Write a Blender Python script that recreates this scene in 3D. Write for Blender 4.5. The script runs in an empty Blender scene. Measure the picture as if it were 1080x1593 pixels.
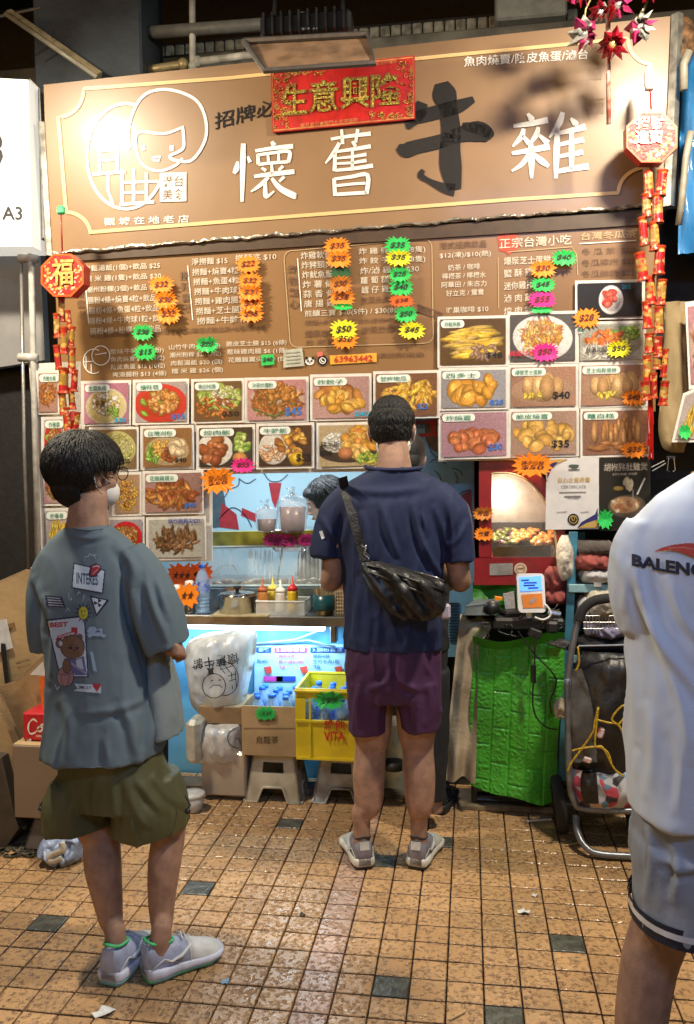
import bpy, math, random
import numpy as np
from mathutils import Vector, Matrix, noise
from mathutils.bvhtree import BVHTree
SC = bpy.context.scene
C = SC.collection
RND = random.Random(7)
# ---------------------------------------------------------------- camera
FPX, PITCH, YAW, ROLL, CH = 1284.0, 0.04773, 0.14708, -0.011195, 1.45
_f = Vector((-math.sin(YAW)*math.cos(PITCH), math.cos(YAW)*math.cos(PITCH), -math.sin(PITCH)))
_r0 = Vector((math.cos(YAW), math.sin(YAW), 0)); _u0 = _r0.cross(_f)
_r = _r0*math.cos(ROLL)+_u0*math.sin(ROLL); _u = -_r0*math.sin(ROLL)+_u0*math.cos(ROLL)
cam = bpy.data.cameras.new('camera'); camo = bpy.data.objects.new('camera', cam); C.objects.link(camo)
cam.sensor_fit = 'VERTICAL'; cam.sensor_height = 24.0; cam.lens = FPX/1593.0*24.0
cam.clip_start = 0.05; cam.clip_end = 200.0
camo.matrix_world = Matrix(((_r.x,_u.x,-_f.x,0),(_r.y,_u.y,-_f.y,0),(_r.z,_u.z,-_f.z,CH),(0,0,0,1)))
SC.camera = camo
# ---------------------------------------------------------------- night sky, exposure
world = bpy.data.worlds.new('World'); SC.world = world; world.use_nodes = True
wn = world.node_tree.nodes; wl = world.node_tree.links
bg = wn['Background']; sky = wn.new('ShaderNodeTexSky'); sky.sky_type = 'NISHITA'; sky.sun_disc = False
sky.sun_elevation = math.radians(4); sky.sun_rotation = math.radians(200)
wl.new(sky.outputs[0], bg.inputs[0]); bg.inputs[1].default_value = 0.05
SC.view_settings.view_transform = 'Standard'; SC.view_settings.look = 'None'
SC.view_settings.gamma = 1; SC.view_settings.exposure = 0.45; SC.view_settings.use_curve_mapping = False
SC.cycles.max_bounces = 6; SC.cycles.diffuse_bounces = 3; SC.cycles.glossy_bounces = 3
SC.cycles.transmission_bounces = 6; SC.cycles.transparent_max_bounces = 16
SC.cycles.sample_clamp_indirect = 4.0; SC.cycles.caustics_reflective = False; SC.cycles.caustics_refractive = False
# ---------------------------------------------------------------- lamps of the place (their housings are built further down)
def area(name, loc, target, size, power, col, sy=None, spread=180):
    l = bpy.data.lights.new(name, 'AREA'); l.energy = power; l.color = col; l.size = size
    if sy: l.shape = 'RECTANGLE'; l.size_y = sy
    l.spread = math.radians(spread)
    o = bpy.data.objects.new(name, l); C.objects.link(o); o.location = loc
    o.rotation_euler = (Vector(target)-Vector(loc)).to_track_quat('-Z', 'Y').to_euler()
    return o
FL_L = ((-1.98, 2.40, 3.20), (-1.2, 3.15, .5)); FL_R = ((0.90, 2.30, 3.20), (0.15, 3.15, .5))
area('floodlight_lamp', FL_L[0], FL_L[1], 0.22, 56, (1.0, 0.87, 0.66), 0.14)
area('floodlight_lamp', FL_R[0], FL_R[1], 0.22, 62, (1.0, 0.87, 0.66), 0.14)
TUBE = (0.45, -0.35, 3.1)
area('street_tube_lamp', TUBE, (0.3, 1.9, 0.6), 1.2, 34, (0.30, 0.52, 1.0), 0.12)

# ---------------------------------------------------------------- photograph pixel -> point of the place
def ray(px, py):
    return _f + _r*((px-540.0)/FPX) - _u*((py-796.5)/FPX)
def U(px, py, Y):
    d = ray(px, py); k = Y/d.y; return Vector((d.x*k, Y, CH+d.z*k))
def G(px, py, z=0.0):
    d = ray(px, py); k = (z-CH)/d.z; return Vector((d.x*k, d.y*k, z))
class Plane:
    def __init__(s, p, n): s.p = Vector(p); s.n = Vector(n).normalized()
    def __call__(s, px, py, off=0.0):
        d = ray(px, py); o = Vector((0, 0, CH)); q = s.p + s.n*off
        return o + d*((q-o).dot(s.n)/d.dot(s.n))
def facade(y, lean=0.08, z0=1.5, turn=0.0):
    return Plane((0, y, z0), (turn, -1, -lean))
FM = facade(3.60)          # hanging menu boards and photo cards
FS = facade(3.58, 0.08)    # big sign
# ---------------------------------------------------------------- materials
_mc = {}
def _lin(c): return tuple(c)+(1,) if len(c) == 3 else c
def M(name, col, rough=0.6, metal=0.0, var=0.12, scale=25, bump=0.0, bscale=60, emit=None, es=1.0, coat=0.0, col2=None, alpha=None, trans=0, sss=0, detail=4, stretch=None, croughness=.05, sheen=0):
    if name in _mc: return _mc[name]
    m = bpy.data.materials.new(name); m.use_nodes = True; nt = m.node_tree; N = nt.nodes; L = nt.links
    p = N['Principled BSDF']; p.inputs['Roughness'].default_value = rough; p.inputs['Metallic'].default_value = metal
    p.inputs['Base Color'].default_value = _lin(col)
    tc = N.new('ShaderNodeTexCoord'); vec = tc.outputs['Object']
    if stretch:
        mp = N.new('ShaderNodeMapping'); mp.inputs['Scale'].default_value = stretch; L.new(vec, mp.inputs[0]); vec = mp.outputs[0]
    if var > 0 or col2:
        n = N.new('ShaderNodeTexNoise'); n.inputs['Scale'].default_value = scale; n.inputs['Detail'].default_value = detail
        L.new(vec, n.inputs['Vector'])
        mx = N.new('ShaderNodeMix'); mx.data_type = 'RGBA'
        a = _lin(col); b = _lin(col2) if col2 else tuple(max(0, x*(1-var*2.2)) for x in col[:3])+(1,)
        mx.inputs[6].default_value = a; mx.inputs[7].default_value = b
        rp = N.new('ShaderNodeValToRGB'); rp.color_ramp.elements[0].position = .38; rp.color_ramp.elements[1].position = .68
        L.new(n.outputs[0], rp.inputs[0]); L.new(rp.outputs[0], mx.inputs[0]); L.new(mx.outputs[2], p.inputs['Base Color'])
    if bump > 0:
        n2 = N.new('ShaderNodeTexNoise'); n2.inputs['Scale'].default_value = bscale; n2.inputs['Detail'].default_value = 3
        L.new(vec, n2.inputs['Vector'])
        b = N.new('ShaderNodeBump'); b.inputs['Strength'].default_value = bump; b.inputs['Distance'].default_value = .01
        L.new(n2.outputs[0], b.inputs['Height']); L.new(b.outputs[0], p.inputs['Normal'])
    if emit is not None:
        p.inputs['Emission Color'].default_value = _lin(emit); p.inputs['Emission Strength'].default_value = es
    if coat: p.inputs['Coat Weight'].default_value = coat; p.inputs['Coat Roughness'].default_value = croughness
    if alpha is not None: p.inputs['Alpha'].default_value = alpha
    if trans: p.inputs['Transmission Weight'].default_value = trans; p.inputs['IOR'].default_value = 1.33
    if sss: p.inputs['Subsurface Weight'].default_value = sss; p.inputs['Subsurface Radius'].default_value = (.02, .008, .004); p.inputs['Subsurface Scale'].default_value = .5
    if sheen: p.inputs['Sheen Weight'].default_value = sheen
    _mc[name] = m; return m
def print_mat(name, rough=.35, coat=0.3, bump=0.0, bscale=8, cr=.08):
    if name in _mc: return _mc[name]
    m = M(name, (1, 1, 1), rough, var=0, coat=coat, bump=bump, bscale=bscale, croughness=cr); nt = m.node_tree
    a = nt.nodes.new('ShaderNodeVertexColor'); a.layer_name = 'Col'
    nt.links.new(a.outputs[0], nt.nodes['Principled BSDF'].inputs['Base Color']); return m
# ---------------------------------------------------------------- objects
ORG = {}
def _mesh(name, verts, faces, mat, smooth=False, org=Vector((0, 0, 0))):
    me = bpy.data.meshes.new(name)
    me.from_pydata([tuple(Vector(v)-org) for v in verts], [], faces)
    if isinstance(mat, (list, tuple)):
        for q in mat: me.materials.append(q)
    elif mat: me.materials.append(mat)
    if smooth: me.polygons.foreach_set('use_smooth', [True]*len(me.polygons))
    me.update(); return me
def tag(o, label=None, cat=None, group=None, kind=None):
    if label: o['label'] = label
    if cat: o['category'] = cat
    if group: o['group'] = group
    if kind: o['kind'] = kind
    return o
def root(name, loc, label, cat, group=None):
    o = bpy.data.objects.new(name, None); C.objects.link(o); o.location = loc; o.empty_display_size = .05
    ORG[o.name] = Vector(loc); return tag(o, label, cat, group)
def part(name, verts, faces, mat, parent=None, smooth=False, label=None, kind=None):
    org = ORG[parent.name] if parent else Vector((0, 0, 0))
    me = _mesh(name, verts, faces, mat, smooth, org)
    o = bpy.data.objects.new(name, me); C.objects.link(o)
    if parent: o.parent = parent; ORG[o.name] = org
    else: ORG[o.name] = org
    return tag(o, label, kind=kind)
def solo(name, verts, faces, mat, label, cat, group=None, smooth=False, kind=None):
    vs = [Vector(v) for v in verts]; lo = Vector((sum(v.x for v in vs)/len(vs), sum(v.y for v in vs)/len(vs), min(v.z for v in vs)))
    me = _mesh(name, vs, faces, mat, smooth, lo); o = bpy.data.objects.new(name, me); C.objects.link(o); o.location = lo
    ORG[o.name] = lo; return tag(o, label, cat, group, kind)
def kids(o): return [c for c in bpy.data.objects if c.parent == o]
_kid = None
def copy_tree(o, parent=None):
    c = o.copy(); C.objects.link(c); c.parent = parent; ORG[c.name] = ORG.get(o.name, Vector())
    for ch in list(o.children): copy_tree(ch, c)
    return c
class MB:
    def __init__(s): s.v = []; s.f = []; s.m = []
    def add(s, v, f, mi=0):
        o = len(s.v); s.v += [Vector(x) for x in v]; s.f += [tuple(i+o for i in q) for q in f]; s.m += [mi]*len(f); return s
    def build(s, name, mat, parent=None, smooth=False, label=None, kind=None):
        o = part(name, s.v, s.f, mat, parent, smooth, label, kind); s._mi(o); return o
    def solo(s, name, mat, label, cat, group=None, smooth=False, kind=None):
        o = solo(name, s.v, s.f, mat, label, cat, group, smooth, kind); s._mi(o); return o
    def struct(s, name, mat, parent=None, smooth=False):
        o = part(name, s.v, s.f, mat, parent, smooth); s._mi(o)
        if not parent: o['kind'] = 'structure'
        return o
    def _mi(s, o):
        if any(s.m): o.data.polygons.foreach_set('material_index', s.m)
    def box(s, c, size, R=None, bev=0.0, mi=0):
        c = Vector(c); hx, hy, hz = [q/2 for q in size]; R = R or Matrix.Identity(3)
        if bev <= 0:
            v = [Vector((x, y, z)) for x in (-hx, hx) for y in (-hy, hy) for z in (-hz, hz)]
            f = [(0,1,3,2),(4,6,7,5),(0,4,5,1),(2,3,7,6),(0,2,6,4),(1,5,7,3)]
        else:
            b = min(bev, hx*.9, hy*.9, hz*.9); v = []
            for sx in (-1, 1):
                for sy in (-1, 1):
                    for sz in (-1, 1):
                        v += [Vector((sx*hx, sy*(hy-b), sz*(hz-b))), Vector((sx*(hx-b), sy*hy, sz*(hz-b))), Vector((sx*(hx-b), sy*(hy-b), sz*hz))]
            def I(x, y, z, k): return (((x > 0)*4)+((y > 0)*2)+(z > 0))*3+k
            f = []
            for a in (-1, 1):
                f.append((I(a,-1,-1,0), I(a,1,-1,0), I(a,1,1,0), I(a,-1,1,0))[::a])
                f.append((I(-1,a,-1,1), I(-1,a,1,1), I(1,a,1,1), I(1,a,-1,1))[::a])
                f.append((I(-1,-1,a,2), I(1,-1,a,2), I(1,1,a,2), I(-1,1,a,2))[::a])
                for q in (-1, 1):
                    f.append((I(a,q,-1,0), I(a,q,-1,1), I(a,q,1,1), I(a,q,1,0)))
                    f.append((I(a,-1,q,0), I(a,-1,q,2), I(a,1,q,2), I(a,1,q,0)))
                    f.append((I(-1,a,q,1), I(-1,a,q,2), I(1,a,q,2), I(1,a,q,1)))
                    for w in (-1, 1): f.append((I(a,q,w,0), I(a,q,w,1), I(a,q,w,2)))
        return s.add([c+R@q for q in v], f, mi)
    def slab(s, quad, n, t, mi=0):
        """quad: four corners, back face offset by -n*t"""
        q = [Vector(x) for x in quad]; n = Vector(n).normalized(); k = len(q)
        v = q+[x-n*t for x in q]
        f = [tuple(range(k)), tuple(range(2*k-1, k-1, -1))]+[(i, i+k, (i+1) % k+k, (i+1) % k) for i in range(k)]
        return s.add(v, f, mi)
    def tube(s, pts, rad, n=8, mi=0, cap=True, flat=None, closed=False):
        pts = [Vector(p) for p in pts]; m = len(pts); rad = rad if hasattr(rad, '__len__') else [rad]*m
        v = []; f = []; up = None
        for i, p in enumerate(pts):
            if closed: t = pts[(i+1) % m]-pts[i-1]
            else: t = pts[min(i+1, m-1)]-pts[max(i-1, 0)]
            t = t.normalized() if t.length > 1e-9 else Vector((0, 0, 1))
            if up is None:
                up = Vector((0, 0, 1)) if abs(t.z) < .9 else Vector((0, 1, 0))
            a = t.cross(up).normalized() if t.cross(up).length > 1e-6 else Vector((1, 0, 0)); b = a.cross(t).normalized(); up = b
            for k in range(n):
                w = 2*math.pi*k/n; v.append(p+a*(math.cos(w)*rad[i])+b*(math.sin(w)*rad[i]*(flat or 1)))
        for i in range(m-1 if not closed else m):
            for k in range(n):
                f.append((i*n+k, i*n+(k+1) % n, ((i+1) % m)*n+(k+1) % n, ((i+1) % m)*n+k))
        if cap and not closed: f += [tuple(range(n-1, -1, -1)), tuple(range((m-1)*n, m*n))]
        return s.add(v, f, mi)
    def lathe(s, c, prof, n=16, mi=0, cap=True, R=None):
        c = Vector(c); v = []; f = []; R = R or Matrix.Identity(3)
        for r, z in prof:
            for k in range(n):
                w = 2*math.pi*k/n; v.append(c+R@Vector((r*math.cos(w), r*math.sin(w), z)))
        for i in range(len(prof)-1):
            for k in range(n): f.append((i*n+k, i*n+(k+1) % n, (i+1)*n+(k+1) % n, (i+1)*n+k))
        if cap: f += [tuple(range(n-1, -1, -1)), tuple(range((len(prof)-1)*n, len(prof)*n))]
        return s.add(v, f, mi)
    def loft(s, rings, cap=True, mi=0):
        n = len(rings[0]); v = [Vector(p) for r in rings for p in r]; f = []
        for i in range(len(rings)-1):
            for k in range(n): f.append((i*n+k, i*n+(k+1) % n, (i+1)*n+(k+1) % n, (i+1)*n+k))
        if cap: f += [tuple(range(n-1, -1, -1)), tuple(range((len(rings)-1)*n, len(rings)*n))]
        return s.add(v, f, mi)
    def ball(s, c, r, n=12, m=8, R=None, mi=0):
        r = r if hasattr(r, '__len__') else (r, r, r); R = R or Matrix.Identity(3); c = Vector(c)
        rings = []
        for j in range(m+1):
            th = math.pi*j/m; th = min(max(th, .02), math.pi-.02)
            rings.append([c+R@Vector((r[0]*math.sin(th)*math.cos(2*math.pi*k/n), r[1]*math.sin(th)*math.sin(2*math.pi*k/n), -r[2]*math.cos(th))) for k in range(n)])
        return s.loft(rings, True, mi)
def rotm(ax, deg): return Matrix.Rotation(math.radians(deg), 3, ax)
# ---------------------------------------------------------------- lettering
_tc = {}
def glyphs(txt, bold=0.0, spacing=1.0):
    if any(ord(c_) > 0x2fff for c_ in txt): bold = min(bold, .020) if len(txt) <= 2 else min(bold, .007)
    key = (txt, bold, spacing)
    if key in _tc: return _tc[key]
    cu = bpy.data.curves.new('t', 'FONT'); cu.body = txt; cu.size = 1; cu.offset = bold; cu.space_character = spacing; cu.resolution_u = 2
    o = bpy.data.objects.new('t', cu); C.objects.link(o)
    dg = bpy.context.evaluated_depsgraph_get(); me = bpy.data.meshes.new_from_object(o.evaluated_get(dg))
    v = np.array([p.co[:2] for p in me.vertices]); f = [tuple(p.vertices) for p in me.polygons]
    bpy.data.objects.remove(o); bpy.data.curves.remove(cu); bpy.data.meshes.remove(me)
    lo = v.min(0); hi = v.max(0); v = (v-lo)/(hi-lo)
    _tc[key] = (v, f, (hi-lo)); return _tc[key]
def text_on(pl, txt, x0, y0, x1, h, dy=0, off=.004, bold=0.0, mb=None, mi=0, skew=0.0, sp=1.0, rot=0):
    """lettering from pixel x0..x1 with its top at y0 (left end) and y0+dy (right end), h pixels high, on plane pl"""
    v, f, sz = glyphs(txt, bold, sp); mb = mb or MB()
    out = []
    for a, b in v:
        X = x0+(x1-x0)*a+skew*(b-.5)*h; Y = y0+dy*a+h*(1-b)
        if rot:
            cx = (x0+x1)/2; cy = y0+dy/2+h/2; c_, s_ = math.cos(rot), math.sin(rot); X, Y = cx+(X-cx)*c_-(Y-cy)*s_, cy+(X-cx)*s_+(Y-cy)*c_
        out.append(pl(X, Y, off))
    return mb.add(out, f, mi)
def rect_px(pl, x0, y0, x1, y1, dyl=0.0, off=0.0, ins=0.0):
    """four corners on plane; dyl = drop of right side relative to left"""
    return [pl(x0+ins, y0+ins, off), pl(x1-ins, y0+dyl+ins, off), pl(x1-ins, y1+dyl-ins, off), pl(x0+ins, y1-ins, off)]
# ---------------------------------------------------------------- painting flat prints as colour grids
class Art:
    def __init__(s, w, h, bg=(1, 1, 1), a=1.0):
        s.w = w; s.h = h; s.c = np.ones((h, w, 3))*np.array(bg); s.a = np.ones((h, w))*a
        s.Y, s.X = np.mgrid[0:h, 0:w].astype(float); s.X += .5; s.Y += .5
    def put(s, mask, col, a=1.0):
        m = np.clip(mask, 0, 1)[..., None]; s.c = s.c*(1-m)+np.array(col)*m; s.a = np.maximum(s.a, np.clip(mask, 0, 1)*a)
    def ell(s, cx, cy, rx, ry, col, ang=0, soft=1.0, shade=0.0):
        c_, s_ = math.cos(ang), math.sin(ang); dx = s.X-cx; dy = s.Y-cy
        u = (dx*c_+dy*s_)/rx; v = (-dx*s_+dy*c_)/ry; d = np.sqrt(u*u+v*v)
        m = np.clip((1-d)*min(rx, ry)/soft+.5, 0, 1)
        if shade:
            k = 1+shade*(.55-d*.9-.35*v); cc = np.array(col)[None, None]*np.clip(k, .2, 1.8)[..., None]
            s.c = s.c*(1-m[..., None])+cc*m[..., None]; s.a = np.maximum(s.a, m)
        else: s.put(m, col)
    def poly(s, pts, col):
        ins = np.zeros((s.h, s.w), bool); n = len(pts)
        for i in range(n):
            x0, y0 = pts[i]; x1, y1 = pts[(i+1) % n]
            if y0 == y1: continue
            c = ((s.Y > min(y0, y1)) & (s.Y <= max(y0, y1)))
            ins ^= c & (s.X < (s.Y-y0)*(x1-x0)/(y1-y0)+x0)
        s.put(ins.astype(float), col)
    def line(s, pts, w, col):
        for (x0, y0), (x1, y1) in zip(pts[:-1], pts[1:]):
            dx, dy = x1-x0, y1-y0; L2 = dx*dx+dy*dy+1e-9
            t = np.clip(((s.X-x0)*dx+(s.Y-y0)*dy)/L2, 0, 1)
            d = np.hypot(s.X-x0-t*dx, s.Y-y0-t*dy); s.put(np.clip(w/2-d+.5, 0, 1), col)
    def text(s, txt, x0, y0, x1, y1, col, bold=0, dy=0):
        v, f, _ = glyphs(txt, bold); P = np.stack([x0+(x1-x0)*v[:, 0], y1+(y0-y1)*v[:, 1]+dy*v[:, 0]], 1)
        acc = np.zeros((s.h, s.w))
        for q in f:
            for k in range(1, len(q)-1):
                t = P[[q[0], q[k], q[k+1]]]; xa, ya = np.floor(t.min(0)).astype(int); xb, yb = np.ceil(t.max(0)).astype(int)
                xa = max(xa, 0); ya = max(ya, 0); xb = min(xb, s.w); yb = min(yb, s.h)
                if xa >= xb or ya >= yb: continue
                for ox, oy in ((-.25, -.25), (.25, -.25), (-.25, .25), (.25, .25)):
                    X = s.X[ya:yb, xa:xb]+ox; Y = s.Y[ya:yb, xa:xb]+oy
                    d = [(t[(i+1) % 3, 0]-t[i, 0])*(Y-t[i, 1])-(t[(i+1) % 3, 1]-t[i, 1])*(X-t[i, 0]) for i in range(3)]
                    acc[ya:yb, xa:xb] += .25*(((d[0] >= 0) & (d[1] >= 0) & (d[2] >= 0)) | ((d[0] <= 0) & (d[1] <= 0) & (d[2] <= 0)))
        s.put(acc, col)
    def grain(s, k, rng): s.c = np.clip(s.c*(1+k*rng.standard_normal((s.h, s.w, 1))), 0, 1)
def art_mesh(name, art, fn, mat, parent, only=0.0, label=None, thick=None):
    """grid of art cells mapped by fn(u,v) (v down) -> point; colour attribute per face corner"""
    h, w = art.h, art.w; idx = {}; V = []; F = []; cols = []
    keep = art.a > only
    def vi(i, j):
        k = (i, j)
        if k not in idx: idx[k] = len(V); V.append(fn(j/w, i/h))
        return idx[k]
    lo = art.c
    for i in range(h):
        for j in range(w):
            if keep[i, j]:
                F.append((vi(i, j), vi(i, j+1), vi(i+1, j+1), vi(i+1, j))); cols.append(lo[i, j])
    if not F: return None
    o = part(name, V, F, mat, parent, False, label)
    ca = o.data.color_attributes.new('Col', 'FLOAT_COLOR', 'CORNER')
    cc = np.repeat(np.concatenate([np.array(cols), np.ones((len(cols), 1))], 1), 4, 0)
    ca.data.foreach_set('color', cc.astype(np.float32).ravel()); return o
def quad_fn(q):
    a, b, c, d = [Vector(x) for x in q]
    return lambda u, v: (a*(1-u)+b*u)*(1-v)+(d*(1-u)+c*u)*v
# ================================================================ FLOOR
TX, TY, OX, OY = 0.102973, 0.0932707, -0.274014, 2.574243
def tile_mat():
    m = bpy.data.materials.new('floor_tile_glaze'); m.use_nodes = True; nt = m.node_tree; N = nt.nodes; L = nt.links
    p = N['Principled BSDF']; g = N.new('ShaderNodeNewGeometry'); oi = N.new('ShaderNodeObjectInfo'); tc = N.new('ShaderNodeTexCoord')
    def noise_(sc, det=3, ro=.6):
        n = N.new('ShaderNodeTexNoise'); n.inputs['Scale'].default_value = sc; n.inputs['Detail'].default_value = det; n.inputs['Roughness'].default_value = ro; L.new(g.outputs['Position'], n.inputs['Vector']); return n.outputs[0]
    def ramp(src, a, b):
        r = N.new('ShaderNodeMapRange'); r.inputs[1].default_value = a; r.inputs[2].default_value = b; L.new(src, r.inputs[0]); return r.outputs[0]
    def mix(f, a, b, bt='MIX'):
        x = N.new('ShaderNodeMix'); x.data_type = 'RGBA'; x.blend_type = bt
        if isinstance(f, float): x.inputs[0].default_value = f
        else: L.new(f, x.inputs[0])
        for k, q in ((6, a), (7, b)):
            if isinstance(q, tuple): x.inputs[k].default_value = q
            else: L.new(q, x.inputs[k])
        return x.outputs[2]
    at = N.new('ShaderNodeAttribute'); at.attribute_type = 'OBJECT'; at.attribute_name = 'tone'
    base = mix(oi.outputs['Random'], (.56, .34, .165, 1), (.44, .26, .125, 1))
    big = mix(ramp(noise_(3.0, 4), .4, .7), base, (.37, .225, .11, 1))
    pits = N.new('ShaderNodeTexNoise'); pits.inputs['Scale'].default_value = 75; pits.inputs['Detail'].default_value = 2.5; L.new(g.outputs['Position'], pits.inputs['Vector'])
    col = mix(ramp(pits.outputs[0], .50, .74), big, (.19, .105, .06, 1))
    dirt = mix(ramp(noise_(1.3, 6, .7), .53, .78), col, mix(.38, col, (.08, .06, .045, 1)))
    L.new(dirt, p.inputs['Base Color'])
    r = N.new('ShaderNodeMapRange'); r.inputs[3].default_value = .16; r.inputs[4].default_value = .46; L.new(noise_(14, 4), r.inputs[0]); r.inputs[1].default_value = .3; r.inputs[2].default_value = .7
    L.new(r.outputs[0], p.inputs['Roughness'])
    b = N.new('ShaderNodeBump'); b.inputs['Strength'].default_value = .9; b.inputs['Distance'].default_value = .004
    ad = N.new('ShaderNodeMath'); ad.operation = 'SUBTRACT'; L.new(noise_(38, 3, .5), ad.inputs[0]); L.new(ramp(pits.outputs[0], .5, .7), ad.inputs[1])
    L.new(ad.outputs[0], b.inputs['Height']); L.new(b.outputs[0], p.inputs['Normal'])
    return m, dirt
TILE, _ = tile_mat(); _mc['floor_tile_glaze'] = TILE
TPINK = TILE.copy(); TPINK.name = 'floor_tile_pinkish'
for n in TPINK.node_tree.nodes:
    if n.type == 'MIX':
        for k in (6, 7):
            c = n.inputs[k].default_value
            if not n.inputs[k].is_linked and c[0] > .25: n.inputs[k].default_value = (c[0]*.97, c[1]*1.03, c[2]*1.5, 1)
TGREY = M('grey_floor_tile', (.10, .105, .09), .3, var=.25, scale=30, bump=.5, bscale=50)
GROUT = M('grout', (.035, .02, .013), .85, var=.3, scale=40, bump=.6, bscale=200)
ground = MB().box((-.5, 1.5, -.03), (30, 26, .05)).struct('floor', GROUT)
floor = ground; ORG[floor.name] = Vector((0, 0, 0))
def tile_mesh(w, d, mat, name):
    mb = MB(); h = .0052; b = .0025
    rings = []
    for (iw, z) in ((0, -.005), (0, h-b*.8), (b, h)):
        rings.append([Vector((-w/2+iw, -d/2+iw, z)), Vector((w/2-iw, -d/2+iw, z)), Vector((w/2-iw, d/2-iw, z)), Vector((-w/2+iw, d/2-iw, z))])
    mb.loft(rings); return _mesh(name, mb.v, mb.f[:-2]+[mb.f[-1]], mat)
GW = .0042
tm = {0: tile_mesh(TX-GW-.001, TY-GW-.0022, TILE, 'tile'), 1: tile_mesh(TX-GW-.001, TY-GW-.0022, TPINK, 'tile'), 2: tile_mesh(TX-GW-.001, TY-GW-.0022, TGREY, 'tile')}
# some read from the photograph: column line c to c+1, row line r to r+1
GREYS = {(-5, -8), (-7, -2), (-11, 1), (0, 3), (3, 4), (5, 0), (1, -7), (-1, -5)}
cand = []
for c in range(-22, 18):
    for r in range(-13, 13):
        x = OX+(c+.5)*TX; y = OY-(r+.5)*TY
        d = Vector((x, y, 0))-Vector((0, 0, CH)); z = d.dot(_f)
        if z < .3: continue
        px = 540+FPX*d.dot(_r)/z; py = 796.5-FPX*d.dot(_u)/z
        vis = -60 < px < 1140 and 1225 < py < 1640
        hid = (py < 1320 and px < 110)
        cand.append((0 if vis and not hid else 1, z, c, r, x, y))
cand.sort()
rest = MB()
for i, (nv, z, c, r, x, y) in enumerate(cand):
    kind = 2 if (c, r) in GREYS else (1 if c == -2 else 0)
    h = RND.uniform(-.0006, .0006)
    if i < 299 and not nv:
        o = bpy.data.objects.new('tile', tm[kind]); C.objects.link(o); o.parent = floor; o.location = (x, y, h)
        o.rotation_euler = (RND.uniform(-.014, .014), RND.uniform(-.014, .014), RND.uniform(-.012, .012))
    else:
        me = tm[kind]; rest.add([v.co+Vector((x, y, h)) for v in me.vertices], [tuple(p.vertices) for p in me.polygons], kind)
rest.build('tile_field', [TILE, TPINK, TGREY], floor, kind='stuff')
# litter
def scrap(px, py, s, mat, label, seed, nm='paper_scrap'):
    g = G(px, py); r = random.Random(seed); n = 9; v = [g+Vector((0, 0, .012))]
    for k in range(n):
        w = 2*math.pi*k/n; q = s*(.6+.5*r.random()); v.append(g+Vector((math.cos(w)*q, math.sin(w)*q*.7, .006+.012*r.random())))
    v2 = [p-Vector((0, 0, .0012)) for p in v]
    f = [(0, i+1, (i+1) % n+1) for i in range(n)]+[(n+1, n+1+(i+1) % n+1, n+1+i+1) for i in range(n)]+[(i+1, n+2+i, n+2+(i+1) % n, (i+1) % n+1) for i in range(n)]
    solo(nm, v+v2, f, mat, label, 'litter')
PAPER = M('paper', (.62, .64, .66), .6, var=.1)
scrap(163, 1580, .035, PAPER, 'crumpled pale paper scrap on the tiles at the bottom left edge', 1)
scrap(814, 1423, .022, PAPER, 'small white paper scrap on the tiles left of the right-hand man', 2)
scrap(832, 1397, .012, PAPER, 'tiny white crumb of litter on the tiles below the green sheet', 3)
scrap(471, 1427, .012, M('dark_crumb', (.05, .04, .03)), 'small dark crumb on the tiles right of the boy\'s shoes', 4)
scrap(351, 1533, .012, M('blue_foil', (.3, .55, .8), .3), 'small blue foil scrap on the tiles in front of the boy\'s shoes', 5)
mb = MB(); mb.tube([G(820, 1282)+Vector((0, 0, .012)), G(858, 1279)+Vector((0, 0, .012))], .004, 6); mb.solo('cable_tie', PAPER, 'white plastic strip lying on the tiles under the trolley wheel', 'litter')
mb = MB(); mb.tube([G(880, 1319)+Vector((0, 0, .01)), G(902, 1315)+Vector((0, 0, .01))], .003, 6); mb.solo('toothpick', M('pick', (.5, .35, .18)), 'thin wooden stick on the tiles in front of the trolley', 'litter')
mb = MB(); mb.tube([G(700, 1592)+Vector((0, 0, .01)), G(724, 1579)+Vector((0, 0, .01))], .003, 6); mb.solo('toothpick', M('pick', (.5, .35, .18)), 'thin wooden stick on the tiles at the bottom edge', 'litter')
# ================================================================ BACK OF THE PLACE
DARK = M('near_black', (.012, .012, .014), .7, var=.2, bump=.2)
NAVYST = M('dark_blue_steel', (.05, .065, .08), .5, var=.25, scale=4, bump=.3, bscale=20)
CONC = M('dark_concrete', (.16, .155, .13), .85, var=.25, scale=6, bump=.5)
MB().box((-1, 5.9, 2.5), (14, .1, 5.2)).struct('back_wall', DARK)
MB().box((-1, 4.6, 4.95), (14, 2.6, .1)).struct('ceiling', NAVYST)
# inner dim wall with ribbed band above the sign
BK = facade(4.5, 0.0)
bw = root('ribbed_wall_panel', BK(500, 60), 'dim grey ribbed metal band running above the brown sign', 'wall panel')
mb = MB(); n = 42; X0 = BK(210, 110).x; X1 = BK(900, 50).x; zc = BK(560, 75).z
for k in range(n):
    x = X0+(X1-X0)*(k+.5)/n; MB().box((x, 4.52, zc), ((X1-X0)/n*.88, .03, .22), None, .006).build('rib', M('rib_paint', (.34, .34, .28), .6, var=.3), bw)
MB().box(((X0+X1)/2, 4.58, zc), (X1-X0, .03, .3)).build('backing', DARK, bw)
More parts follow.
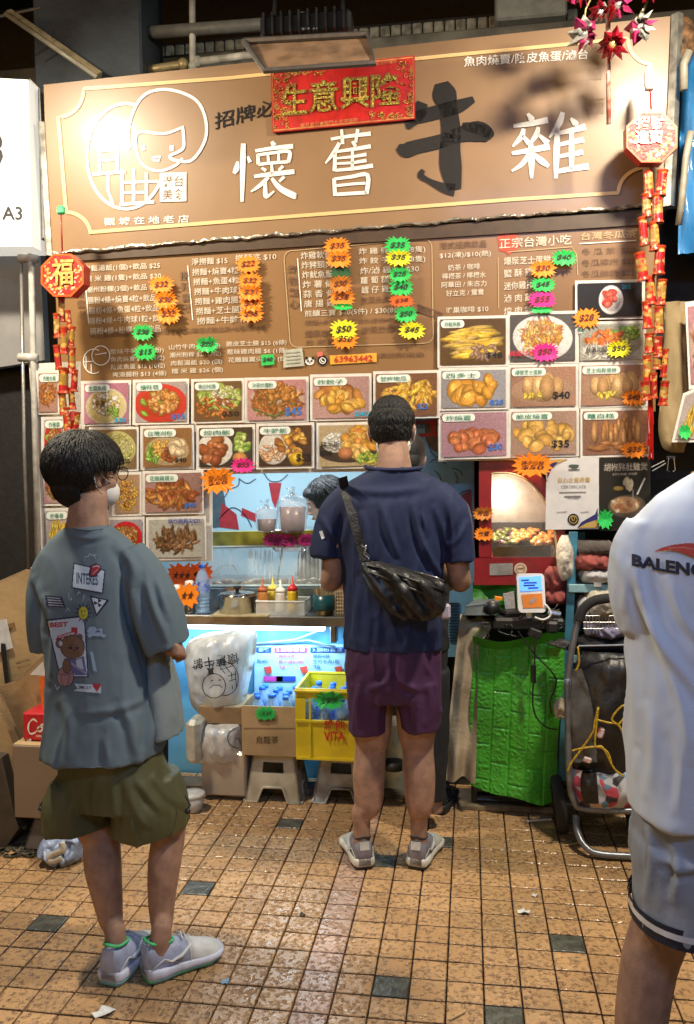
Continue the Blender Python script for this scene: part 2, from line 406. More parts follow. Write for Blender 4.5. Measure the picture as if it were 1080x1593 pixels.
# beams and pipes
mb = MB(); mb.box((-.4, 4.2, BK(540, 62).z+.33), (6.5, .16, .14), None, .01).struct('ceiling_beam', NAVYST)
mb = MB(); mb.box((-.4, 4.32, BK(540, 112).z), (5.0, .12, .10), None, .01).struct('ceiling_beam', CONC)
mb = MB(); mb.box((-.9, 4.05, BK(540, 20).z+.22), (6.5, .12, .08), None, .01).struct('ceiling_beam', NAVYST)
P1 = facade(3.95, 0)
def pipe(name, pts, r, mat, label, pl=P1, col=True):
    rt = root(name, pl(*pts[0]), label, 'pipe'); mb = MB(); mb.tube([pl(*p) for p in pts], r, 10); mb.build('tube', mat, rt, True)
    for p in pts:
        q = pl(*p); mb = MB(); mb.ball(q, r*1.45, 10, 6); mb.build('joint', mat, rt, True)
    return rt
BRASS = M('brass_pipe_paint', (.42, .32, .15), .45, metal=.4); WPIPE = M('grey_white_pipe', (.6, .58, .5), .5, var=.25, scale=12)
pipe('service_pipe', [(200, 114), (285, 100)], .020, BRASS, 'brownish horizontal pipe above the left part of the sign')
pipe('service_pipe', [(299, -12), (300, 103)], .016, WPIPE, 'off-white vertical pipe coming down behind the sign')
pipe('service_pipe', [(308, 96), (420, 82)], .018, WPIPE, 'off-white horizontal pipe left of the floodlight')
pipe('service_pipe', [(190, 54), (470, 34)], .03, M('pipe_dark', (.16, .16, .14), .5), 'fat dark pipe below the ceiling, left half')
pipe('service_pipe', [(560, 128), (800, 100)], .022, M('pipe_dark', (.16, .16, .14), .5), 'dark pipe behind the sign, right half')
mb = MB(); mb.box(BK(565, 10)+Vector((0, -.45, .12)), (.2, .25, .5), None, .01); mb.struct('pillar', M('pink_plaster', (.30, .17, .12), .8, var=.2, scale=8))
mb = MB(); mb.box(BK(820, 20)+Vector((0, -.2, .0)), (.34, .2, .36), None, .01)
mb.solo('duct_box', M('duct_grey', (.26, .27, .25), .5), 'square dark grey duct box behind the sign left of the pinwheels', 'duct')
# unlit fluorescent batten, upper left
P2 = facade(3.75, 0)
bt = root('batten_light', P2(20, 30), 'unlit cream fluorescent batten hanging slantwise at the upper left', 'light fixture')
a, b = P2(14, 20), P2(155, 118); MB().tube([a, b], .022, 4).build('housing', M('cream_enamel', (.45, .36, .20), .5, var=.2), bt)
MB().tube([a+Vector((.0, -.03, -.02)), b+Vector((.0, -.03, -.02))], .011, 8).build('tube', M('tube_off', (.42, .38, .28), .3), bt, True)
MB().tube([P2(-30, 32), P2(64, 12)], .007, 6).build('bracket', M('galv', (.3, .29, .27), .4, metal=.6), bt)
MB().tube([P2(55, 86), P2(80, 70), P2(84, 48)], .005, 5).build('wire', DARK, bt)
mb = MB(); mb.box(P2(120, 60)+Vector((0, .25, .1)), (.55, .3, .75), None, .01); mb.struct('steel_column', NAVYST)
# ================================================================ LEFT: lit box sign A3
LB = root('lightbox_sign', U(30, 380, 3.5), 'lit white box sign reading A3 at the left edge', 'sign')
WHITE_ON = M('lit_acrylic', (.8, .8, .76), .4, var=0, emit=(1.0, .97, .86), es=.42)
q = [U(-190, 112, 3.42), U(44, 124, 3.42), U(50, 383, 3.42), U(-190, 386, 3.42)]
mb = MB(); mb.slab(q, (0, -1, 0), .16); mb.build('light_panel', WHITE_ON, LB)
mb = MB(); mb.slab([U(46, 122, 3.5), U(62, 138, 3.5), U(72, 366, 3.5), U(51, 384, 3.5)], (0, -1, 0), .2); mb.build('side_frame', M('box_frame', (.30, .29, .27), .5), LB)
BLK = M('black_print', (.012, .012, .014), .5, var=0)
PLB = facade(3.42, 0); mb = text_on(PLB, 'A3', 3, 321, 35, 21, bold=.02)
mb = text_on(PLB, '3', -24, 205, 5, 55, bold=.03, mb=mb); mb.build('lettering', BLK, LB)
mb = MB(); mb.tube([PLB(104*.0-4, 470), PLB(-4, 900)], .03, 8)
po = root('lightbox_post', G(48, 1200)+Vector((0, 0, 0)), 'white pipe stand with a black foot plate under the lit box sign', 'post')
PW = facade(3.55, 0); WP = M('white_pipe', (.55, .54, .5), .4, var=.15)
mb = MB(); mb.tube([PW(47, 372), PW(49, 420), PW(52, 560), PW(60, 900)], .014, 10); mb.build('pole', WP, po, True)
mb = MB(); mb.lathe(PW(47, 368), [(.06, .012), (.065, .004), (.06, -.004), (.02, -.012)], 18); mb.build('plate', M('black_plate', (.03, .03, .03), .4), po, True)
for y in (402, 556):
    mb = MB(); mb.tube([PW(30, y), PW(58, y+1)], .02, 10); mb.build('elbow', WP, po, True)
mb = MB(); mb.tube([PW(33, 395), PW(38, 700), PW(44, 900)], .008, 8); mb.build('conduit', M('galv', (.3, .29, .27)), po, True)
mb = MB(); mb.slab([U(-120, 380, 3.75), U(62, 378, 3.75), U(70, 560, 3.75), U(-120, 590, 3.75)], (0, -1, 0), .05); mb.struct('wall_left', M('grey_wall', (.33, .33, .33), .7, var=.2, scale=3))
mb = MB(); mb.box((-3.3, 3.9, 1.0), (2.4, .05, 2.0)); mb.struct('dark_gap_panel', DARK)  # black panel filling the dark gap behind the left pile
# ================================================================ BIG SIGN
NF = FS.n
SIGNB = M('sign_brown', (.27, .158, .078), .42, var=.08, scale=3, bump=.03, bscale=9, coat=.12, croughness=.13)
CREAMP = M('cream_print', (.70, .48, .22), .4, var=0); WHP = M('white_print', (.82, .80, .76), .4, var=0)
INK = M('ink_print', (.010, .008, .009), .8, var=.1); BROWNP = M('brown_print', (.14, .07, .035), .5, var=0)
sg = root('shop_sign', FS(555, 385), 'large brown shop sign with white and black Chinese characters across the top', 'sign')
# profile like a shallow box with a slightly bowed lower edge of film
Q = [(68, 132), (1053, 24), (1040, 318), (77, 396)]
MB().slab([FS(x, y) for x, y in Q], NF, .05).build('board', SIGNB, sg)
ALU = M('aluminium_edge', (.42, .40, .35), .35, metal=.6, var=.25)
mb = MB(); mb.tube([FS(1054, 22, .012), FS(1041, 321, .012)], .022, 4); mb.build('edge_strip', ALU, sg)
mb = MB(); mb.tube([FS(64, 190, .004), FS(76, 398, .004)], .016, 4); mb.build('edge_strip', ALU, sg)
def sx(u, v):  # sign-local: u 0..1 across, v 0..1 down -> pixel
    (a, b), (c, d), (e, f), (g, h) = Q
    return ((a*(1-u)+c*u)*(1-v)+(g*(1-u)+e*u)*v, (b*(1-u)+d*u)*(1-v)+(h*(1-u)+f*u)*v)
def ribbon(pl, pts, w, off=.004, mb=None, closed=False, wf=None):
    """painted line of pixel width w on plane; wf: list of widths"""
    mb = mb or MB(); pts = [p[:2] for p in pts]; n = len(pts); V = []; F = []
    for i, (x, y) in enumerate(pts):
        if closed: x0, y0 = pts[i-1]; x1, y1 = pts[(i+1) % n]
        else: x0, y0 = pts[max(i-1, 0)]; x1, y1 = pts[min(i+1, n-1)]
        l = math.hypot(x1-x0, y1-y0)+1e-9; nx, ny = -(y1-y0)/l, (x1-x0)/l; ww = (wf[i] if wf else w)/2
        V += [pl(x+nx*ww, y+ny*ww, off), pl(x-nx*ww, y-ny*ww, off)]
    m = n if closed else n-1
    for i in range(m): j = (i+1) % n; F.append((2*i, 2*j, 2*j+1, 2*i+1))
    return mb.add(V, F)
def arc(cx, cy, rx, ry, a0, a1, n=24): return [(cx+rx*math.cos(math.radians(a0+(a1-a0)*k/n)), cy+ry*math.sin(math.radians(a0+(a1-a0)*k/n))) for k in range(n+1)]
def smooth(pts, n=5):
    out = []
    P = [pts[0]]+list(pts)+[pts[-1]]
    for i in range(1, len(P)-2):
        for k in range(n):
            t = k/n; out.append(tuple(.5*((2*P[i][j])+(-P[i-1][j]+P[i+1][j])*t+(2*P[i-1][j]-5*P[i][j]+4*P[i+1][j]-P[i+2][j])*t*t+(-P[i-1][j]+3*P[i][j]-3*P[i+1][j]+P[i+2][j])*t**3) for j in range(len(pts[0]))))
    out.append(tuple(pts[-1])); return out
# border with scooped corners
bd = [(95, 178), (116, 174)]+[]
border = arc(92, 140, 38, 42, 92, 5, 8)+[(130, 138), (360, 121), (700, 86), (976, 60)]+arc(1015, 60, 38, 40, 178, 95, 8)+[(1012, 98), (1008, 262)]+arc(1008, 300, 46, 40, 268, 185, 8)+[(962, 300), (800, 310), (460, 336), (143, 361)]+arc(103, 366, 38, 36, -5, -88, 8)+[(103, 330)]
mb = ribbon(FS, border, 5.5, .004, closed=True); mb.build('border', CREAMP, sg)
# brush helper for painted characters: strokes in a 100x100 box, each point (x,y,width)
def brush(pl, strokes, x0, y0, w, h, sh=0.0, off=.0045, wk=1.0, n=4, mb=None):
    mb = mb or MB()
    for s in strokes:
        P = smooth(s, n) if len(s) > 2 else [s[0], tuple((a+b)/2 for a, b in zip(s[0], s[1])), s[1]]
        ribbon(pl, [(x0+p[0]/100*w, y0+p[1]/100*h+sh*(p[0]/100*w)) for p in P], 1, off, mb, wf=[max(.6, p[2]*wk*w/100) for p in P])
    return mb
NIU = [[(46, 2, 12), (49, 12, 22), (53, 25, 17), (56, 45, 18), (55, 62, 19), (56, 80, 20), (60, 99, 12)],
       [(12, 35, 8), (22, 33, 12), (40, 29, 13), (62, 24, 13), (80, 17, 6)], [(26, 20, 10), (22, 28, 15), (14, 37, 12), (11, 44, 3)],
       [(0, 60, 6), (8, 63, 14), (20, 60, 13), (45, 55, 13), (65, 49, 14), (84, 46, 19), (96, 50, 13), (99, 52, 4)], [(68, 41, 6), (80, 43, 10), (97, 48, 10)],
       [(27, 81, 4), (24, 86, 6), (33, 91, 5), (48, 97, 9), (60, 99, 12)]]
brush(FS, NIU, 619, 125, 148, 172, -.0, wk=1.14).build('brush_character', INK, sg)
# three white characters
CH_ZA = [[(22, 2, 3), (27, 10, 7), (28, 13, 3)], [(4, 20, 4), (26, 17, 6), (48, 12, 7)], [(17, 24, 4), (14, 36, 6), (3, 50, 2)], [(15, 33, 3), (24, 46, 6)], [(36, 22, 4), (33, 34, 6), (24, 48, 2)], [(35, 32, 3), (48, 46, 7)],
         [(2, 60, 4), (26, 56, 6), (50, 51, 7)], [(26, 44, 5), (27, 70, 7), (27, 97, 3)], [(24, 62, 5), (15, 76, 5), (2, 86, 2)], [(30, 62, 4), (40, 72, 7), (49, 80, 4)],
         [(67, 1, 5), (62, 18, 7), (50, 38, 2)], [(60, 24, 5), (59, 60, 7), (58, 98, 4)], [(77, 10, 3), (83, 18, 7), (84, 21, 3)], [(60, 32, 4), (78, 28, 6), (96, 23, 7)], [(78, 30, 5), (78, 60, 6), (78, 86, 5)], [(61, 49, 4), (78, 45, 5), (94, 42, 6)], [(61, 66, 4), (78, 63, 5), (93, 60, 6)], [(60, 88, 5), (80, 84, 6), (100, 81, 7)]]
CH_HUAI = [[(8, 32, 3), (6, 44, 7), (2, 52, 4)], [(17, 2, 6), (16, 40, 7), (15, 100, 4)], [(24, 24, 3), (28, 34, 5)], [(62, 0, 4), (66, 7, 7)], [(36, 15, 4), (66, 11, 5), (96, 9, 6)],
           [(40, 21, 4), (41, 38, 5)], [(40, 22, 4), (66, 19, 4), (90, 18, 5), (88, 36, 5)], [(56, 21, 3), (57, 35, 4)], [(73, 19, 3), (73, 34, 4)], [(41, 38, 4), (66, 36, 4), (88, 35, 4)],
           [(62, 39, 3), (63, 56, 5)], [(46, 44, 3), (53, 49, 4)], [(80, 42, 4), (73, 49, 3)], [(34, 58, 4), (64, 55, 6), (98, 52, 6)], [(57, 60, 4), (44, 73, 5), (29, 84, 2)], [(52, 68, 4), (52, 90, 6), (56, 92, 4), (66, 84, 2)], [(82, 60, 4), (74, 68, 3)], [(62, 62, 4), (76, 80, 7), (98, 93, 8), (100, 94, 2)]]
CH_JIU = [[(14, 14, 4), (50, 10, 5), (88, 7, 6)], [(34, 0, 4), (36, 22, 5)], [(64, 0, 5), (60, 20, 4)], [(30, 20, 5), (20, 34, 6), (4, 50, 2)], [(22, 34, 5), (21, 62, 6)], [(54, 18, 4), (60, 26, 5)], [(24, 33, 4), (54, 30, 5), (88, 26, 6)], [(54, 31, 4), (54, 60, 5)], [(24, 43, 3), (54, 41, 4), (80, 38, 5)], [(24, 51, 3), (54, 50, 4), (80, 47, 5)], [(22, 61, 4), (54, 59, 5), (92, 55, 6)],
          [(14, 68, 4), (12, 80, 5)], [(50, 62, 4), (34, 72, 4), (14, 78, 3)], [(66, 62, 4), (82, 68, 5)], [(20, 73, 5), (22, 99, 6)], [(20, 74, 4), (52, 71, 5), (82, 69, 6), (80, 97, 6)], [(24, 84, 4), (52, 82, 4), (78, 81, 4)], [(24, 97, 5), (52, 96, 5), (80, 95, 5)]]
CH_JIU = [s for i, s in enumerate(CH_JIU) if i not in (11, 12, 13)]
brush(FS, CH_HUAI, 362, 222, 98, 92, -.03, wk=1.25).build('brush_character', WHP, sg)
brush(FS, CH_JIU, 503, 202, 84, 104, -.02, wk=1.3).build('brush_character', WHP, sg)
brush(FS, CH_ZA, 794, 175, 122, 106, -.02, wk=1.15).build('brush_character', WHP, sg)
text_on(FS, '招牌必', 334, 176, 430, 26, -24, bold=.03).build('lettering', INK, sg)
text_on(FS, '魚肉燒賣/陳皮魚蛋/滷台', 722, 88, 915, 16, -12, bold=.012).build('lettering', WHP, sg)
text_on(FS, '麵', 914, 105, 937, 20, -1, off=.003).build('faded_lettering', M('faded_print', (.25, .15, .08), .5, var=0), sg)
text_on(FS, '麵', 916, 152, 940, 26, -1, off=.003).build('faded_lettering', M('faded_print', (.25, .15, .08), .5, var=0), sg)
# logo: big ring with old-style character strokes, girl with a bob
mb = MB()
ribbon(FS, arc(199, 243, 64, 82, 140, 318, 40)[::1], 5, mb=mb) if False else None
ribbon(FS, [p for p in arc(196, 243, 61, 82, 25, 283, 46)], 4.6, mb=mb)
ribbon(FS, smooth([(201, 232, 0), (202, 190, 0), (222, 150, 0), (258, 139, 0), (300, 152, 0), (318, 178, 0), (320, 215, 0), (300, 248, 0), (276, 250, 0), (264, 243, 0), (284, 232, 0), (286, 216, 0), (284, 196, 0)], 6), 4.6, mb=mb)
ribbon(FS, smooth([(284, 198, 0), (255, 208, 0), (216, 206, 0), (212, 230, 0), (222, 256, 0), (246, 266, 0), (272, 258, 0), (284, 246, 0)], 6), 4, mb=mb)
for pts, w in (([(222, 226), (224, 234)], 6), ([(267, 226), (267, 235)], 6), ([(237, 245), (250, 244), (247, 250), (239, 249), (237, 245)], 3.4),
               ([(150, 202), (186, 198)], 5), ([(168, 186), (168, 204)], 5), ([(154, 206), (154, 268)], 5), ([(182, 204), (182, 268)], 5), ([(154, 221), (182, 219)], 4), ([(154, 235), (182, 233)], 4), ([(154, 250), (182, 248)], 4), ([(144, 271), (196, 267)], 5),
               ([(168, 272), (168, 296), (176, 318)], 4.5), ([(190, 262), (190, 318)], 5), ([(208, 262), (208, 318)], 5), ([(228, 268), (228, 314)], 5), ([(190, 284), (246, 282)], 4), ([(190, 300), (228, 299)], 4), ([(186, 318), (240, 314)], 5)):
    ribbon(FS, pts, w, mb=mb)
mb.build('logo', WHP, sg)
mb = MB(); mb.add(rect_px(FS, 249, 269, 290, 314, -1, .0052), [(0, 1, 2, 3)]); mb.build('logo_plaque', WHP, sg)
mb = text_on(FS, '港台', 253, 274, 286, 17, -1, .007, .01); text_on(FS, '美食', 253, 294, 286, 17, -1, .007, .01, mb); mb.build('lettering', BROWNP, sg)
text_on(FS, '觀 塘 在 地 老 店', 162, 339, 294, 12, -5, .004, .01).build('lettering', WHP, sg)
# torn foil / film along the lower edge
FOIL = M('crumpled_foil', (.55, .50, .42), .25, metal=.7, var=.3, scale=20, bump=.8, bscale=60)
mb = MB(); V = []; F = []; n = 120
for i in range(n+1):
    u = i/n; x = 77+(1040-77)*u; y = 394+(317-394)*u+1.0*math.sin(i*.7)+RND.uniform(-1.2, 1.2)
    V += [FS(x, y-1.5-RND.uniform(0, 2.5), .003), FS(x, y, .005+RND.uniform(0, .004)), FS(x, y+1+RND.uniform(0, 2), .002)]
for i in range(n): F += [(3*i, 3*i+1, 3*i+4, 3*i+3), (3*i+1, 3*i+2, 3*i+5, 3*i+4)]
mb.add(V, F); mb.build('edge_foil', FOIL, sg)
# ================================================================ MENU BOARDS
MB1 = M('menu_brown', (.255, .138, .058), .38, var=.06, scale=2.5, bump=.04, bscale=7, coat=.2, croughness=.2)
NM = FM.n
mn = root('menu_board', FM(400, 590), 'long brown menu board with white Chinese dish names and prices under the big sign', 'menu board')
MB().slab([FM(84, 398), FM(1022, 338), FM(1020, 640), FM(96, 660)], NM, .03).build('board', MB1, mn)
MB().slab([FM(80, 392, .012), FM(1024, 326, .012), FM(1024, 348, .012), FM(82, 408, .012)], NM, .03).build('header_strip', M('menu_dark', (.07, .04, .022), .5), mn)
T = []
def tl(s, x0, y0, x1, h, dy=None, m=0, b=.012): T.append((s, x0, y0, x1, h, (-(x1-x0)*.045 if dy is None else dy), m, b))
left = [('肉鬆湯飯(1個)+飲品 $25', 131, 413, 249), ('糯 米 雞(1隻)+飲品 $30', 132, 429, 251), ('潮州粉粿(3個)+飲品 $32', 134, 446, 249), ('腸粉4條+燒賣4粒+飲品', 136, 462, 243), ('腸粉4條+魚蛋4粒+飲品', 138, 478, 247), ('腸粉4條+牛肉球1粒+飲品', 138, 494, 258), ('腸粉4條+粉粿1粒+飲品', 140, 510, 250)]
for s, a, b, c in left: tl(s, a, b, c, 11)
for i, s in enumerate(['撈麵+燒賣4粒', '撈麵+魚蛋4粒', '撈麵+牛肉球1粒', '撈麵+雞肉腸2條', '撈麵+芝士腸5條', '撈麵+牛雜1串']): tl(s, 299+i*1.4, 418+i*15.2, 299+i*1.4+(72 if i < 2 else 86), 11)
tl('淨撈麵 $15', 298, 402, 354, 11); tl('撈麵底 $10', 366, 396, 430, 11)
for i, s in enumerate('撈麵套餐'): tl(s, 280+i*1.5, 422+i*17, 294+i*1.5, 14, 0, 1)
for i, s in enumerate('腸粉套餐'): tl(s, 117+i*1.5, 432+i*17, 130+i*1.5, 14, 0, 1)
tl('以上套餐飲品可選檸檬茶/維他飲品/轉港式飲品熱+6元/凍+8元', 140, 517, 415, 9, None, 1)
for i, (s, a) in enumerate([('惹味牛雜 $38 (份)', 171), ('魚肉燒賣 $12 (10粒)', 172), ('陳皮魚蛋 $15 (10粒)', 173), ('爽滑腸粉 $13 (4條)', 175)]): tl(s, a, 543+i*12, a+84, 9.5, -3)
for i, (s, a) in enumerate([('山竹牛肉 $18 (個)', 263), ('潮州粉粿 $20 (3粒)', 264), ('肉鬆湯飯 $20 (個)', 266), ('糯 米 雞 $26 (個)', 267)]): tl(s, a, 536+i*12.5, a+80, 9.5, -3)
for i, (s, a) in enumerate([('脆皮芝士腸 $15 (6條)', 352), ('惹味雞肉腸 $6 (1條)', 353), ('花雕雞翼尖 $40 (份)', 355)]): tl(s, a, 531+i*12.5, a+94, 9.5, -3)
for i, s in enumerate('炸物點心'): tl(s, 448+i*1, 412+i*18, 463+i*1, 14, 0, 1)
for i, s in enumerate(['炸雞軟骨', '炸豬頸肉', '炸魷魚鬚', '炸 薯 條', '蒜 香 骨', '唐 揚 雞']): tl(s, 468+i*1, 392+i*15, 516+i*1, 11.5, -2)
for i, s in enumerate(['炸 雞 髀 $35 (8隻)', '炸 餃 子 $30 (8隻)', '炸/滷 雞 腿 $30', '蘿 蔔 糕 $20', '鱈 仔 雞 $28']): tl(s, 558+i*1, 386+i*15, (662 if i < 2 else 652 if i == 2 else 628), 11.5, -4)
tl('生菜魚肉 $38', 562, 462, 628, 11, -3, 1)
tl('煎釀三寶 $20(5件) / $30(8件)', 474, 483, 628, 11.5, -7); tl('撈麵+炸物 (煎釀/滷水/炸物任選)', 475, 498, 625, 9.5, -5, 1)
tl('爆蔴炒麵 $50', 475, 514, 545, 11.5, -3, 1); tl('沙茶炒腸粉 $45', 562, 508, 652, 11.5, -4, 1); tl('炒 米 粉 $50', 476, 528, 545, 11.5, -3, 1)
tl('(歡迎預約點餐)', 590, 549, 660, 9, -2, 1)
tl('港式經典飲品', 684, 377, 757, 11, -4, 1); tl('$12(凍)/$10(熱)', 684, 393, 764, 10.5, -4, 0)
for i, (s, a, b) in enumerate([('奶茶 / 咖啡', 697, 747), ('檸檬茶 / 檸檬水', 688, 756), ('阿華田 / 朱古力', 687, 757), ('好立克 / 鴛鴦', 694, 753)]): tl(s, a, 412+i*13.3, b, 9.5, -3)
tl('雀巢咖啡 $10', 693, 478, 760, 10, -3)
tl('正宗台灣小吃', 777, 371, 889, 16, -7, 0, .03)
for i, (s, b) in enumerate([('爆漿芝士蛋餅', 857), ('鹽 酥 雞', 829), ('迷你雞排', 830), ('滷 肉 飯', 829), ('焢 肉 飯', 829)]): tl(s, 784, 400+i*19.5, b, 12.5, -3)
tl('台灣冬瓜茶', 904, 362, 990, 12, -5, 2)
for i, s in enumerate(['冬 瓜 茶  $20', '冬瓜檸檬 $23', '冬瓜鮮奶 $23']): tl(s, 905, 386+i*17.5, 988, 11, -3, 1)
mbs = [MB(), MB(), MB()]
for s, x0, y0, x1, h, dy, m, b in T: text_on(FM, s, x0, y0, x1, h, dy, .004, b).build('menu_line', [M('menu_white', (.62, .56, .46), .5, var=0), BROWNP, M('tan_print', (.5, .36, .2), .5, var=0)][m], mn)
mb = MB()
for p in ([(131, 415), (138, 503)], [(292, 413), (300, 498)], [(463, 402), (469, 484)]): ribbon(FM, p, 1.6).build('rule_line', WHP, mn)
ribbon(FM, [(902, 379), (990, 374)], 1.6).build('rule_line', WHP, mn)
mb = MB()
ribbon(FM, [(452, 390), (660, 372)]+arc(660, 384, 12, 12, -90, 0, 5)+[(674, 522)]+arc(660, 522, 14, 12, 0, 80, 5)+[(465, 540)]+arc(463, 528, 12, 12, 100, 180, 5)+[(442, 402)]+arc(454, 402, 12, 12, 180, 265, 5), 1.3, mb=mb, closed=True)
ribbon(FM, [(775, 400), (776, 480)], 1.2, mb=mb); ribbon(FM, [(790, 392), (890, 384), (897, 395), (899, 428)], 1.2, mb=mb)
mb.build('frame_line', M('tan_print', (.5, .36, .2), .5, var=0), mn)
# little logo on menu
mb = MB(); ribbon(FM, arc(146, 562, 16, 19, 60, 300, 24), 1.5, mb=mb); ribbon(FM, arc(157, 553, 14, 15, 0, 360, 24), 1.5, mb=mb)
ribbon(FM, [(148, 552), (166, 549)], 1.5, mb=mb); ribbon(FM, [(134, 554), (134, 575)], 1.5, mb=mb); ribbon(FM, [(142, 566), (142, 580)], 1.5, mb=mb); ribbon(FM, [(130, 563), (146, 562)], 1.3, mb=mb)
mb.build('logo', WHP, mn)
# red splash behind the Taiwan snacks heading
mb = MB(); c = (791, 376); V = [FM(c[0]+(17+2.5*math.sin(k*2.3))*math.cos(k/16*math.pi*2), c[1]+(19+2*math.cos(k*3.1))*math.sin(k/16*math.pi*2), .0025) for k in range(16)]
mb.add(V, [tuple(range(16))]); mb.build('red_splash', M('splash_red', (.62, .07, .03), .5, var=.2), mn)
def pix_solo(name, pts, off, mat, th=.002): return
# hotline strip, icons and the blank note
def flat(name, pl, pts, off, mat, parent, th=.0015, label=None):
    mb = MB(); mb.slab([pl(x, y, off) for x, y in pts], pl.n, th); return mb.build(name, mat, parent, label=label)
YELP = M('orange_label', (.80, .38, .04), .5, var=0)
flat('phone_strip', FM, [(513, 553), (586, 549), (586, 563), (514, 567)], .006, YELP, mn)
text_on(FM, '63963442', 520, 554, 580, 10, -2, .009, .02).build('lettering', M('red_ink', (.5, .04, .02), .5, var=0), mn)
mb = MB(); mb.add([FM(502+8*math.cos(w*.3927), 561+8*math.sin(w*.3927), .005) for w in range(16)], [tuple(range(16))]); mb.build('chat_icon', INK, mn)
mb = MB(); ribbon(FM, arc(502, 561, 4.5, 4.5, 0, 360, 14), 1.3, .008, mb); ribbon(FM, [(500, 559), (501, 562), (504, 563)], 1.6, .008, mb); mb.build('chat_icon_ring', WHP, mn)
mb = MB(); mb.add([FM(482+7*math.cos(w*.3927), 562+6*math.sin(w*.3927), .005) for w in range(16)], [tuple(range(16))]); mb.build('panda_icon', WHP, mn)
mb = MB()
for dx, dy, r_ in ((-5, -5, 2.4), (5, -5, 2.4), (-2.6, -.5, 1.7), (2.6, -.5, 1.7), (0, 2.4, 1)):
    mb.add([FM(482+dx+r_*math.cos(w*.785), 562+dy+r_*math.sin(w*.785), .008) for w in range(8)], [tuple(range(8))])
mb.build('panda_face', INK, mn)
nt = root('taped_note', FM(457, 570), 'small faded white note taped to the lower edge of the brown menu board', 'note')
flat('sheet', FM, [(441, 545), (470, 541), (474, 569), (441, 572)], .008, M('note_paper', (.50, .50, .40), .5), nt)
mb = MB()
for k in range(4): ribbon(FM, [(445, 549+k*5.5), (467, 547+k*5.5)], 2, .0105, mb)
mb.build('faint_lines', M('note_lines', (.34, .36, .3), .5), nt)
mb = MB(); mb.slab([FM(494, 548, .012), FM(502, 547, .012), FM(502, 554, .012), FM(494, 555, .012)], NM, .002); mb.solo('red_sticker', M('pink_red', (.7, .15, .12), .5), 'tiny red square sticker beside the messaging icon on the menu', 'sticker')
# brown film chain mark
mb = MB()
for k in range(13): x = 652+k*2.9; y = 474+k*1.15; ribbon(FM, [(x, y), (x-.6, y+11)], 1.2, .005, mb)
ribbon(FM, [(650, 473), (690, 488)], 2, .0045, mb); ribbon(FM, [(649, 483), (689, 498)], 2, .0045, mb); mb.build('dotted_mark', BROWNP, mn)
# ================================================================ RED GOOD-LUCK BANNER
FB = facade(3.56, .08)
bn = root('festive_banner', FB(533, 200), 'red and gold rectangular banner reading 生意興隆 stuck on the big sign', 'banner')
RED = M('banner_red', (.52, .012, .010), .45, var=.15, scale=30); GOLD = M('gold_glitter', (.85, .62, .12), .35, metal=.55, var=.5, scale=160, bump=1.0, bscale=260)
GOLDL = M('gold_line', (.75, .28, .10), .4, metal=.3, var=.2)
flat('board', FB, [(421, 111), (645, 86), (646, 185), (424, 206)], .0, RED, bn, .012)
mb = MB(); ribbon(FB, [(423.5, 113.5), (642.5, 89), (643.5, 182.5), (426.5, 203)], 2.4, .002, mb, closed=True); mb.build('frame_line', GOLDL, bn)
for i, (ch, x0, y0, x1, hh) in enumerate([('生', 437, 131, 479, 50), ('意', 480, 125, 527, 52), ('興', 529, 119, 576, 52), ('隆', 576, 114, 625, 54)]):
    text_on(FB, ch, x0, y0, x1, hh, -3, .004, .020).build('gold_outline', M('gold_rim', (.28, .12, .03), .5), bn)
    text_on(FB, ch, x0+2, y0+2, x1-2, hh-4, -3, .007, .010).build('gold_character', GOLD, bn)
mb = text_on(FB, '福星高照●開門大吉鴻福到', 467, 192, 556, 6.5, -9, .004, .01); text_on(FB, '永遠好運來', 584, 97, 618, 5, -4, .004, .01, mb); mb.build('lettering', GOLDL, bn)
r2 = random.Random(5); mb = MB(); mb2 = MB()
for k in range(150):
    t = r2.random()
    if k < 60: x, y = 427+r2.random()**1.6*26, 116+r2.random()*84
    elif k < 85: x, y = 437+r2.random()*70, 112+r2.random()*6-(7*(t))
    elif k < 125: x, y = 641-r2.random()**1.6*24, 96+r2.random()*84
    else: x, y = 575+r2.random()*64, 176+r2.random()*8
    rr = r2.uniform(1.3, 3.4); (ribbon(FB, arc(x, y, rr, rr, 0, 300, 8), 1.1, .004, mb if k % 3 else mb2))
mb.build('gold_scrollwork', GOLD, bn, kind='stuff'); mb2.build('pink_scrollwork', GOLDL, bn, kind='stuff')
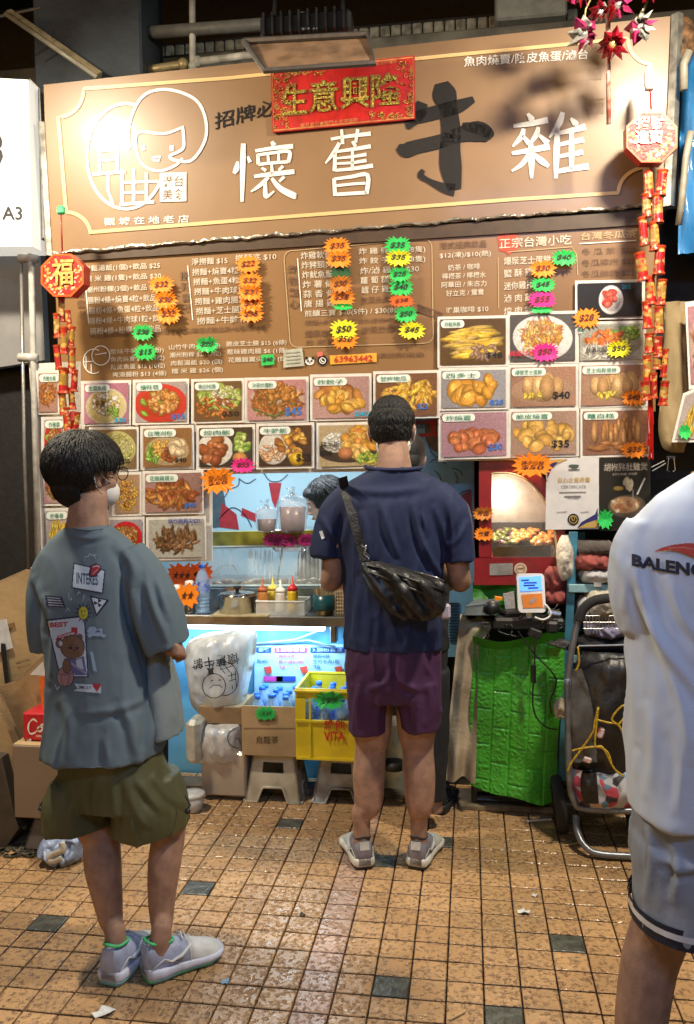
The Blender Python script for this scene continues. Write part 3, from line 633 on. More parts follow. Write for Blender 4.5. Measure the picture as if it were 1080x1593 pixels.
# ================================================================ PHOTO CARDS
def food(kind, w, h, rng):
    K = KIND[kind]; a = Art(w, h, K['bg'])
    a.c *= (1+.12*np.sin(a.X/w*3+rng.random()*6)[..., None])
    for e in K.get('plates', []):
        cx, cy, rx, ry, col = e[:5]; a.ell(cx*w, cy*h, rx*w, ry*h, col, shade=.25, ang=e[5] if len(e) > 5 else 0)
    for g in K['food']:
        cols, n, (cx, cy, rx, ry), (sw, sh_), an = g
        if n > 3: n = int(n*1.8); sw *= .74; sh_ *= .74
        P = []
        for _ in range(n):
            t = rng.random()*6.283; q = math.sqrt(rng.random()); P.append((cx+rx*q*math.cos(t), cy+ry*q*math.sin(t)))
        P.sort(key=lambda p: p[1])
        for x, y in P:
            c = np.array(cols[rng.integers(len(cols))])*(1+.25*(rng.random()-.5)); s_ = .7+.6*rng.random()
            A = an*(rng.random()-.5)*6.283 if an <= 1 else (an-2+.35*(rng.random()-.5))
            a.ell(x*w, y*h+.8, sw*w*s_+.7, sh_*w*s_+.7, c*.35, A, 1.2); a.ell(x*w, y*h, sw*w*s_, sh_*w*s_, c, A, 1.0, .9)
            if rng.random() < .5: a.ell(x*w-sw*w*.2, y*h-sh_*w*.3, sw*w*s_*.35, sh_*w*s_*.3, np.minimum(c*1.7+.05, 1), A, 1.2)
    nz = rng.random((h//2+2, w//2+2)).repeat(2, 0).repeat(2, 1)[:h, :w]; a.c = np.clip(a.c*(.82+.24*nz[..., None])*.88, 0, 1)
    a.grain(.10, rng); return a
BR = [(.42, .18, .05), (.55, .26, .07), (.35, .13, .04)]; GO = [(.70, .40, .08), (.62, .30, .05), (.78, .50, .16)]; RB = [(.33, .09, .03), (.45, .14, .05), (.26, .07, .03)]
GN = [(.18, .38, .06), (.30, .50, .10)]; RICE = [(.78, .76, .68), (.7, .68, .6)]; YE = [(.78, .52, .07), (.70, .42, .04)]; DK = [(.10, .05, .025), (.2, .1, .04)]
PINK = (.42, .17, .28)
KIND = {
 'soup': dict(bg=PINK, plates=[(.5, .58, .46, .46, (.62, .58, .42)), (.5, .58, .4, .4, (.60, .52, .24))], food=[(RICE+[(.45, .35, .12)], 34, (.48, .5, .3, .28), (.07, .04), 1), (GN, 6, (.66, .72, .12, .12), (.10, .03), 1), (DK, 5, (.35, .5, .1, .1), (.05, .02), 1)]),
 'redplate': dict(bg=(.35, .32, .35), plates=[(.5, .55, .52, .5, (.55, .02, .03)), (.5, .52, .4, .36, (.42, .02, .02))], food=[(GN, 12, (.45, .55, .36, .36), (.10, .05), 1), (BR+[(.62, .36, .16)], 48, (.55, .46, .28, .3), (.06, .05), 1)]),
 'salad': dict(bg=(.10, .06, .035), food=[(GN+[(.55, .58, .25), (.42, .5, .16)], 60, (.55, .38, .42, .34), (.10, .05), 1), (RB+[(.65, .25, .05)], 40, (.45, .66, .4, .28), (.06, .03), 1), (RICE, 10, (.65, .35, .25, .25), (.05, .02), 1)]),
 'noodle': dict(bg=(.45, .22, .25), plates=[(.5, .55, .48, .46, (.5, .36, .3))], food=[(RB+BR+[(.12, .16, .06)], 90, (.5, .52, .4, .36), (.13, .018), 1), (BR, 14, (.6, .3, .25, .2), (.08, .05), 1)]),
 'dumpling': dict(bg=(.42, .26, .26), food=[(GO+BR, 12, (.5, .48, .4, .3), (.19, .11), 1), (GO, 8, (.5, .6, .36, .2), (.13, .08), 1)]),
 'fries': dict(bg=(.16, .075, .045), food=[(YE+GO, 46, (.55, .48, .4, .3), (.13, .032), .6)]),
 'wings': dict(bg=(.34, .2, .18), food=[(RB+BR, 40, (.45, .52, .42, .3), (.15, .05), .7)]),
 'claws': dict(bg=(.42, .42, .38), food=[(DK+[(.28, .15, .07), (.36, .2, .1)], 66, (.5, .52, .38, .32), (.10, .025), .6)]),
 'bao': dict(bg=(.27, .14, .06), plates=[(.5, .58, .45, .38, (.45, .34, .2))], food=[(GN, 16, (.2, .62, .14, .24), (.08, .04), 1), (GO+[(.75, .42, .12)], 26, (.38, .55, .18, .26), (.06, .03), 1), (DK+RB, 16, (.55, .68, .14, .16), (.07, .04), 1), ([(.75, .58, .36)], 5, (.72, .5, .12, .2), (.13, .11), 1)]),
 'bento': dict(bg=(.03, .03, .03), plates=[(.3, .55, .34, .42, (.75, .73, .66)), (.82, .55, .2, .42, (.05, .05, .05))], food=[(RB+[(.40, .15, .06)], 10, (.27, .55, .2, .3), (.14, .12), 1), (GN+[(.5, .6, .2)], 14, (.8, .4, .12, .22), (.08, .05), 1), ([(.62, .30, .10)], 2, (.8, .78, .06, .03), (.11, .08), 0)]),
 'ricebeef': dict(bg=(.07, .04, .03), plates=[(.28, .55, .28, .4, (.7, .66, .6))], food=[([(.72, .4, .22), (.75, .55, .4)], 22, (.25, .66, .2, .2), (.09, .03), 1), (GO+BR, 22, (.65, .45, .28, .32), (.11, .07), 1), ([(.75, .45, .03)], 1, (.72, .82, .01, .01), (.14, .12), 0)]),
 'pork': dict(bg=(.42, .33, .2), plates=[(.45, .62, .48, .3, (.06, .045, .04)), (.26, .42, .22, .24, (.7, .68, .6))], food=[(RICE, 24, (.25, .4, .18, .2), (.05, .03), 1), (GO+[(.65, .25, .06)], 20, (.66, .4, .24, .34), (.12, .08), 1), ([(.55, .22, .1)], 1, (.42, .68, .001, .001), (.12, .1), 0), (GN+[(.65, .6, .1)], 22, (.78, .82, .16, .1), (.08, .02), 1)]),
 'squid': dict(bg=(.10, .055, .025), food=[(YE+[(.42, .30, .08), (.55, .38, .12)], 34, (.5, .5, .38, .34), (.22, .04), 1.94), ([(.32, .2, .14)], 12, (.68, .72, .2, .14), (.08, .03), 1)]),
 'platenoodle': dict(bg=(.09, .085, .09), plates=[(.5, .5, .46, .48, (.72, .72, .72), .1)], food=[(GO+[(.65, .35, .2), (.6, .2, .08), (.7, .6, .35)], 80, (.48, .45, .3, .32), (.12, .02), 1)]),
 'prawn': dict(bg=(.012, .012, .014), plates=[(.52, .5, .19, .42, (.75, .75, .76)), (.52, .5, .15, .34, (.55, .5, .5))], food=[([(.62, .05, .03), (.7, .12, .08)], 8, (.49, .42, .10, .24), (.08, .06), 1)]),
 'fishplate': dict(bg=(.40, .40, .36), plates=[(.5, .5, .48, .46, (.34, .33, .28))], food=[(GN+[(.5, .5, .1)], 16, (.7, .3, .25, .2), (.09, .04), 1), ([(.66, .14, .04), (.72, .26, .06)], 16, (.4, .42, .25, .18), (.12, .05), .3), (RICE, 30, (.3, .76, .26, .16), (.1, .012), 1)]),
 'toast': dict(bg=(.28, .28, .32), food=[([(.60, .27, .04), (.68, .34, .06)], 7, (.5, .6, .36, .2), (.19, .13), 1), ([(.66, .32, .05)], 5, (.72, .42, .18, .2), (.17, .1), 1)]),
 'eggroll': dict(bg=(.36, .20, .14), plates=[(.5, .6, .5, .36, (.42, .26, .18))], food=[([(.60, .38, .18), (.52, .31, .14)], 5, (.5, .5, .34, .04), (.13, .24), 0), ([(.75, .55, .10)], 7, (.38, .72, .18, .06), (.06, .03), 1)]),
 'siumai': dict(bg=(.42, .24, .30), food=[([(.55, .16, .07), (.62, .22, .09)], 20, (.5, .62, .38, .24), (.12, .10), 1)]),
 'crispy': dict(bg=(.40, .26, .20), food=[([(.62, .34, .07), (.68, .40, .10)], 16, (.48, .55, .4, .3), (.14, .11), 1)]),
 'slices': dict(bg=(.30, .15, .10), food=[([(.46, .22, .08), (.40, .18, .06), (.52, .28, .12)], 14, (.5, .45, .36, .2), (.045, .19), 0), ([(.36, .16, .06)], 8, (.5, .8, .4, .08), (.15, .05), 0)]),
 'sticks': dict(bg=(.5, .42, .4), food=[(YE+[(.62, .5, .1)], 26, (.5, .6, .36, .3), (.035, .2), 0)]),
 'curry': dict(bg=(.40, .26, .16), food=[(YE+GO, 50, (.5, .5, .4, .4), (.08, .04), 1), (BR, 10, (.5, .5, .3, .3), (.1, .06), 1)]),
 'green': dict(bg=(.20, .13, .07), plates=[(.55, .5, .44, .46, (.5, .48, .2))], food=[([(.55, .55, .2), (.62, .6, .3), (.42, .45, .12)], 90, (.55, .5, .38, .4), (.06, .015), 1)]),
 'strips': dict(bg=(.30, .14, .08), food=[([(.62, .26, .07), (.52, .18, .05), (.7, .4, .14)], 18, (.5, .6, .3, .3), (.05, .18), 0)]),
}
CARDW = M('card_white', (.72, .70, .66), .35, var=.06, coat=.3); PILL = M('pill_print', (.72, .77, .72), .4, var=0)
GREENI = M('green_ink', (.03, .20, .13), .5, var=0); BLUEI = M('blue_ink', (.03, .16, .55), .5, var=0); CYANI = M('cyan_ink', (.02, .35, .55), .5, var=0); TBLK = BLK
PRINT = print_mat('laminated_print', .30, .5, .035, 14, .09)
CPR = {'k': TBLK, 'b': BLUEI, 'c': CYANI, 'r': M('red_ink2', (.55, .02, .06), .5, var=0)}
GRP = 'laminated dish photos taped up in rows under the menu board'
def card(x0, y0, x1, y1, kind, title, label, price=None, pc='k', pxy=None, tw=.52, dy=None, seed=0, pl=FM, off=None, framed=3.0, tcol=None, tilt=0):
    rng = np.random.default_rng(seed+100); dy = -(x1-x0)*.022 if dy is None else dy; off = .014+.004*rng.random() if off is None else off
    rt = root('dish_photo', pl((x0+x1)/2, y1, off), label, 'food photo', GRP)
    q = rect_px(pl, x0-1.2, y0-1.2, x1+1.2, y1+1.2, dy, off); q = [p+Vector((0, -rng.random()*.006, 0)) for p in q]
    MB().slab(q, pl.n, .003).build('sheet', CARDW, rt)
    a = food(kind, max(10, int((x1-x0)*1.0)), max(10, int((y1-y0)*1.0)), rng)
    g = framed; qi = rect_px(pl, x0+g, y0+g, x1-g, y1-g, dy*(1-2*g/(x1-x0)), off+.0075)
    art_mesh('picture', a, quad_fn(qi), PRINT, rt)
    o2 = off+.010
    if title:
        w = (x1-x0)*tw; X, Y, H = x0+g+1, y0+g+1.5, 12 if (y1-y0) > 45 else 10
        pts = arc(X+5, Y+H/2, 5, H/2, 90, 270, 6)+arc(X+w-5, Y+H/2, 5, H/2, -90, 90, 6)
        mb = MB(); mb.add([pl(px, py+dy*(px-x0)/(x1-x0), o2) for px, py in pts], [tuple(range(len(pts)))]); mb.build('title_tag', PILL, rt)
        text_on(pl, title, X+6, Y+2.2, X+w-6, H-4.4, dy*(w-12)/(x1-x0), o2+.003, .01).build('lettering', GREENI, rt)
    if price:
        px, py, pw, ph = pxy if pxy else (x1-g-24, y1-g-13, 22, 9)
        text_on(pl, price, px, py, px+pw, ph, dy*pw/(x1-x0), o2, .02).build('price_lettering', CPR[pc], rt)
    return rt
# left strip
card(57, 578, 92, 644, 'wings', '炸雞全翼', 'narrow photo of brown fried wings, topmost in the leftmost strip', seed=1, tw=.9)
card(66, 650, 100, 718, 'redplate', '炸雞翼', 'narrow photo of red and green food behind the boy\'s head at the left edge', seed=2, tw=.85)
card(66, 723, 104, 786, 'noodle', None, 'narrow photo of brown noodles on a blue-rimmed plate left of the boy\'s neck', seed=3)
card(68, 792, 112, 860, 'sticks', '炸春卷', 'photo of yellow sticks behind the boy\'s left shoulder', seed=4, tw=.75)
# row A
card(128, 594, 203, 662, 'soup', '生菜魚肉', 'photo of pale fish soup with lettuce titled 生菜魚肉, left end of the upper row', '$38', 'c', (178, 650, 18, 8), seed=5)
card(208, 592, 293, 660, 'redplate', '燴旺菇', 'photo of brown nuggets on a bright red plate with lettuce', '$35', 'b', seed=6, tw=.48)
card(299, 591, 379, 658, 'salad', '韓式炒拉麵', 'photo of mixed cabbage and noodles in a dark tray, right of the red plate', '$50', 'k', (346, 640, 26, 9), seed=7, tw=.48)
card(382, 589, 479, 657, 'noodle', '沙茶炒腸粉', 'photo of brown fried rice rolls priced $45 in blue', '$45', 'b', (443, 634, 27, 14), seed=8, tw=.46)
card(484, 584, 577, 654, 'dumpling', '炸餃子', 'photo of golden fried dumplings titled 炸餃子, above the pork rice photo', '$40', 'c', (552, 640, 22, 9), seed=9, tw=.56)
card(582, 579, 683, 651, 'fries', '甘梅地瓜', 'photo of orange sweet potato fries right above the man\'s head', '$25', 'b', (650, 628, 16, 10), seed=10)
# row B
card(140, 666, 215, 733, 'green', None, 'photo of yellow-green noodles partly hidden by the boy\'s hair', '$50', 'k', (190, 714, 12, 8), seed=11)
card(220, 664, 301, 730, 'bao', '台灣刈包', 'photo of a filled bun with lettuce titled 台灣刈包', '$40', 'k', (272, 712, 18, 8), seed=12, tw=.62)
card(307, 663, 396, 730, 'bento', '焢肉飯', 'photo of braised pork lunch box with greens and an egg titled 焢肉飯', seed=13, tw=.6)
card(400, 660, 488, 729, 'ricebeef', '牛雜飯', 'photo of beef rice with an egg yolk priced $55 in black', '$55', 'k', (461, 706, 23, 13), seed=14, tw=.55)
c5 = card(494, 659, 597, 729, 'pork', None, 'photo of pork knuckle rice with a brown egg priced $58', '$58', 'k', (498, 701, 19, 9), seed=15)
text_on(FM, '豬手飯', 499, 687, 528, 10, -1, .032, .02).build('lettering', TBLK, c5)
# rows C, D
card(176, 736, 220, 802, 'curry', None, 'photo of yellow curry food peeking out right of the boy\'s face mask', seed=16)
card(223, 734, 316, 800, 'wings', '花雕雞翼尖', 'photo of reddish brown chicken wing tips titled 花雕雞翼尖', '$40', 'b', (287, 782, 18, 9), seed=17, tw=.54)
card(168, 806, 224, 866, 'redplate', None, 'photo of dark nuggets with a red corner above the boy\'s right shoulder', seed=18)
c6 = card(229, 806, 320, 871, 'claws', None, 'photo of dark fried chicken claws with blue writing, lowest of the left photo columns', seed=19)
text_on(FM, '酥炸雞翼尖$55', 262, 807, 312, 8, -1, .032, .03).build('lettering', M('navy_ink', (.02, .04, .3), .5, var=0), c6)
# right grid
card(682, 494, 790, 571, 'squid', '炸魷魚鬚', 'photo of yellow battered squid in a dark box, top left of the right-hand photos', '$48', 'k', (756, 548, 26, 10), seed=20, tw=.34)
c7 = card(791, 487, 898, 566, 'platenoodle', None, 'photo of fried noodles on a white square plate', seed=21)
text_on(FM, '韓風炒麵', 793, 546, 832, 9, -1, .032, .03).build('lettering', CPR['r'], c7)
c8 = card(896, 438, 1002, 497, 'prawn', None, 'photo of a red sausage dish in a small white bowl on black', '28元', 'c', (968, 442, 14, 8), seed=22)
card(899, 502, 1004, 564, 'fishplate', '台灣肉扒', 'photo of grilled orange meat with cucumber on a silver plate', seed=23, tw=.01)
card(684, 574, 790, 638, 'toast', '西多士', 'photo of golden toast triangles titled 西多士', '$25', 'b', (762, 622, 22, 9), seed=24, tw=.56)
card(792, 569, 899, 636, 'eggroll', '爆漿芝士蛋餅', 'photo of egg rolls priced $40 in black', '$40', 'k', (860, 609, 27, 13), seed=25, tw=.5)
card(902, 566, 1008, 634, 'eggroll', '芝士肉鬆蛋餅', 'photo of cheese egg rolls titled 芝士肉鬆蛋餅 under the meat plate photo', seed=26, tw=.56)
card(684, 640, 791, 714, 'siumai', '炸燒賣', 'photo of red fried dumplings with bluish glare, bottom left of the right-hand photos', '$30', 'b', (760, 690, 22, 12), seed=27, tw=.48)
card(793, 638, 900, 711, 'crispy', '脆皮燒賣', 'photo of golden crispy dumplings priced $35', '$35', 'k', (858, 685, 28, 13), seed=28, tw=.58)
card(904, 637, 1012, 711, 'slices', '蘿白糕', 'photo of brown cake slices titled 蘿白糕, bottom right of the photos', seed=29, tw=.5)
text_on(FM, '台灣肉腸', 912, 540, 945, 9, -1, .034, .02).build('lettering', TBLK, c8)
# left white backing board
bk = root('backing_board', FM(80, 860), 'white backing board at the left end of the dish photos', 'board')
MB().slab([FM(45, 566, .0), FM(126, 562, .0), FM(126, 880, .0), FM(66, 880, .0)], NM, .012).build('board', CARDW, bk)
MB().slab([FM(96, 590, -.004), FM(600, 576, -.004), FM(600, 733, -.004), FM(330, 738, -.004), FM(330, 873, -.004), FM(96, 875, -.004)], NM, .01).build('lower_board', CARDW, bk)
b2 = MB(); b2.slab([FM(680, 560, -.002), FM(1014, 540, -.002), FM(1014, 712, -.002), FM(682, 718, -.002)], NM, .012); b2.solo('backing_board', CARDW, 'white backing board behind the right-hand dish photos', 'board')
FILM = M('clear_film', (.9, .9, .9), .12, var=0, alpha=.10, coat=.6)
# ================================================================ BURST PRICE TAGS
TAGM = {'o': M('fluo_orange', (.98, .27, .008), .55, var=.05), 'g': M('fluo_green', (.02, .55, .10), .55, var=.05), 'y': M('fluo_yellow', (.82, .80, .02), .55, var=.05), 'p': M('fluo_pink', (.85, .02, .28), .55, var=.05), 'd': M('tag_dark_green', (.015, .10, .03), .55), 'r': M('fluo_red', (.90, .13, .012), .55, var=.05), 'n': M('tag_brown_orange', (.62, .20, .012), .55), 'm': M('tag_magenta', (.38, .005, .16), .55)}
cn = {'o': 'orange', 'g': 'green', 'y': 'yellow', 'p': 'pink', 'd': 'dark green', 'r': 'red-orange', 'n': 'brownish orange', 'm': 'magenta'}
MARK = M('marker_ink', (.10, .02, .01), .6, var=0); MARKB = M('marker_black', (.02, .02, .02), .6, var=0)
def burst(px, py, rx, ry, c, txt, label, pl=FM, off=.026, ns=17, seed=None, group='fluorescent burst price tags', ink=None, bold=.02, rot=None, tw=.62, th=.42):
    rr = random.Random(seed if seed is not None else int(px*7+py)); off += rr.random()*.008
    rt = root('price_tag', pl(px, py+ry, off), label, 'price tag', group)
    n = ns*2; a0 = rr.random(); pts = []
    for k in range(n):
        w = a0+2*math.pi*k/n; q = (1.13 if k % 2 == 0 else .80)*(1+.07*rr.uniform(-1, 1)); ca_, sa_ = math.cos(w), math.sin(w); rx_ = rx*1.06; pts.append((px+rx_*q*math.copysign(abs(ca_)**.72, ca_), py+ry*q*math.copysign(abs(sa_)**.72, sa_)))
    V = []; curl = rr.uniform(.0, .014)
    for x, y in pts: V.append(pl(x, y, off+curl*((y-py)/ry)**2))
    c0 = pl(px, py, off); back = [v-pl.n*.0012 for v in V]; cb = c0-pl.n*.0012
    vv = V+[c0]+back+[cb]; f = [(i, (i+1) % n, n) for i in range(n)]+[(n+1+(i+1) % n, n+1+i, 2*n+1) for i in range(n)]+[(i, n+1+i, n+1+(i+1) % n, (i+1) % n) for i in range(n)]
    part('card', vv, f, TAGM[c], rt)
    if txt:
        rot = rr.uniform(-.12, .06) if rot is None else rot; lines = txt.split('|')
        mb = MB(); L = len(lines)
        for i, t in enumerate(lines):
            hh = ry*2*th/L*1.1; y = py-ry*th+i*(ry*2*th/L)+(0 if L > 1 else 0); ww = rx*2*tw*(min(1, len(t)/3+.1)/1 if L > 1 else 1)
            text_on(pl, t, px-ww/2, y, px+ww/2, hh*.86, 0, off+.003+curl*.18, bold, mb, skew=.3, rot=rot)
        mb.build('lettering', ink or (MARK if c in 'opnr' else MARKB), rt)
    return rt
BT = [
 (251, 443, 17, 13, 'o', '$32', 'topmost of the three orange tags beside the rice roll sets'), (257, 467, 17, 13, 'o', '$30', 'middle of the three orange tags beside the rice roll sets'), (262, 489, 17, 14, 'o', '$32', 'lowest of the three orange tags beside the rice roll sets'),
 (222, 517, 15, 12, 'g', '$38', 'upper of the two green tags over the lower left menu lines'), (226, 548, 16, 12, 'g', '$15', 'lower of the two green tags over the lower left menu lines'), (322, 536, 16, 12, 'g', '$20', 'green tag to the right of the pair, over 山竹牛肉'),
 (386, 411, 17, 13, 'o', '$22', 'topmost tag of the orange column beside the noodle sets'), (389, 437, 17, 12, 'o', '$32', 'second tag of the orange column beside the noodle sets'), (390, 455, 17, 12, 'o', '$31', 'third tag of the orange column beside the noodle sets'), (391, 472, 17, 12, 'o', '$31', 'fourth tag of the orange column beside the noodle sets'), (391, 489, 17, 12, 'o', '$36', 'lowest tag of the orange column beside the noodle sets'),
 (525, 383, 18, 13, 'o', '$35', 'topmost tag over the fried snacks column'), (527, 403, 18, 13, 'o', '$35', 'second orange tag from the top over the fried snacks column'), (530, 423, 15, 9, 'd', None, 'dark green tag tucked between orange ones over the fried snacks'), (530, 442, 16, 13, 'n', '$30', 'duller orange tag amid the fried snacks column'), (532, 463, 18, 13, 'o', '$38', 'orange tag just above the nearly hidden green one'), (534, 477, 14, 5, 'g', None, 'green tag nearly hidden beneath an orange one'),
 (535, 513, 19, 15, 'y', '$50', 'yellow tag at the foot of the fried snacks column'), (537, 528, 18, 14, 'o', '$50', 'orange tag below the yellow one at the foot of the fried snacks column'),
 (619, 382, 18, 13, 'g', '$35', 'green tag at the top of the chicken and dumpling column'), (620, 401, 18, 12, 'y', '$35', 'yellow tag second from the top of the chicken and dumpling column'), (622, 427, 16, 11, 'g', '$25', 'green tag third from the top of the chicken and dumpling column'), (624, 447, 17, 13, 'g', '$40', 'bigger green tag fourth from the top of the chicken and dumpling column'), (625, 468, 17, 9, 'r', '$38', 'flat red-orange tag in the chicken and dumpling column'), (632, 489, 16, 12, 'g', '$50', 'green tag below the red-orange one'), (641, 514, 18, 13, 'y', '$45', 'yellow tag at the foot of the chicken and dumpling column'),
 (878, 401, 18, 12, 'g', '$40', 'bright green tag beside 爆漿芝士蛋餅'), (845, 418, 18, 13, 'o', '$30', 'orange tag over the Taiwanese snack list'), (845, 443, 17, 11, 'g', '$45', 'green tag over the Taiwanese snack list'), (844, 466, 19, 13, 'p', '$55', 'pink tag over the Taiwanese snack list'), (843, 482, 16, 5, 'g', None, 'green strip showing beneath the pink tag'),
 (913, 495, 18, 15, 'o', '$28', 'orange tag stuck left of the sausage photo'), (848, 548, 18, 14, 'p', '$50', 'pink tag on the fried noodle photo'), (963, 543, 17, 12, 'y', '$50', 'yellow-green tag on the grilled meat photo'), (986, 619, 16, 12, 'o', '$40', 'orange tag on the cheese egg roll photo'), (987, 700, 18, 12, 'o', '$35', 'orange tag on the cake slice photo'),
 (378, 724, 16, 11, 'p', '$55', 'pink tag at the corner of the braised pork photo'),
]
for x, y, rx, ry, c, t, l in BT: burst(x, y, rx, ry, c, t, l+(', reading '+t if t else ''))
burst(339, 747, 24, 19, 'o', '新上市|豬手撈麵|$50', 'large orange tag reading 豬手撈麵 $50 at the top left of the serving window', ns=15, off=.03)
burst(829, 724, 28, 17, 'o', '豬手拉麵|$50', 'large orange tag reading $50 on top of the warming cabinet', ns=17, off=.05)
gr = root('price_label', FM(416, 570), 'small green rectangular price label reading $40 on the menu\'s lower edge', 'price tag')
flat('card', FM, [(406, 552), (426, 551), (427, 567), (407, 569)], .01, TAGM['g'], gr)
text_on(FM, '$40', 409, 556, 424, 8, -1, .0125, .02, skew=.2).build('lettering', MARKB, gr)
# ================================================================ FLOODLIGHT HANGING OVER THE SIGN (unlit, seen from below/behind)
fl = root('floodlight', U(480, 30, 3.2), 'black floodlight with a tan reflector tray hanging in front of the sign, switched off', 'floodlight')
YF = 3.18
trayc = [U(380, 64, YF), U(580, 52, YF), U(583, 98, YF-.10), U(412, 110, YF-.10)]
TRAY = M('tray_tan', (.28, .17, .10), .45, var=.25, scale=12)
mb = MB(); mb.slab([U(384, 66, YF+.02), U(572, 56, YF+.02), U(580, 96, YF-.12), U(410, 108, YF-.12)], (.02, -.6, -.7), .02); mb.build('reflector', TRAY, fl)
BLKM = M('black_casting', (.018, .018, .02), .4, metal=.3, var=.3)
mb = MB()
rim = [U(380, 64, YF), U(412, 110, YF-.12), U(583, 98, YF-.12), U(572, 53, YF)]
mb.tube(rim+[rim[0]], .012, 6); mb.build('rim', M('rim_grey', (.12, .11, .10), .4, metal=.4), fl)
mb = MB(); c = U(478, 45, YF+.10); mb.box(c, (.36, .10, .085), None, .012)
for k in range(10): mb.box(c+Vector((-.16+k*.035, -.055, .0)), (.008, .03, .08))
mb.build('housing', BLKM, fl)
mb = MB(); mb.tube([U(470, 44, YF), U(476, 46, YF), U(482, 44, YF)], .010, 8); mb.tube([U(488, 44, YF), U(494, 46, YF)], .010, 8); mb.build('cable_gland', BLKM, fl, True)
mb = MB(); mb.tube([c+Vector((-.14, .02, .02)), c+Vector((-.13, .1, .5))], .008, 6); mb.tube([c+Vector((.14, .02, .02)), c+Vector((.13, .1, .5))], .008, 6); mb.build('bracket', BLKM, fl)
# floodlights outside the frame that light the stall (seen as glare in the glossy sign)
GLOW = M('floodlight_glass', (.9, .85, .7), .3, var=0, emit=(1.0, .88, .68), es=8)
for nm, (p, t), w in (('left', FL_L, 0), ('right', FL_R, 1)):
    p = Vector(p); d = (Vector(t)-p).normalized(); R = d.to_track_quat('-Z', 'Y').to_matrix()
    r_ = root('floodlight', p, 'lit floodlight out of frame to the upper %s' % nm, 'floodlight', 'lit floodlights in front of the stall')
    MB().box(p-d*.06, (.30, .22, .07), R, .01).build('housing', BLKM, r_)
    MB().box(p-d*.012, (.24, .16, .01), R).build('glass', GLOW, r_)
    MB().tube([p-d*.08, p-d*.08+Vector((0, .2, .9))], .012, 6).build('bracket', BLKM, r_)
TG = M('tube_glow', (.8, .9, 1), .3, var=0, emit=(.6, .78, 1.0), es=20)
r_ = root('tube_light', TUBE, 'cold white tube light under the passage roof behind the viewer', 'light')
MB().box(Vector(TUBE)+Vector((0, 0, .05)), (1.3, .16, .06), None, .01).build('housing', M('white_enamel', (.7, .7, .7), .4), r_)
MB().tube([Vector(TUBE)+Vector((-.6, 0, .004)), Vector(TUBE)+Vector((.6, 0, .004))], .016, 8).build('tube', TG, r_)
# ================================================================ PINWHEEL CLUSTER
FP = facade(3.30, .08)
FOILR = M('red_foil', (.42, .012, .03), .22, metal=.3, var=.3, scale=30, bump=.4, bscale=40); FOILP = M('pink_foil', (.62, .05, .20), .22, metal=.3, var=.4, scale=30, bump=.4)
FOILS = M('silver_foil', (.6, .6, .56), .2, metal=.4, var=.4, scale=30, bump=.4)
pw = root('pinwheel_ornament', FP(948, 190), 'bunch of red and pink foil pinwheel flowers on a stick at the upper right', 'ornament')
def flower(cx, cy, R, mats, tilt, seed, n=8):
    rr = random.Random(seed); fr = root('x', (0, 0, 0), None, None) if False else None
    o = None
    c = FP(cx, cy, .05+.03*rr.random()); k_ = 3.3/FPX
    ax = Vector((1, 0, 0)); az = Vector((0, 0, 1)); ay = Vector((0, -1, 0)); Rm = rotm('Z', tilt) @ rotm('X', rr.uniform(-25, 25))
    hub = MB(); hub.ball(c+Rm@ay*.02, .018, 8, 6); ho = hub.build('flower_hub', mats[-1], pw, True)
    for k in range(n):
        w = 2*math.pi*k/n+rr.random()*.3; r0 = R*k_; rad = ax*math.cos(w)+az*math.sin(w); tan = -ax*math.sin(w)+az*math.cos(w)
        a = rr.uniform(.75, 1.1)
        V = [c, c+Rm@(rad*r0*.45+tan*r0*.30+ay*.012), c+Rm@(rad*r0*a+tan*r0*.06+ay*.03*rr.random()), c+Rm@(rad*r0*.5-tan*r0*.22+ay*.045), c+Rm@(rad*r0*.35+ay*.06)]
        V += [v+Rm@(ay*-.0012) for v in V]
        m = mats[rr.randrange(len(mats)-1)]
        part('petal', V, [(0, 1, 4), (1, 2, 4), (2, 3, 4), (3, 0, 4), (5, 9, 6), (6, 9, 7), (7, 9, 8), (8, 9, 5), (0, 5, 6, 1), (1, 6, 7, 2), (2, 7, 8, 3), (3, 8, 5, 0)], m, pw)
flower(951, 71, 24, [FOILR, FOILR, M('gold_hub', (.7, .5, .2), .3, metal=.6)], 0, 1, 10)
flower(903, 55, 26, [FOILP, FOILS, FOILP, FOILS], 25, 2, 9)
flower(1000, 47, 24, [FOILP, FOILP, FOILS, FOILS], -25, 3, 9)
flower(895, 2, 22, [FOILR, FOILP, FOILS], 15, 4)
flower(962, 12, 22, [FOILP, FOILR, FOILS], -10, 5)
flower(930, 22, 16, [FOILS, FOILR, FOILS], 10, 6)
flower(1008, -6, 22, [FOILR, FOILP, FOILS], 0, 7)
mb = MB(); mb.tube([FP(946, 20, .03), FP(947, 193, .0)], .0085, 8); mb.build('stick', M('candy_stick', (.40, .10, .07), .4, col2=(.6, .5, .42), scale=40), pw, True)
mb = MB(); mb.tube([FP(909, 45, .04), FP(911, 15, .05), FP(922, -8, .05)], .0035, 5); mb.tube([FP(985, 40, .04), FP(1003, 12, .05), FP(1012, -12, .05)], .006, 5); mb.tube([FP(930, 5, .03), FP(945, 12, .06), FP(960, 4, .03)], .006, 5); mb.build('wire', M('straw_wire', (.45, .38, .16), .4, metal=.3), pw, True)
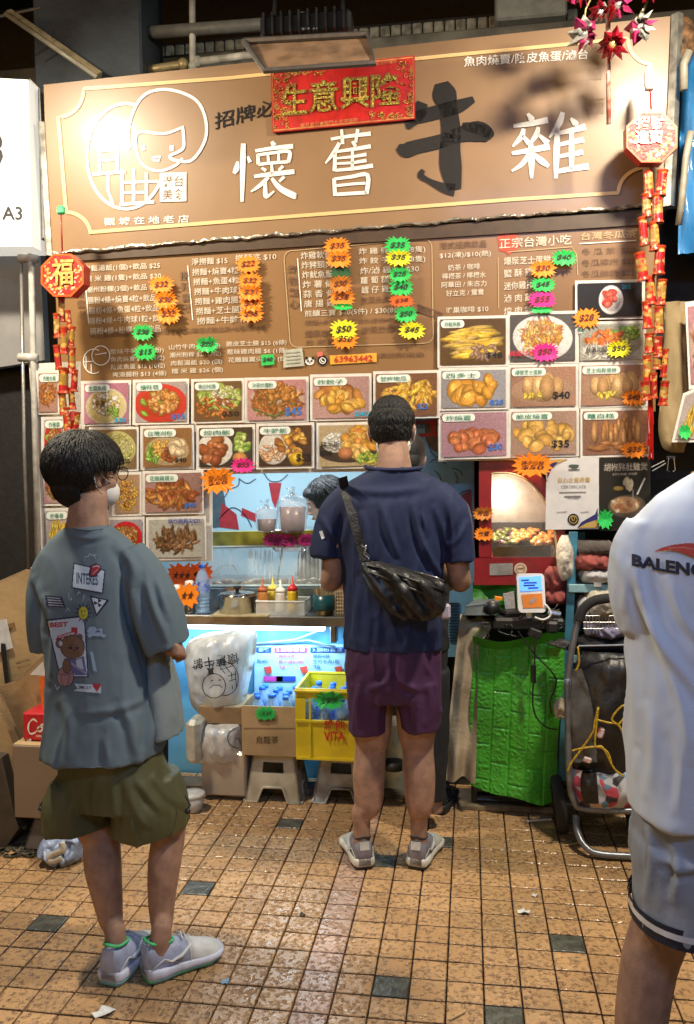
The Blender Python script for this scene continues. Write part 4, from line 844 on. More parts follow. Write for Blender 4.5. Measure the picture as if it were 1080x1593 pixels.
# ================================================================ OCTAGON LUCKY LANTERNS WITH FIRECRACKERS
PRR = print_mat('glitter_print', .45, .3, .25, 120, .15)
def octa_art(word, seed, S=90, ring=(.70, .62, .45)):
    rng = np.random.default_rng(seed); a = Art(S, S, (.50, .008, .006)); c = S/2
    for _ in range(90):
        t = rng.random()*6.283; q = S*.46*math.sqrt(.25+.75*rng.random()); col = [(.75, .55, .18), (.68, .62, .50), (.70, .35, .05)][rng.integers(3)]
        x, y = c+q*math.cos(t), c+q*math.sin(t)
        if y < c+S*.02 and abs(x-c) < S*.27: continue
        a.ell(x, y, rng.uniform(1.5, 4), rng.uniform(1, 2.6), col, rng.random()*3); a.ell(x, y, .9, .7, (.62, .02, .01))
    return a, c
def oct_pts(cx, cy, r, ar=1.0, rot=0): return [(cx+r*math.cos(rot+math.pi/8+k*math.pi/4), cy+r*ar*math.sin(rot+math.pi/8+k*math.pi/4)) for k in range(8)]
LRED = M('lantern_red', (.42, .008, .006), .4, var=.12, coat=.3); LOR = M('lantern_orange_edge', (.80, .10, .015), .4, var=.1)
CRK = print_mat('cracker_print', .35, .4, .15, 60, .12)
def cracker(rt, pl, x, y, L, w, ang, seed, off=.03):
    rng = np.random.default_rng(seed); a = Art(22, 16, [(.40, .008, .008), (.30, .006, .006)][seed % 2])
    if seed % 3: a.c[:] = np.where((a.X > 5)[..., None] & (a.X < 15)[..., None], np.array((.30, .17, .03)), a.c)
    for _ in range(34): a.ell(rng.random()*22, rng.random()*16, rng.uniform(.6, 1.8), rng.uniform(.5, 1.4), [(.62, .36, .05), (.60, .42, .18), (.42, .01, .01)][rng.integers(3)], rng.random()*3)
    a.c[:, :2] = (.42, .05, .01); a.c[:, -2:] = (.42, .05, .01)
    p0 = pl(x-math.sin(ang)*L/2, y-math.cos(ang)*L/2, off); p1 = pl(x+math.sin(ang)*L/2, y+math.cos(ang)*L/2, off); ax = (p1-p0).normalized(); e = ax.cross(Vector((0, -1, 0))).normalized(); g = ax.cross(e)
    R0 = w/2*3.35/FPX
    def fn(u, v):
        t = 2*math.pi*v; rr = R0*(.86 if .06 < u < .94 else 1)*(.96+.10*u); return p0.lerp(p1, u)+e*math.cos(t)*rr+g*math.sin(t)*rr
    o = art_mesh('firecracker', a, fn, CRK, rt); o.data.polygons.foreach_set('use_smooth', [True]*len(o.data.polygons))
    MB().tube([p0-ax*.001, p0+ax*.004], R0*.92, 10).build('end_cap', LRED, o); MB().tube([p1-ax*.004, p1+ax*.001], R0*1.0, 10).build('end_cap', LRED, o)
def lantern(pl, cx, cy, r, words, label, seed, cr, top, tassel, ch):
    rt = root('lucky_lantern', pl(cx, cy+r, .03), label, 'lantern', 'red octagonal new year hangings')
    o8 = oct_pts(cx, cy, r, 1.0); n = pl.n; mb = MB(); mb.slab([pl(x, y, .075) for x, y in o8][::-1], n, .06); mb.build('box', LRED, rt)
    mb = MB(); ribbon(pl, oct_pts(cx, cy, r*.955), 3.2, .078, mb, closed=True); mb.build('rim', LOR, rt)
    a, c = octa_art('', seed)
    keep = ((np.abs(a.X-c) < c*.92) & (np.abs(a.Y-c) < c*.92) & (np.abs(a.X-c)+np.abs(a.Y-c) < c*1.27)); a.a = keep.astype(float)
    art_mesh('face_print', a, lambda u, v: pl(cx+(u-.5)*2*r, cy+(v-.5)*2*r, .0765), PRR, rt)
    for (t, x0, y0, x1, h_) in words: 
        text_on(pl, t, x0, y0, x1, h_, -1, .082, .022).build('lettering', ch, rt)
    mb = MB(); pts = [pl(x, y, .05) for x, y in top]; mb.tube(pts, .0035, 6); mb.build('cord', LRED, rt, True)
    for i, (x, y, L, w, ang) in enumerate(cr): cracker(rt, pl, x, y, L, w, ang, seed*31+i, .03+.02*(i % 2))
    mb = MB(); rr = random.Random(seed)
    for k in range(14):
        x, y0, y1, sp = tassel; xx = x+rr.uniform(-2, 2); mb.tube([pl(xx, y0, .04), pl(xx+rr.uniform(-.4, .4)*sp, (y0+y1)/2, .045), pl(x+rr.uniform(-1, 1)*sp, y1+rr.uniform(-14, 10), .04)], .0026, 4)
    mb.build('tassel', LRED, rt)
    return rt
FL1 = facade(3.42, .06)
GOLDC = M('gold_character_foil', (.72, .50, .16), .35, metal=.35, var=.2, scale=60); WGOLD = M('pale_gold_foil', (.80, .74, .60), .4, metal=.1, var=.1)
lantern(FL1, 97, 428, 36, [('福', 80, 402, 114, 42)], 'red octagonal hanging reading 福 with firecracker strings at the left of the menu', 1,
        [(96, 482, 36, 12, 0), (89, 507, 38, 12, .05), (107, 498, 30, 10, .1), (100, 530, 42, 13, 0), (112, 523, 30, 11, -.1), (90, 556, 38, 12, .1), (112, 561, 40, 14, 0), (99, 592, 40, 18, 0), (116, 592, 34, 12, -.05), (98, 628, 36, 14, .1), (112, 620, 34, 12, .1), (104, 652, 36, 13, .1), (119, 655, 28, 12, -.1)],
        [(95, 326), (96, 360), (97, 392)], (112, 640, 668, 4), GOLDC)
mb = MB(); c = FL1(95, 327, .05); mb.box(c, (.035, .02, .035), None, .006); mb.solo('green_peg', M('green_plastic', (.02, .42, .14), .4), 'small green plastic peg holding the left lantern\'s red cord', 'peg')
lantern(FL1, 1014, 213, 43, [('招財', 990, 181, 1034, 20), ('進寶', 988, 202, 1032, 22)], 'red and gold octagonal hanging reading 招財進寶 with long firecracker strings at the right of the sign', 2,
        [(1009, 287, 44, 16, .03), (1029, 285, 40, 17, -.12), (1006, 320, 36, 15, .05), (1023, 325, 44, 17, 0), (1001, 360, 44, 14, .1), (1018, 368, 44, 16, .05), (998, 415, 44, 17, .15), (1026, 405, 44, 17, -.05), (1012, 452, 44, 16, .05), (1029, 455, 40, 15, -.08), (1007, 490, 42, 15, .05), (1025, 498, 42, 15, 0), (1010, 534, 30, 15, .0), (1024, 540, 32, 14, 0), (1007, 575, 44, 14, .05), (1022, 563, 24, 13, 0), (1034, 565, 44, 10, -.1), (1004, 608, 30, 15, .1), (1033, 612, 38, 14, -.1), (1017, 600, 40, 12, 0)],
        [(1011, 108), (1012, 140), (1013, 170)], (1012, 612, 705, 8), WGOLD)
mb = MB(); mb.lathe(FL1(1010, 140, .05), [(.016, 0), (.019, .02), (.018, .06), (.010, .085), (.003, .10)], 10); mb.solo('hook_cover', M('white_plastic', (.8, .8, .78), .4), 'white plastic hook above the right lantern', 'hook', smooth=True)
# ================================================================ STALL INTERIOR
def FY(Y, lean=0.0, z0=1.0): return facade(Y, lean, z0)
def polyflat(pl, pts, off=0.004, mb=None):
    mb = mb or MB(); mb.add([pl(x, y, off) for x, y in pts], [tuple(range(len(pts)))]); return mb
IW = FY(4.85)
IBL = M('interior_pale_blue', (.42, .60, .68), .6, var=.08, scale=2)
mb = MB(); mb.slab([IW(250, 560), IW(760, 540), IW(760, 1010), IW(250, 1010)], (0, -1, 0), .04); iw = mb.struct('interior_wall', IBL)
mb = MB(); mb.slab([U(250, 500, 3.9), U(1040, 480, 3.9), U(1040, 470, 5.0), U(250, 470, 5.0)], (0, 0, 1), .03); mb.struct('interior_ceiling', M('int_ceiling', (.4, .4, .38), .7))
mb = MB(); mb.slab([U(236, 700, 3.68), U(236, 700, 4.85), U(236, 1020, 4.85), U(236, 1020, 3.68)], (1, 0, 0), .03); mb.struct('interior_side_wall', IBL)
# interior light tube of the kitchen
KT = M('kitchen_tube', (1, 1, 1), .3, var=0, emit=(.82, .92, 1.0), es=7)
kt = root('kitchen_tube_light', U(430, 640, 4.2), 'white tube light inside the stall behind the dish photos', 'light')
p = U(430, 640, 4.25); MB().tube([p+Vector((-.5, 0, 0)), p+Vector((.6, 0, 0))], .016, 8).build('tube', KT, kt, True); MB().box(p+Vector((.05, .0, .04)), (1.2, .07, .04)).build('housing', CARDW, kt)
area('kitchen_lamp', tuple(p+Vector((0, 0, -.03))), tuple(p+Vector((0, -.05, -1))), 1.1, 13, (.82, .93, 1.0), .06)
# wall mural lines on the back wall (plain curls, red ties)
mu = MB()
for pts in ([(330, 790), (352, 770), (362, 742)], [(337, 812), (360, 790), (380, 800), (392, 820)], [(372, 745), (385, 752), (398, 745)], [(410, 735), (420, 748), (436, 748), (448, 738)], [(352, 762), (370, 756), (372, 744)]):
    ribbon(IW, smooth([(x, y, 0) for x, y in pts], 5), 1.6, .004, mu)
mu.build('mural_lines', M('mural_ink', (.06, .08, .12), .5), iw)
mu = MB(); polyflat(IW, [(418, 751), (438, 751), (433, 780), (428, 790), (423, 778)], .004, mu); polyflat(IW, [(345, 782), (368, 800), (372, 824), (341, 820)], .004, mu); polyflat(IW, [(377, 790), (400, 800), (398, 812), (375, 802)], .004, mu)
mu.build('mural_red', M('mural_red', (.42, .02, .03), .5), iw)
mu = MB(); polyflat(IW, [(322, 740), (345, 748), (352, 790), (345, 820), (322, 822)], .003, mu); mu.build('mural_grey_figure', M('mural_grey', (.07, .10, .12), .6), iw)
# right-hand blue cabinet with curly drawings
BC = FY(3.86)
bc = root('blue_cabinet', BC(690, 1010), 'pale blue cabinet with thin curly line drawings right behind the man', 'cabinet')
MB().slab([BC(600, 652), BC(738, 648), BC(738, 1022), BC(600, 1022)], (0, -1, 0), .35).build('body', M('cabinet_blue', (.17, .38, .55), .45, var=.08), bc)
mb = MB()
for pts in ([(664, 680), (672, 705), (690, 717)], [(668, 720), (680, 714), (694, 722)], [(703, 728), (715, 732), (720, 740)], [(708, 735), (712, 745), (710, 752)], [(732, 762), (716, 768), (714, 785), (722, 800), (732, 800)], [(676, 732), (684, 740), (686, 750)]):
    ribbon(BC, smooth([(x, y, 0) for x, y in pts], 5), 1.8, .004, mb)
mb.build('curl_lines', M('mural_ink', (.06, .08, .12), .5), bc)
mb = MB(); polyflat(BC, [(661, 658), (690, 657), (690, 708), (672, 700), (662, 684)], .003, mb); mb.build('brown_patch', M('brown_patch', (.12, .075, .055), .6), bc)
mb = MB(); polyflat(BC, [(645, 654), (690, 652), (690, 659), (645, 661)], .006, mb); polyflat(BC, [(670, 654), (678, 654), (678, 676), (670, 676)], .007, mb); polyflat(BC, [(646, 675), (690, 673), (690, 678), (646, 680)], .006, mb); mb.build('red_cross_bars', M('mural_red', (.42, .02, .03)), bc)
mb = MB(); polyflat(BC, [(718, 770), (733, 762), (734, 840), (724, 820)], .003, mb); mb.build('red_curl', M('dull_red', (.25, .05, .05), .5), bc)
text_on(BC, '田', 648, 655, 663, 12, 0, .009, .02).build('lettering', M('mural_ink', (.06, .08, .12)), bc)
mb = MB()
for k in range(14): mb.box(BC(706, 938+k*4.5)+Vector((0, -.006, 0)), (.045, .008, .004))
mb.build('vent_slats', M('vent_dark', (.02, .035, .05), .5), bc)
# ================================================================ COUNTER
SS = M('stainless_steel', (.42, .43, .44), .28, metal=.9, var=.2, scale=8, bump=.05, bscale=20)
ct = root('steel_counter', U(420, 1230, 3.75), 'stainless steel serving counter with a cold white light strip under its front edge', 'counter')
zt = U(400, 958, 3.62).z; xL = U(262, 968, 3.62).x; xR = U(552, 968, 3.62).x+.10
MB().box(((xL+xR)/2-.15, 4.06, zt-.012), (xR-xL+.5, .88, .024), None, .004).build('worktop', SS, ct)
MB().box(((xL+xR)/2-.15, 3.615, zt-.022), (xR-xL+.5, .014, .044), None, .003).build('front_lip', SS, ct)
LED = M('led_strip', (1, 1, 1), .3, var=0, emit=(.72, .93, 1.0), es=6)
zl = U(400, 976, 3.66).z; xl = U(275, 976, 3.66).x; xr = U(506, 974, 3.66).x
MB().box(((xl+xr)/2, 3.66, zl), (xr-xl, .035, .018), None, .004).build('led_strip', LED, ct)
area('counter_strip_lamp', ((xl+xr)/2, 3.66, zl-.015), ((xl+xr)/2, 3.70, zl-1), xr-xl, 6.0, (.46, .78, 1.0), .03)
mb = MB(); mb.box((xL+.02, 4.3, zt/2), (.04, .04, zt-.03)); mb.box((xR-.02, 4.3, zt/2), (.04, .04, zt-.03)); mb.build('leg', SS, ct)
mb = MB(); mb.box(U(520, 985, 3.66), (.03, .06, .08), None, .005); mb.build('bracket', SS, ct)
# blue poster skirt below the counter
SK = FY(3.80)
sk = root('counter_skirt', SK(420, 1240), 'sky-blue printed poster sheet hanging under the steel counter', 'poster')
SKM = M('skirt_blue', (.15, .46, .75), .35, var=.15, scale=3, bump=.15, bscale=4, coat=.4)
V = []; F = []; nx, ny = 40, 22
for j in range(ny+1):
    for i in range(nx+1):
        x = 262+(600-262)*i/nx; y = 974+(1240-974)*j/ny; V.append(SK(x, y, .012*math.sin(i*.9+j*.25)*noise.noise(Vector((i*.2, j*.3, 0)))+.02*noise.noise(Vector((i*.11, j*.15, 3)))))
for j in range(ny):
    for i in range(nx): a = j*(nx+1)+i; F.append((a, a+1, a+nx+2, a+nx+1))
part('sheet', V, F, SKM, sk, True)
SKP = M('skirt_paper', (.42, .62, .80), .4, var=.05)
mb = MB(); polyflat(SK, [(396, 1002), (600, 1002), (600, 1080), (396, 1080)], .026, mb); mb.build('menu_print', SKP, sk)
BLB = M('poster_blue', (.02, .06, .42), .4, var=0); PKB = M('poster_pink', (.62, .06, .38), .4, var=0)
for x0, x1, m, t in ((399, 422, BLB, '套餐'), (427, 478, PKB, '2.腸粉套餐'), (483, 536, BLB, '3.腸粉套餐')):
    mb = polyflat(SK, [(x0, 1007), (x1, 1007), (x1, 1015), (x0, 1015)], .030); mb.build('heading_bar', m, sk)
    text_on(SK, t, x0+3, 1008, x1-3, 6, 0, .034, .02).build('lettering', SKP, sk)
PKI = M('pink_ink', (.55, .05, .20), .5, var=0); BLI = M('blue_ink2', (.03, .10, .32), .5, var=0)
for i, t in enumerate(['腸粉4條', '豬大腸包4粒', '飲品']): text_on(SK, t, 433, 1017+i*8.5, 433+len(t)*7.5-4, 7, 0, .032, .02).build('lettering', PKI, sk)
for i, t in enumerate(['腸粉4條', '生竹牛肉1粒', '飲品']): text_on(SK, t, 487, 1017+i*8.5, 487+len(t)*7.5-4, 7, 0, .032, .02).build('lettering', BLI, sk)
text_on(SK, '粉4粒', 400, 1025, 418, 7, 0, .032, .02).build('lettering', BLI, sk)
for x in (416, 472, 526):
    mb = polyflat(SK, [(x-6, 1038), (x+6, 1036), (x+7, 1047), (x-2, 1048)], .034); mb.build('red_cup_print', M('cup_red', (.68, .06, .04), .5, var=.1), sk)
for x0, m in ((410, PKB), (430, BLB), (484, BLB)): mb = polyflat(SK, [(x0, 1052), (x0+30, 1052), (x0+30, 1060), (x0, 1060)], .030); mb.build('heading_bar', m, sk)
mb = MB(); mb.tube([SK(300, 992, .02), SK(380, 1003, .03), SK(460, 995, .05), SK(508, 976, .08)], .006, 6); mb.tube([SK(420, 1000, .04), SK(480, 996, .05), SK(522, 1006, .06)], .005, 6); mb.solo('light_cable', M('grey_cable', (.25, .33, .38), .5), 'thin grey cable drooping along the light strip under the counter', 'cable', smooth=True)
# kick area: dark back under counter
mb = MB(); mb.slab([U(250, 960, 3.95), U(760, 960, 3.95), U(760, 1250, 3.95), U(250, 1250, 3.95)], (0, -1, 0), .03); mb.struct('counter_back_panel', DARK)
# ---------------------------------------------------------------- ledge over the glass case
LG = FY(3.78)
lg = root('ledge_strip', LG(430, 850), 'olive green ledge strip running under the serving window', 'ledge')
a, b = LG(322, 828), LG(540, 824); c, d = LG(540, 846), LG(322, 850)
MB().slab([a, b, c, d], (0, -1, 0), .06).build('board', M('ledge_olive', (.30, .30, .03), .5, var=.3, scale=9), lg)
mb = MB(); ribbon(LG, [(322, 850.5), (540, 847)], 2.4, .006, mb); mb.build('pale_lower_edge', M('pale_edge', (.6, .75, .78), .3), lg)  # pale strip along the ledge's lower edge
BT2 = [(427, 840, 16, 10, 'left magenta burst tag on the olive ledge'), (447, 841, 14, 10, 'middle magenta burst tag on the olive ledge'), (477, 840, 13, 10, 'magenta burst tag on the olive ledge beside the man\'s sleeve')]
for x, y, rx, ry, l in BT2: burst(x, y, rx, ry, 'm', '$20', l, pl=LG, off=.014, ns=14, group=None, ink=M('mag_ink', (.08, 0, .03), .5))
# ---------------------------------------------------------------- glass food case
GLASS = M('case_glass', (.85, .95, .95), .03, var=0, alpha=.16, coat=1.0, croughness=.02)
gc = root('glass_food_case', U(430, 940, 3.85), 'low glass food case with smeared front glass standing on the steel counter', 'food case')
Y0, Y1 = 3.80, 4.25
def cs(x, y, Y=Y0): return U(x, y, Y)
MB().slab([cs(326, 852), cs(548, 848), cs(548, 912), cs(322, 912)], (0, -1, 0), .006).build('front_glass', GLASS, gc)
MB().slab([cs(326, 852), cs(326, 852)+Vector((0, .42, 0)), cs(548, 848)+Vector((0, .42, 0)), cs(548, 848)], (0, 0, 1), .006).build('top_glass', GLASS, gc)
STR = M('case_strip', (.45, .58, .6), .3, metal=.3)
mb = MB(); mb.tube([cs(324, 851), cs(550, 847)], .007, 4); mb.tube([cs(320, 912), cs(550, 911)], .008, 4); mb.tube([cs(440, 850), cs(430, 912)], .003, 4); mb.build('frame', STR, gc)
mb = MB(); mb.slab([cs(320, 916), cs(552, 915), cs(552, 950), cs(320, 952)], (0, -1, 0), .03); mb.build('front_panel', M('case_steel', (.28, .36, .40), .3, metal=.7, var=.25), gc)
mb = MB(); mb.slab([cs(352, 913, 3.79), cs(380, 913, 3.79), cs(380, 919, 3.79), cs(352, 919, 3.79)], (0, -1, 0), .01); mb.build('handle', SS, gc)
mb = MB(); r3 = random.Random(9)
for k in range(46):
    x = r3.choice([r3.uniform(388, 440), r3.uniform(388, 440), r3.uniform(330, 540)]); y = 853+r3.random()*6; L = r3.uniform(8, 46); ribbon(FY(Y0), [(x, y), (x+r3.uniform(-1, 1), y+L)], r3.uniform(.5, 1.6), .005, mb)
mb.build('drip_marks', M('drips', (.75, .85, .85), .4, var=0, alpha=.55), gc, kind='stuff')
mb = MB(); fc = [(.30, .17, .07), (.42, .27, .12), (.22, .12, .06)]
for m_i, colr in enumerate(fc):
    mb = MB()
    for k in range(26):
        p = U(r3.uniform(335, 545), r3.uniform(903, 911), r3.uniform(3.9, 4.15)); mb.ball(p, (r3.uniform(.015, .035), r3.uniform(.015, .03), r3.uniform(.012, .022)), 7, 5, rotm('Z', r3.uniform(0, 90)))
    mb.build('braised_food', M('braised_%d' % m_i, colr, .35, coat=.4, var=.3, scale=60), gc, True, kind='stuff')
mb = MB(); mb.box(U(435, 916, 4.05), (.85, .34, .03), None, .008); mb.build('tray', SS, gc)
mb = MB(); mb.tube([U(462, 912, 4.0), U(474, 856, 3.9)], .004, 6); mb.build('tongs', SS, gc)
mb = MB()
for k in range(7): mb.tube([U(352+4*math.cos(0)+0, 892, 3.86)+Vector((.055*math.cos(k*.5-.0), -.01, .045*math.sin(k*.5))), U(352, 892, 3.86)+Vector((.055*math.cos((k+1)*.5), -.01, .045*math.sin((k+1)*.5)))], .003, 4)
mb.build('wire_handle', STR, gc)
# back items: coloured crates in kitchen to avoid an empty look
mb = MB(); mb.box(U(500, 838, 4.5), (.5, .3, .12), None, .02); mb.solo('steel_tray', SS, 'steel tray on the kitchen bench behind the ledge', 'tray')
mb = MB(); mb.box((U(440, 900, 4.6).x, 4.6, .42), (1.3, .45, .84), None, .01); mb.solo('kitchen_bench', SS, 'steel bench at the back of the kitchen', 'bench')
# ---------------------------------------------------------------- hanging drink bags
BAGM = M('thin_white_plastic', (.80, .80, .80), .28, var=.1, alpha=.26, bump=.6, bscale=30, coat=.6)
MILK = M('milk_tea', (.20, .13, .15), .3, var=.08)
def drinkbag(x0, y0, x1, y1, Y, label, liquid=.5, ears=1):
    p0, p1 = U(x0, y1, Y), U(x1, y0, Y); w = (p1.x-p0.x)/2; h = p1.z-p0.z; c = (p0+p1)/2; cx, z0 = c.x, p0.z
    rt = root('drink_bag', (cx, Y, z0), label, 'drink bag', 'bagged milk teas in the serving window')
    mb = MB(); mb.lathe((cx, Y, z0+.008), [(w*.74, 0), (w*.80, h*.2), (w*.85, h*liquid)], 16); mb.build('drink', MILK, rt, True)
    V = []; n = 22; prof = [(w*.7, 0), (w*.86, h*.1), (w*.93, h*.4), (w*.98, h*.7), (w*.9, h*.84), (w*.35, h*.93), (w*.1, h)]
    mb = MB(); rings = []
    for r_, z in prof: rings.append([Vector((cx+r_*math.cos(2*math.pi*k/n)*(1+(.04+.16*(z/h)**2)*math.sin(k*2.7+z*30)), Y+r_*math.sin(2*math.pi*k/n)*(1+.10*math.sin(k*1.7)), z0+z+.006*math.sin(k*1.3)*(z/h))) for k in range(n)])
    mb.loft(rings); mb.build('bag', BAGM, rt, True)
    mb = MB(); t = Vector((cx, Y, z0+h)); mb.ball(t, (.014, .014, .012), 8, 6); mb.tube([t, t+Vector((-.03*ears, 0, .03))], [.006, .012], 6, flat=.4); mb.tube([t, t+Vector((.006, 0, .035))], [.006, .010], 6, flat=.4); mb.build('knot', BAGM, rt, True)
drinkbag(432, 768, 479, 828, 3.74, 'larger bag of milk tea standing on the ledge beside the vendor\'s face', .62)
drinkbag(398, 788, 432, 828, 3.74, 'smaller knotted bag of milk tea at the left on the ledge', .45, 1)
# ================================================================ THINGS ON THE COUNTER
ZC = zt
def on(x, y, Y): p = U(x, y, Y); return Vector((p.x, Y, ZC))
CLEAR = M('clear_plastic', (.86, .92, .95), .06, var=0, alpha=.22, coat=1.0)
PET = M('water_bottle_plastic', (.35, .58, .88), .08, var=0, alpha=.5, coat=1.0, bump=.3, bscale=25)
CAPB = M('bottle_cap_blue', (.01, .13, .68), .4, var=0); LBLB = M('bottle_label_blue', (.02, .10, .55), .35, var=.35, scale=35, col2=(.5, .6, .75))
def bottle(name, base, h, r, label, grp=None, lblm=LBLB, cat='bottle'):
    rt = root(name, base, label, cat, grp); b = Vector(base)
    prof = [(.8, 0), (.98, .015), (1, .05)]+sum([[(1, .10+.07*k), (.93, .12+.07*k), (.93, .135+.07*k), (1, .155+.07*k)] for k in range(4)], [])+[(1, .42), (1, .66), (.96, .72), (.62, .84), (.42, .90), (.40, .95)]
    MB().lathe(b, [(q*r, z*h) for q, z in prof], 12).build('body', PET, rt, True)
    MB().lathe(b, [(r*1.01, h*.44), (r*1.01, h*.66)], 12, cap=False).build('label_band', lblm, rt, True)
    MB().lathe(b, [(r*.46, h*.93), (r*.47, h*.94), (r*.46, h), (r*.3, h*1.004)], 12).build('cap', CAPB, rt, True)
    return rt
b0 = on(316, 955, 3.66); h_ = U(315, 878, 3.66).z-ZC
bottle('water_bottle', b0, h_, .0335, 'tall clear water bottle with a blue label standing on the steel counter')
# spice shakers and orange notices at the left
for x, lab in ((276, 'leftmost glass spice shaker on the counter by the boy\'s sleeve'), (296, 'steel-bottomed spice shaker between the orange notices and the water bottle')):
    b = on(x, 955, 3.66); rt = root('spice_shaker', b, lab, 'shaker', 'spice shakers at the left end of the counter'); hh = .13 if x < 290 else .15
    MB().lathe(b, [(.024, 0), (.026, .01), (.026, hh*.45)], 12).build('base', M('spice_brown', (.4, .22, .1), .5, var=.4, scale=60) if x < 290 else SS, rt, True)
    MB().lathe(b, [(.026, hh*.45), (.026, hh*.7), (.018, hh*.8)], 12).build('glass', CLEAR, rt, True)
    MB().lathe(b, [(.02, hh*.78), (.022, hh*.82), (.022, hh), (.01, hh*1.03)], 12).build('lid', CARDW, rt, True)
PN = FY(3.70)
burst(283, 895, 22, 18, 'r', '★★★', 'upper left orange burst notice on the counter behind the spice shakers', pl=PN, off=.0, ns=13, group=None)
burst(310, 892, 20, 16, 'r', '★★', 'orange burst notice on the counter behind the water bottle', pl=PN, off=-.02, ns=13, group=None)
burst(292, 926, 16, 18, 'o', '★★', 'lower orange burst notice leaning on the spice shakers', pl=FY(3.62), off=0, ns=9, group=None)
burst(739+12, 800, 14, 10, 'o', '新品', 'upper orange tag on the warming cabinet\'s red side', pl=FY(3.56), off=0, ns=16, group=None) if False else None
# pot
b = on(370, 957, 3.68); pt = root('steel_pot', b, 'round stainless steel pot with a loose lid on the counter', 'pot')
rp = .085; hp = U(370, 926, 3.68).z-ZC
MB().lathe(b, [(rp*.94, .0), (rp, .008), (rp, hp), (rp*1.06, hp+.002), (rp*1.06, hp+.006), (rp*.98, hp+.006), (rp*.97, hp*.6)], 28, cap=True).build('body', M('polished_steel', (.55, .54, .52), .18, metal=1, var=.1), pt, True)
MB().lathe(b, [(rp*1.03, hp+.008), (rp*.9, hp+.014), (rp*.4, hp+.018), (.001, hp+.018)], 28).build('lid', M('polished_steel', (.5, .5, .5)), pt, True)
MB().lathe(b+Vector((0, 0, hp+.018)), [(.008, 0), (.008, .012), (.018, .016), (.018, .024), (.004, .026)], 12).build('knob', BLKM, pt, True)
mb = MB(); mb.box(b+Vector((.03, -.02, .004)), (.26, .16, .006), rotm('Z', 4)); mb.solo('paper_pad', M('kraft_pad', (.45, .38, .22), .7), 'tan paper pad under the steel pot', 'paper')
# clear tub with sauce bottles
x0 = U(399, 960, 3.63).x; x1 = U(474, 960, 3.63).x; zt2 = U(437, 936, 3.63).z
tb = root('clear_tub', ((x0+x1)/2, 3.70, ZC), 'clear plastic tub holding squeeze sauce bottles on the counter', 'tub')
mb = MB(); cx = (x0+x1)/2; w = (x1-x0); hh = zt2-ZC
for c_, s_ in (((cx, 3.63, ZC+hh/2), (w, .004, hh)), ((cx, 3.77, ZC+hh/2), (w, .004, hh)), ((cx-w/2, 3.70, ZC+hh/2), (.004, .14, hh)), ((cx+w/2, 3.70, ZC+hh/2), (.004, .14, hh)), ((cx, 3.70, ZC+.003), (w, .14, .004))): mb.box(c_, s_)
mb.build('wall', M('frosted_tub', (.75, .8, .8), .3, var=0, alpha=.32), tb)
mb = MB(); q = [Vector((cx-w/2, 3.63, zt2)), Vector((cx+w/2, 3.63, zt2)), Vector((cx+w/2, 3.77, zt2)), Vector((cx-w/2, 3.77, zt2))]; mb.tube(q+[q[0]], .005, 6); mb.build('rim', M('frosted_rim', (.8, .85, .85), .25, var=0, alpha=.8), tb)
for (px, top, cols, lab, yy) in ((409, 900, ((.50, .20, .05), (.42, .10, .03)), 'brown squeeze sauce bottle with a dark red cap, leftmost in the clear tub', 3.68), (425, 898, ((.72, .55, .06), (.75, .6, .1)), 'mustard yellow squeeze bottle standing behind the others in the clear tub', 3.74), (437, 902, ((.70, .66, .60), (.8, .78, .74)), 'whitish squeeze bottle with a white cap in the clear tub', 3.69), (456, 897, ((.80, .52, .02), (.70, .02, .02)), 'yellow squeeze bottle with a bright red cap, rightmost in the clear tub', 3.68)):
    b = Vector((U(px, 950, yy).x, yy, ZC+.006)); H = U(px, top, yy).z-b.z; rt = root('sauce_bottle', b, lab, 'sauce bottle', 'squeeze sauce bottles in the clear tub'); r_ = .026
    MB().lathe(b, [(r_*.95, 0), (r_, .01), (r_, H*.55), (r_*.85, H*.64)], 14).build('body', M('sauce_%d' % px, cols[0], .3, var=.1, coat=.4), rt, True)
    MB().lathe(b, [(r_*.95, H*.62), (r_*.95, H*.70), (r_*.5, H*.76), (r_*.22, H*.80), (r_*.10, H)], 14).build('nozzle_cap', M('sauce_cap_%d' % px, cols[1], .35, var=0, coat=.3), rt, True)
# skewer jar
b = on(506, 957, 3.68); sj = root('skewer_jar', b, 'dark teal jar with a gold foot packed with bamboo skewers', 'jar'); r_ = .055; H = U(505, 924, 3.68).z-ZC
MB().lathe(b, [(r_*.55, 0), (r_*.7, .004), (r_*.72, .02), (r_*.95, .026)], 20).build('foot', M('brass_foot', (.6, .45, .2), .3, metal=.8), sj, True)
MB().lathe(b, [(r_*.95, .024), (r_, .03), (r_, H), (r_*.94, H), (r_*.94, H*.6)], 20).build('body', M('teal_ceramic', (.01, .10, .13), .3, var=.1, coat=.4), sj, True)
mb = MB(); rr = random.Random(3)
for k in range(60):
    t = rr.random()*6.28; q = r_*.88*math.sqrt(rr.random()); o = Vector((q*math.cos(t), q*math.sin(t), 0)); mb.tube([b+o*.9+Vector((0, 0, H*.7)), b+o*1.05+Vector((0, 0, H+.022+rr.random()*.012))], .0024, 4)
mb.build('skewers', M('bamboo', (.62, .48, .28), .6, var=.2, scale=80), sj, kind='stuff')
b = on(531, 955, 3.68); wk = root('wicker_holder', b, 'cream wicker holder with skewers between the teal jar and the man', 'basket')
mb = MB()
for k in range(7): mb.box(b+Vector((0, 0, .012+k*.016)), (.05, .05, .006), None, .002)
for k in range(5):
    for s_ in (-1, 1): mb.box(b+Vector((-.022+.011*k, s_*.024, .06)), (.004, .004, .12)); mb.box(b+Vector((s_*.024, -.022+.011*k, .06)), (.004, .004, .12))
mb.build('weave', M('wicker', (.62, .5, .34), .6), wk, kind='stuff')
mb = MB()
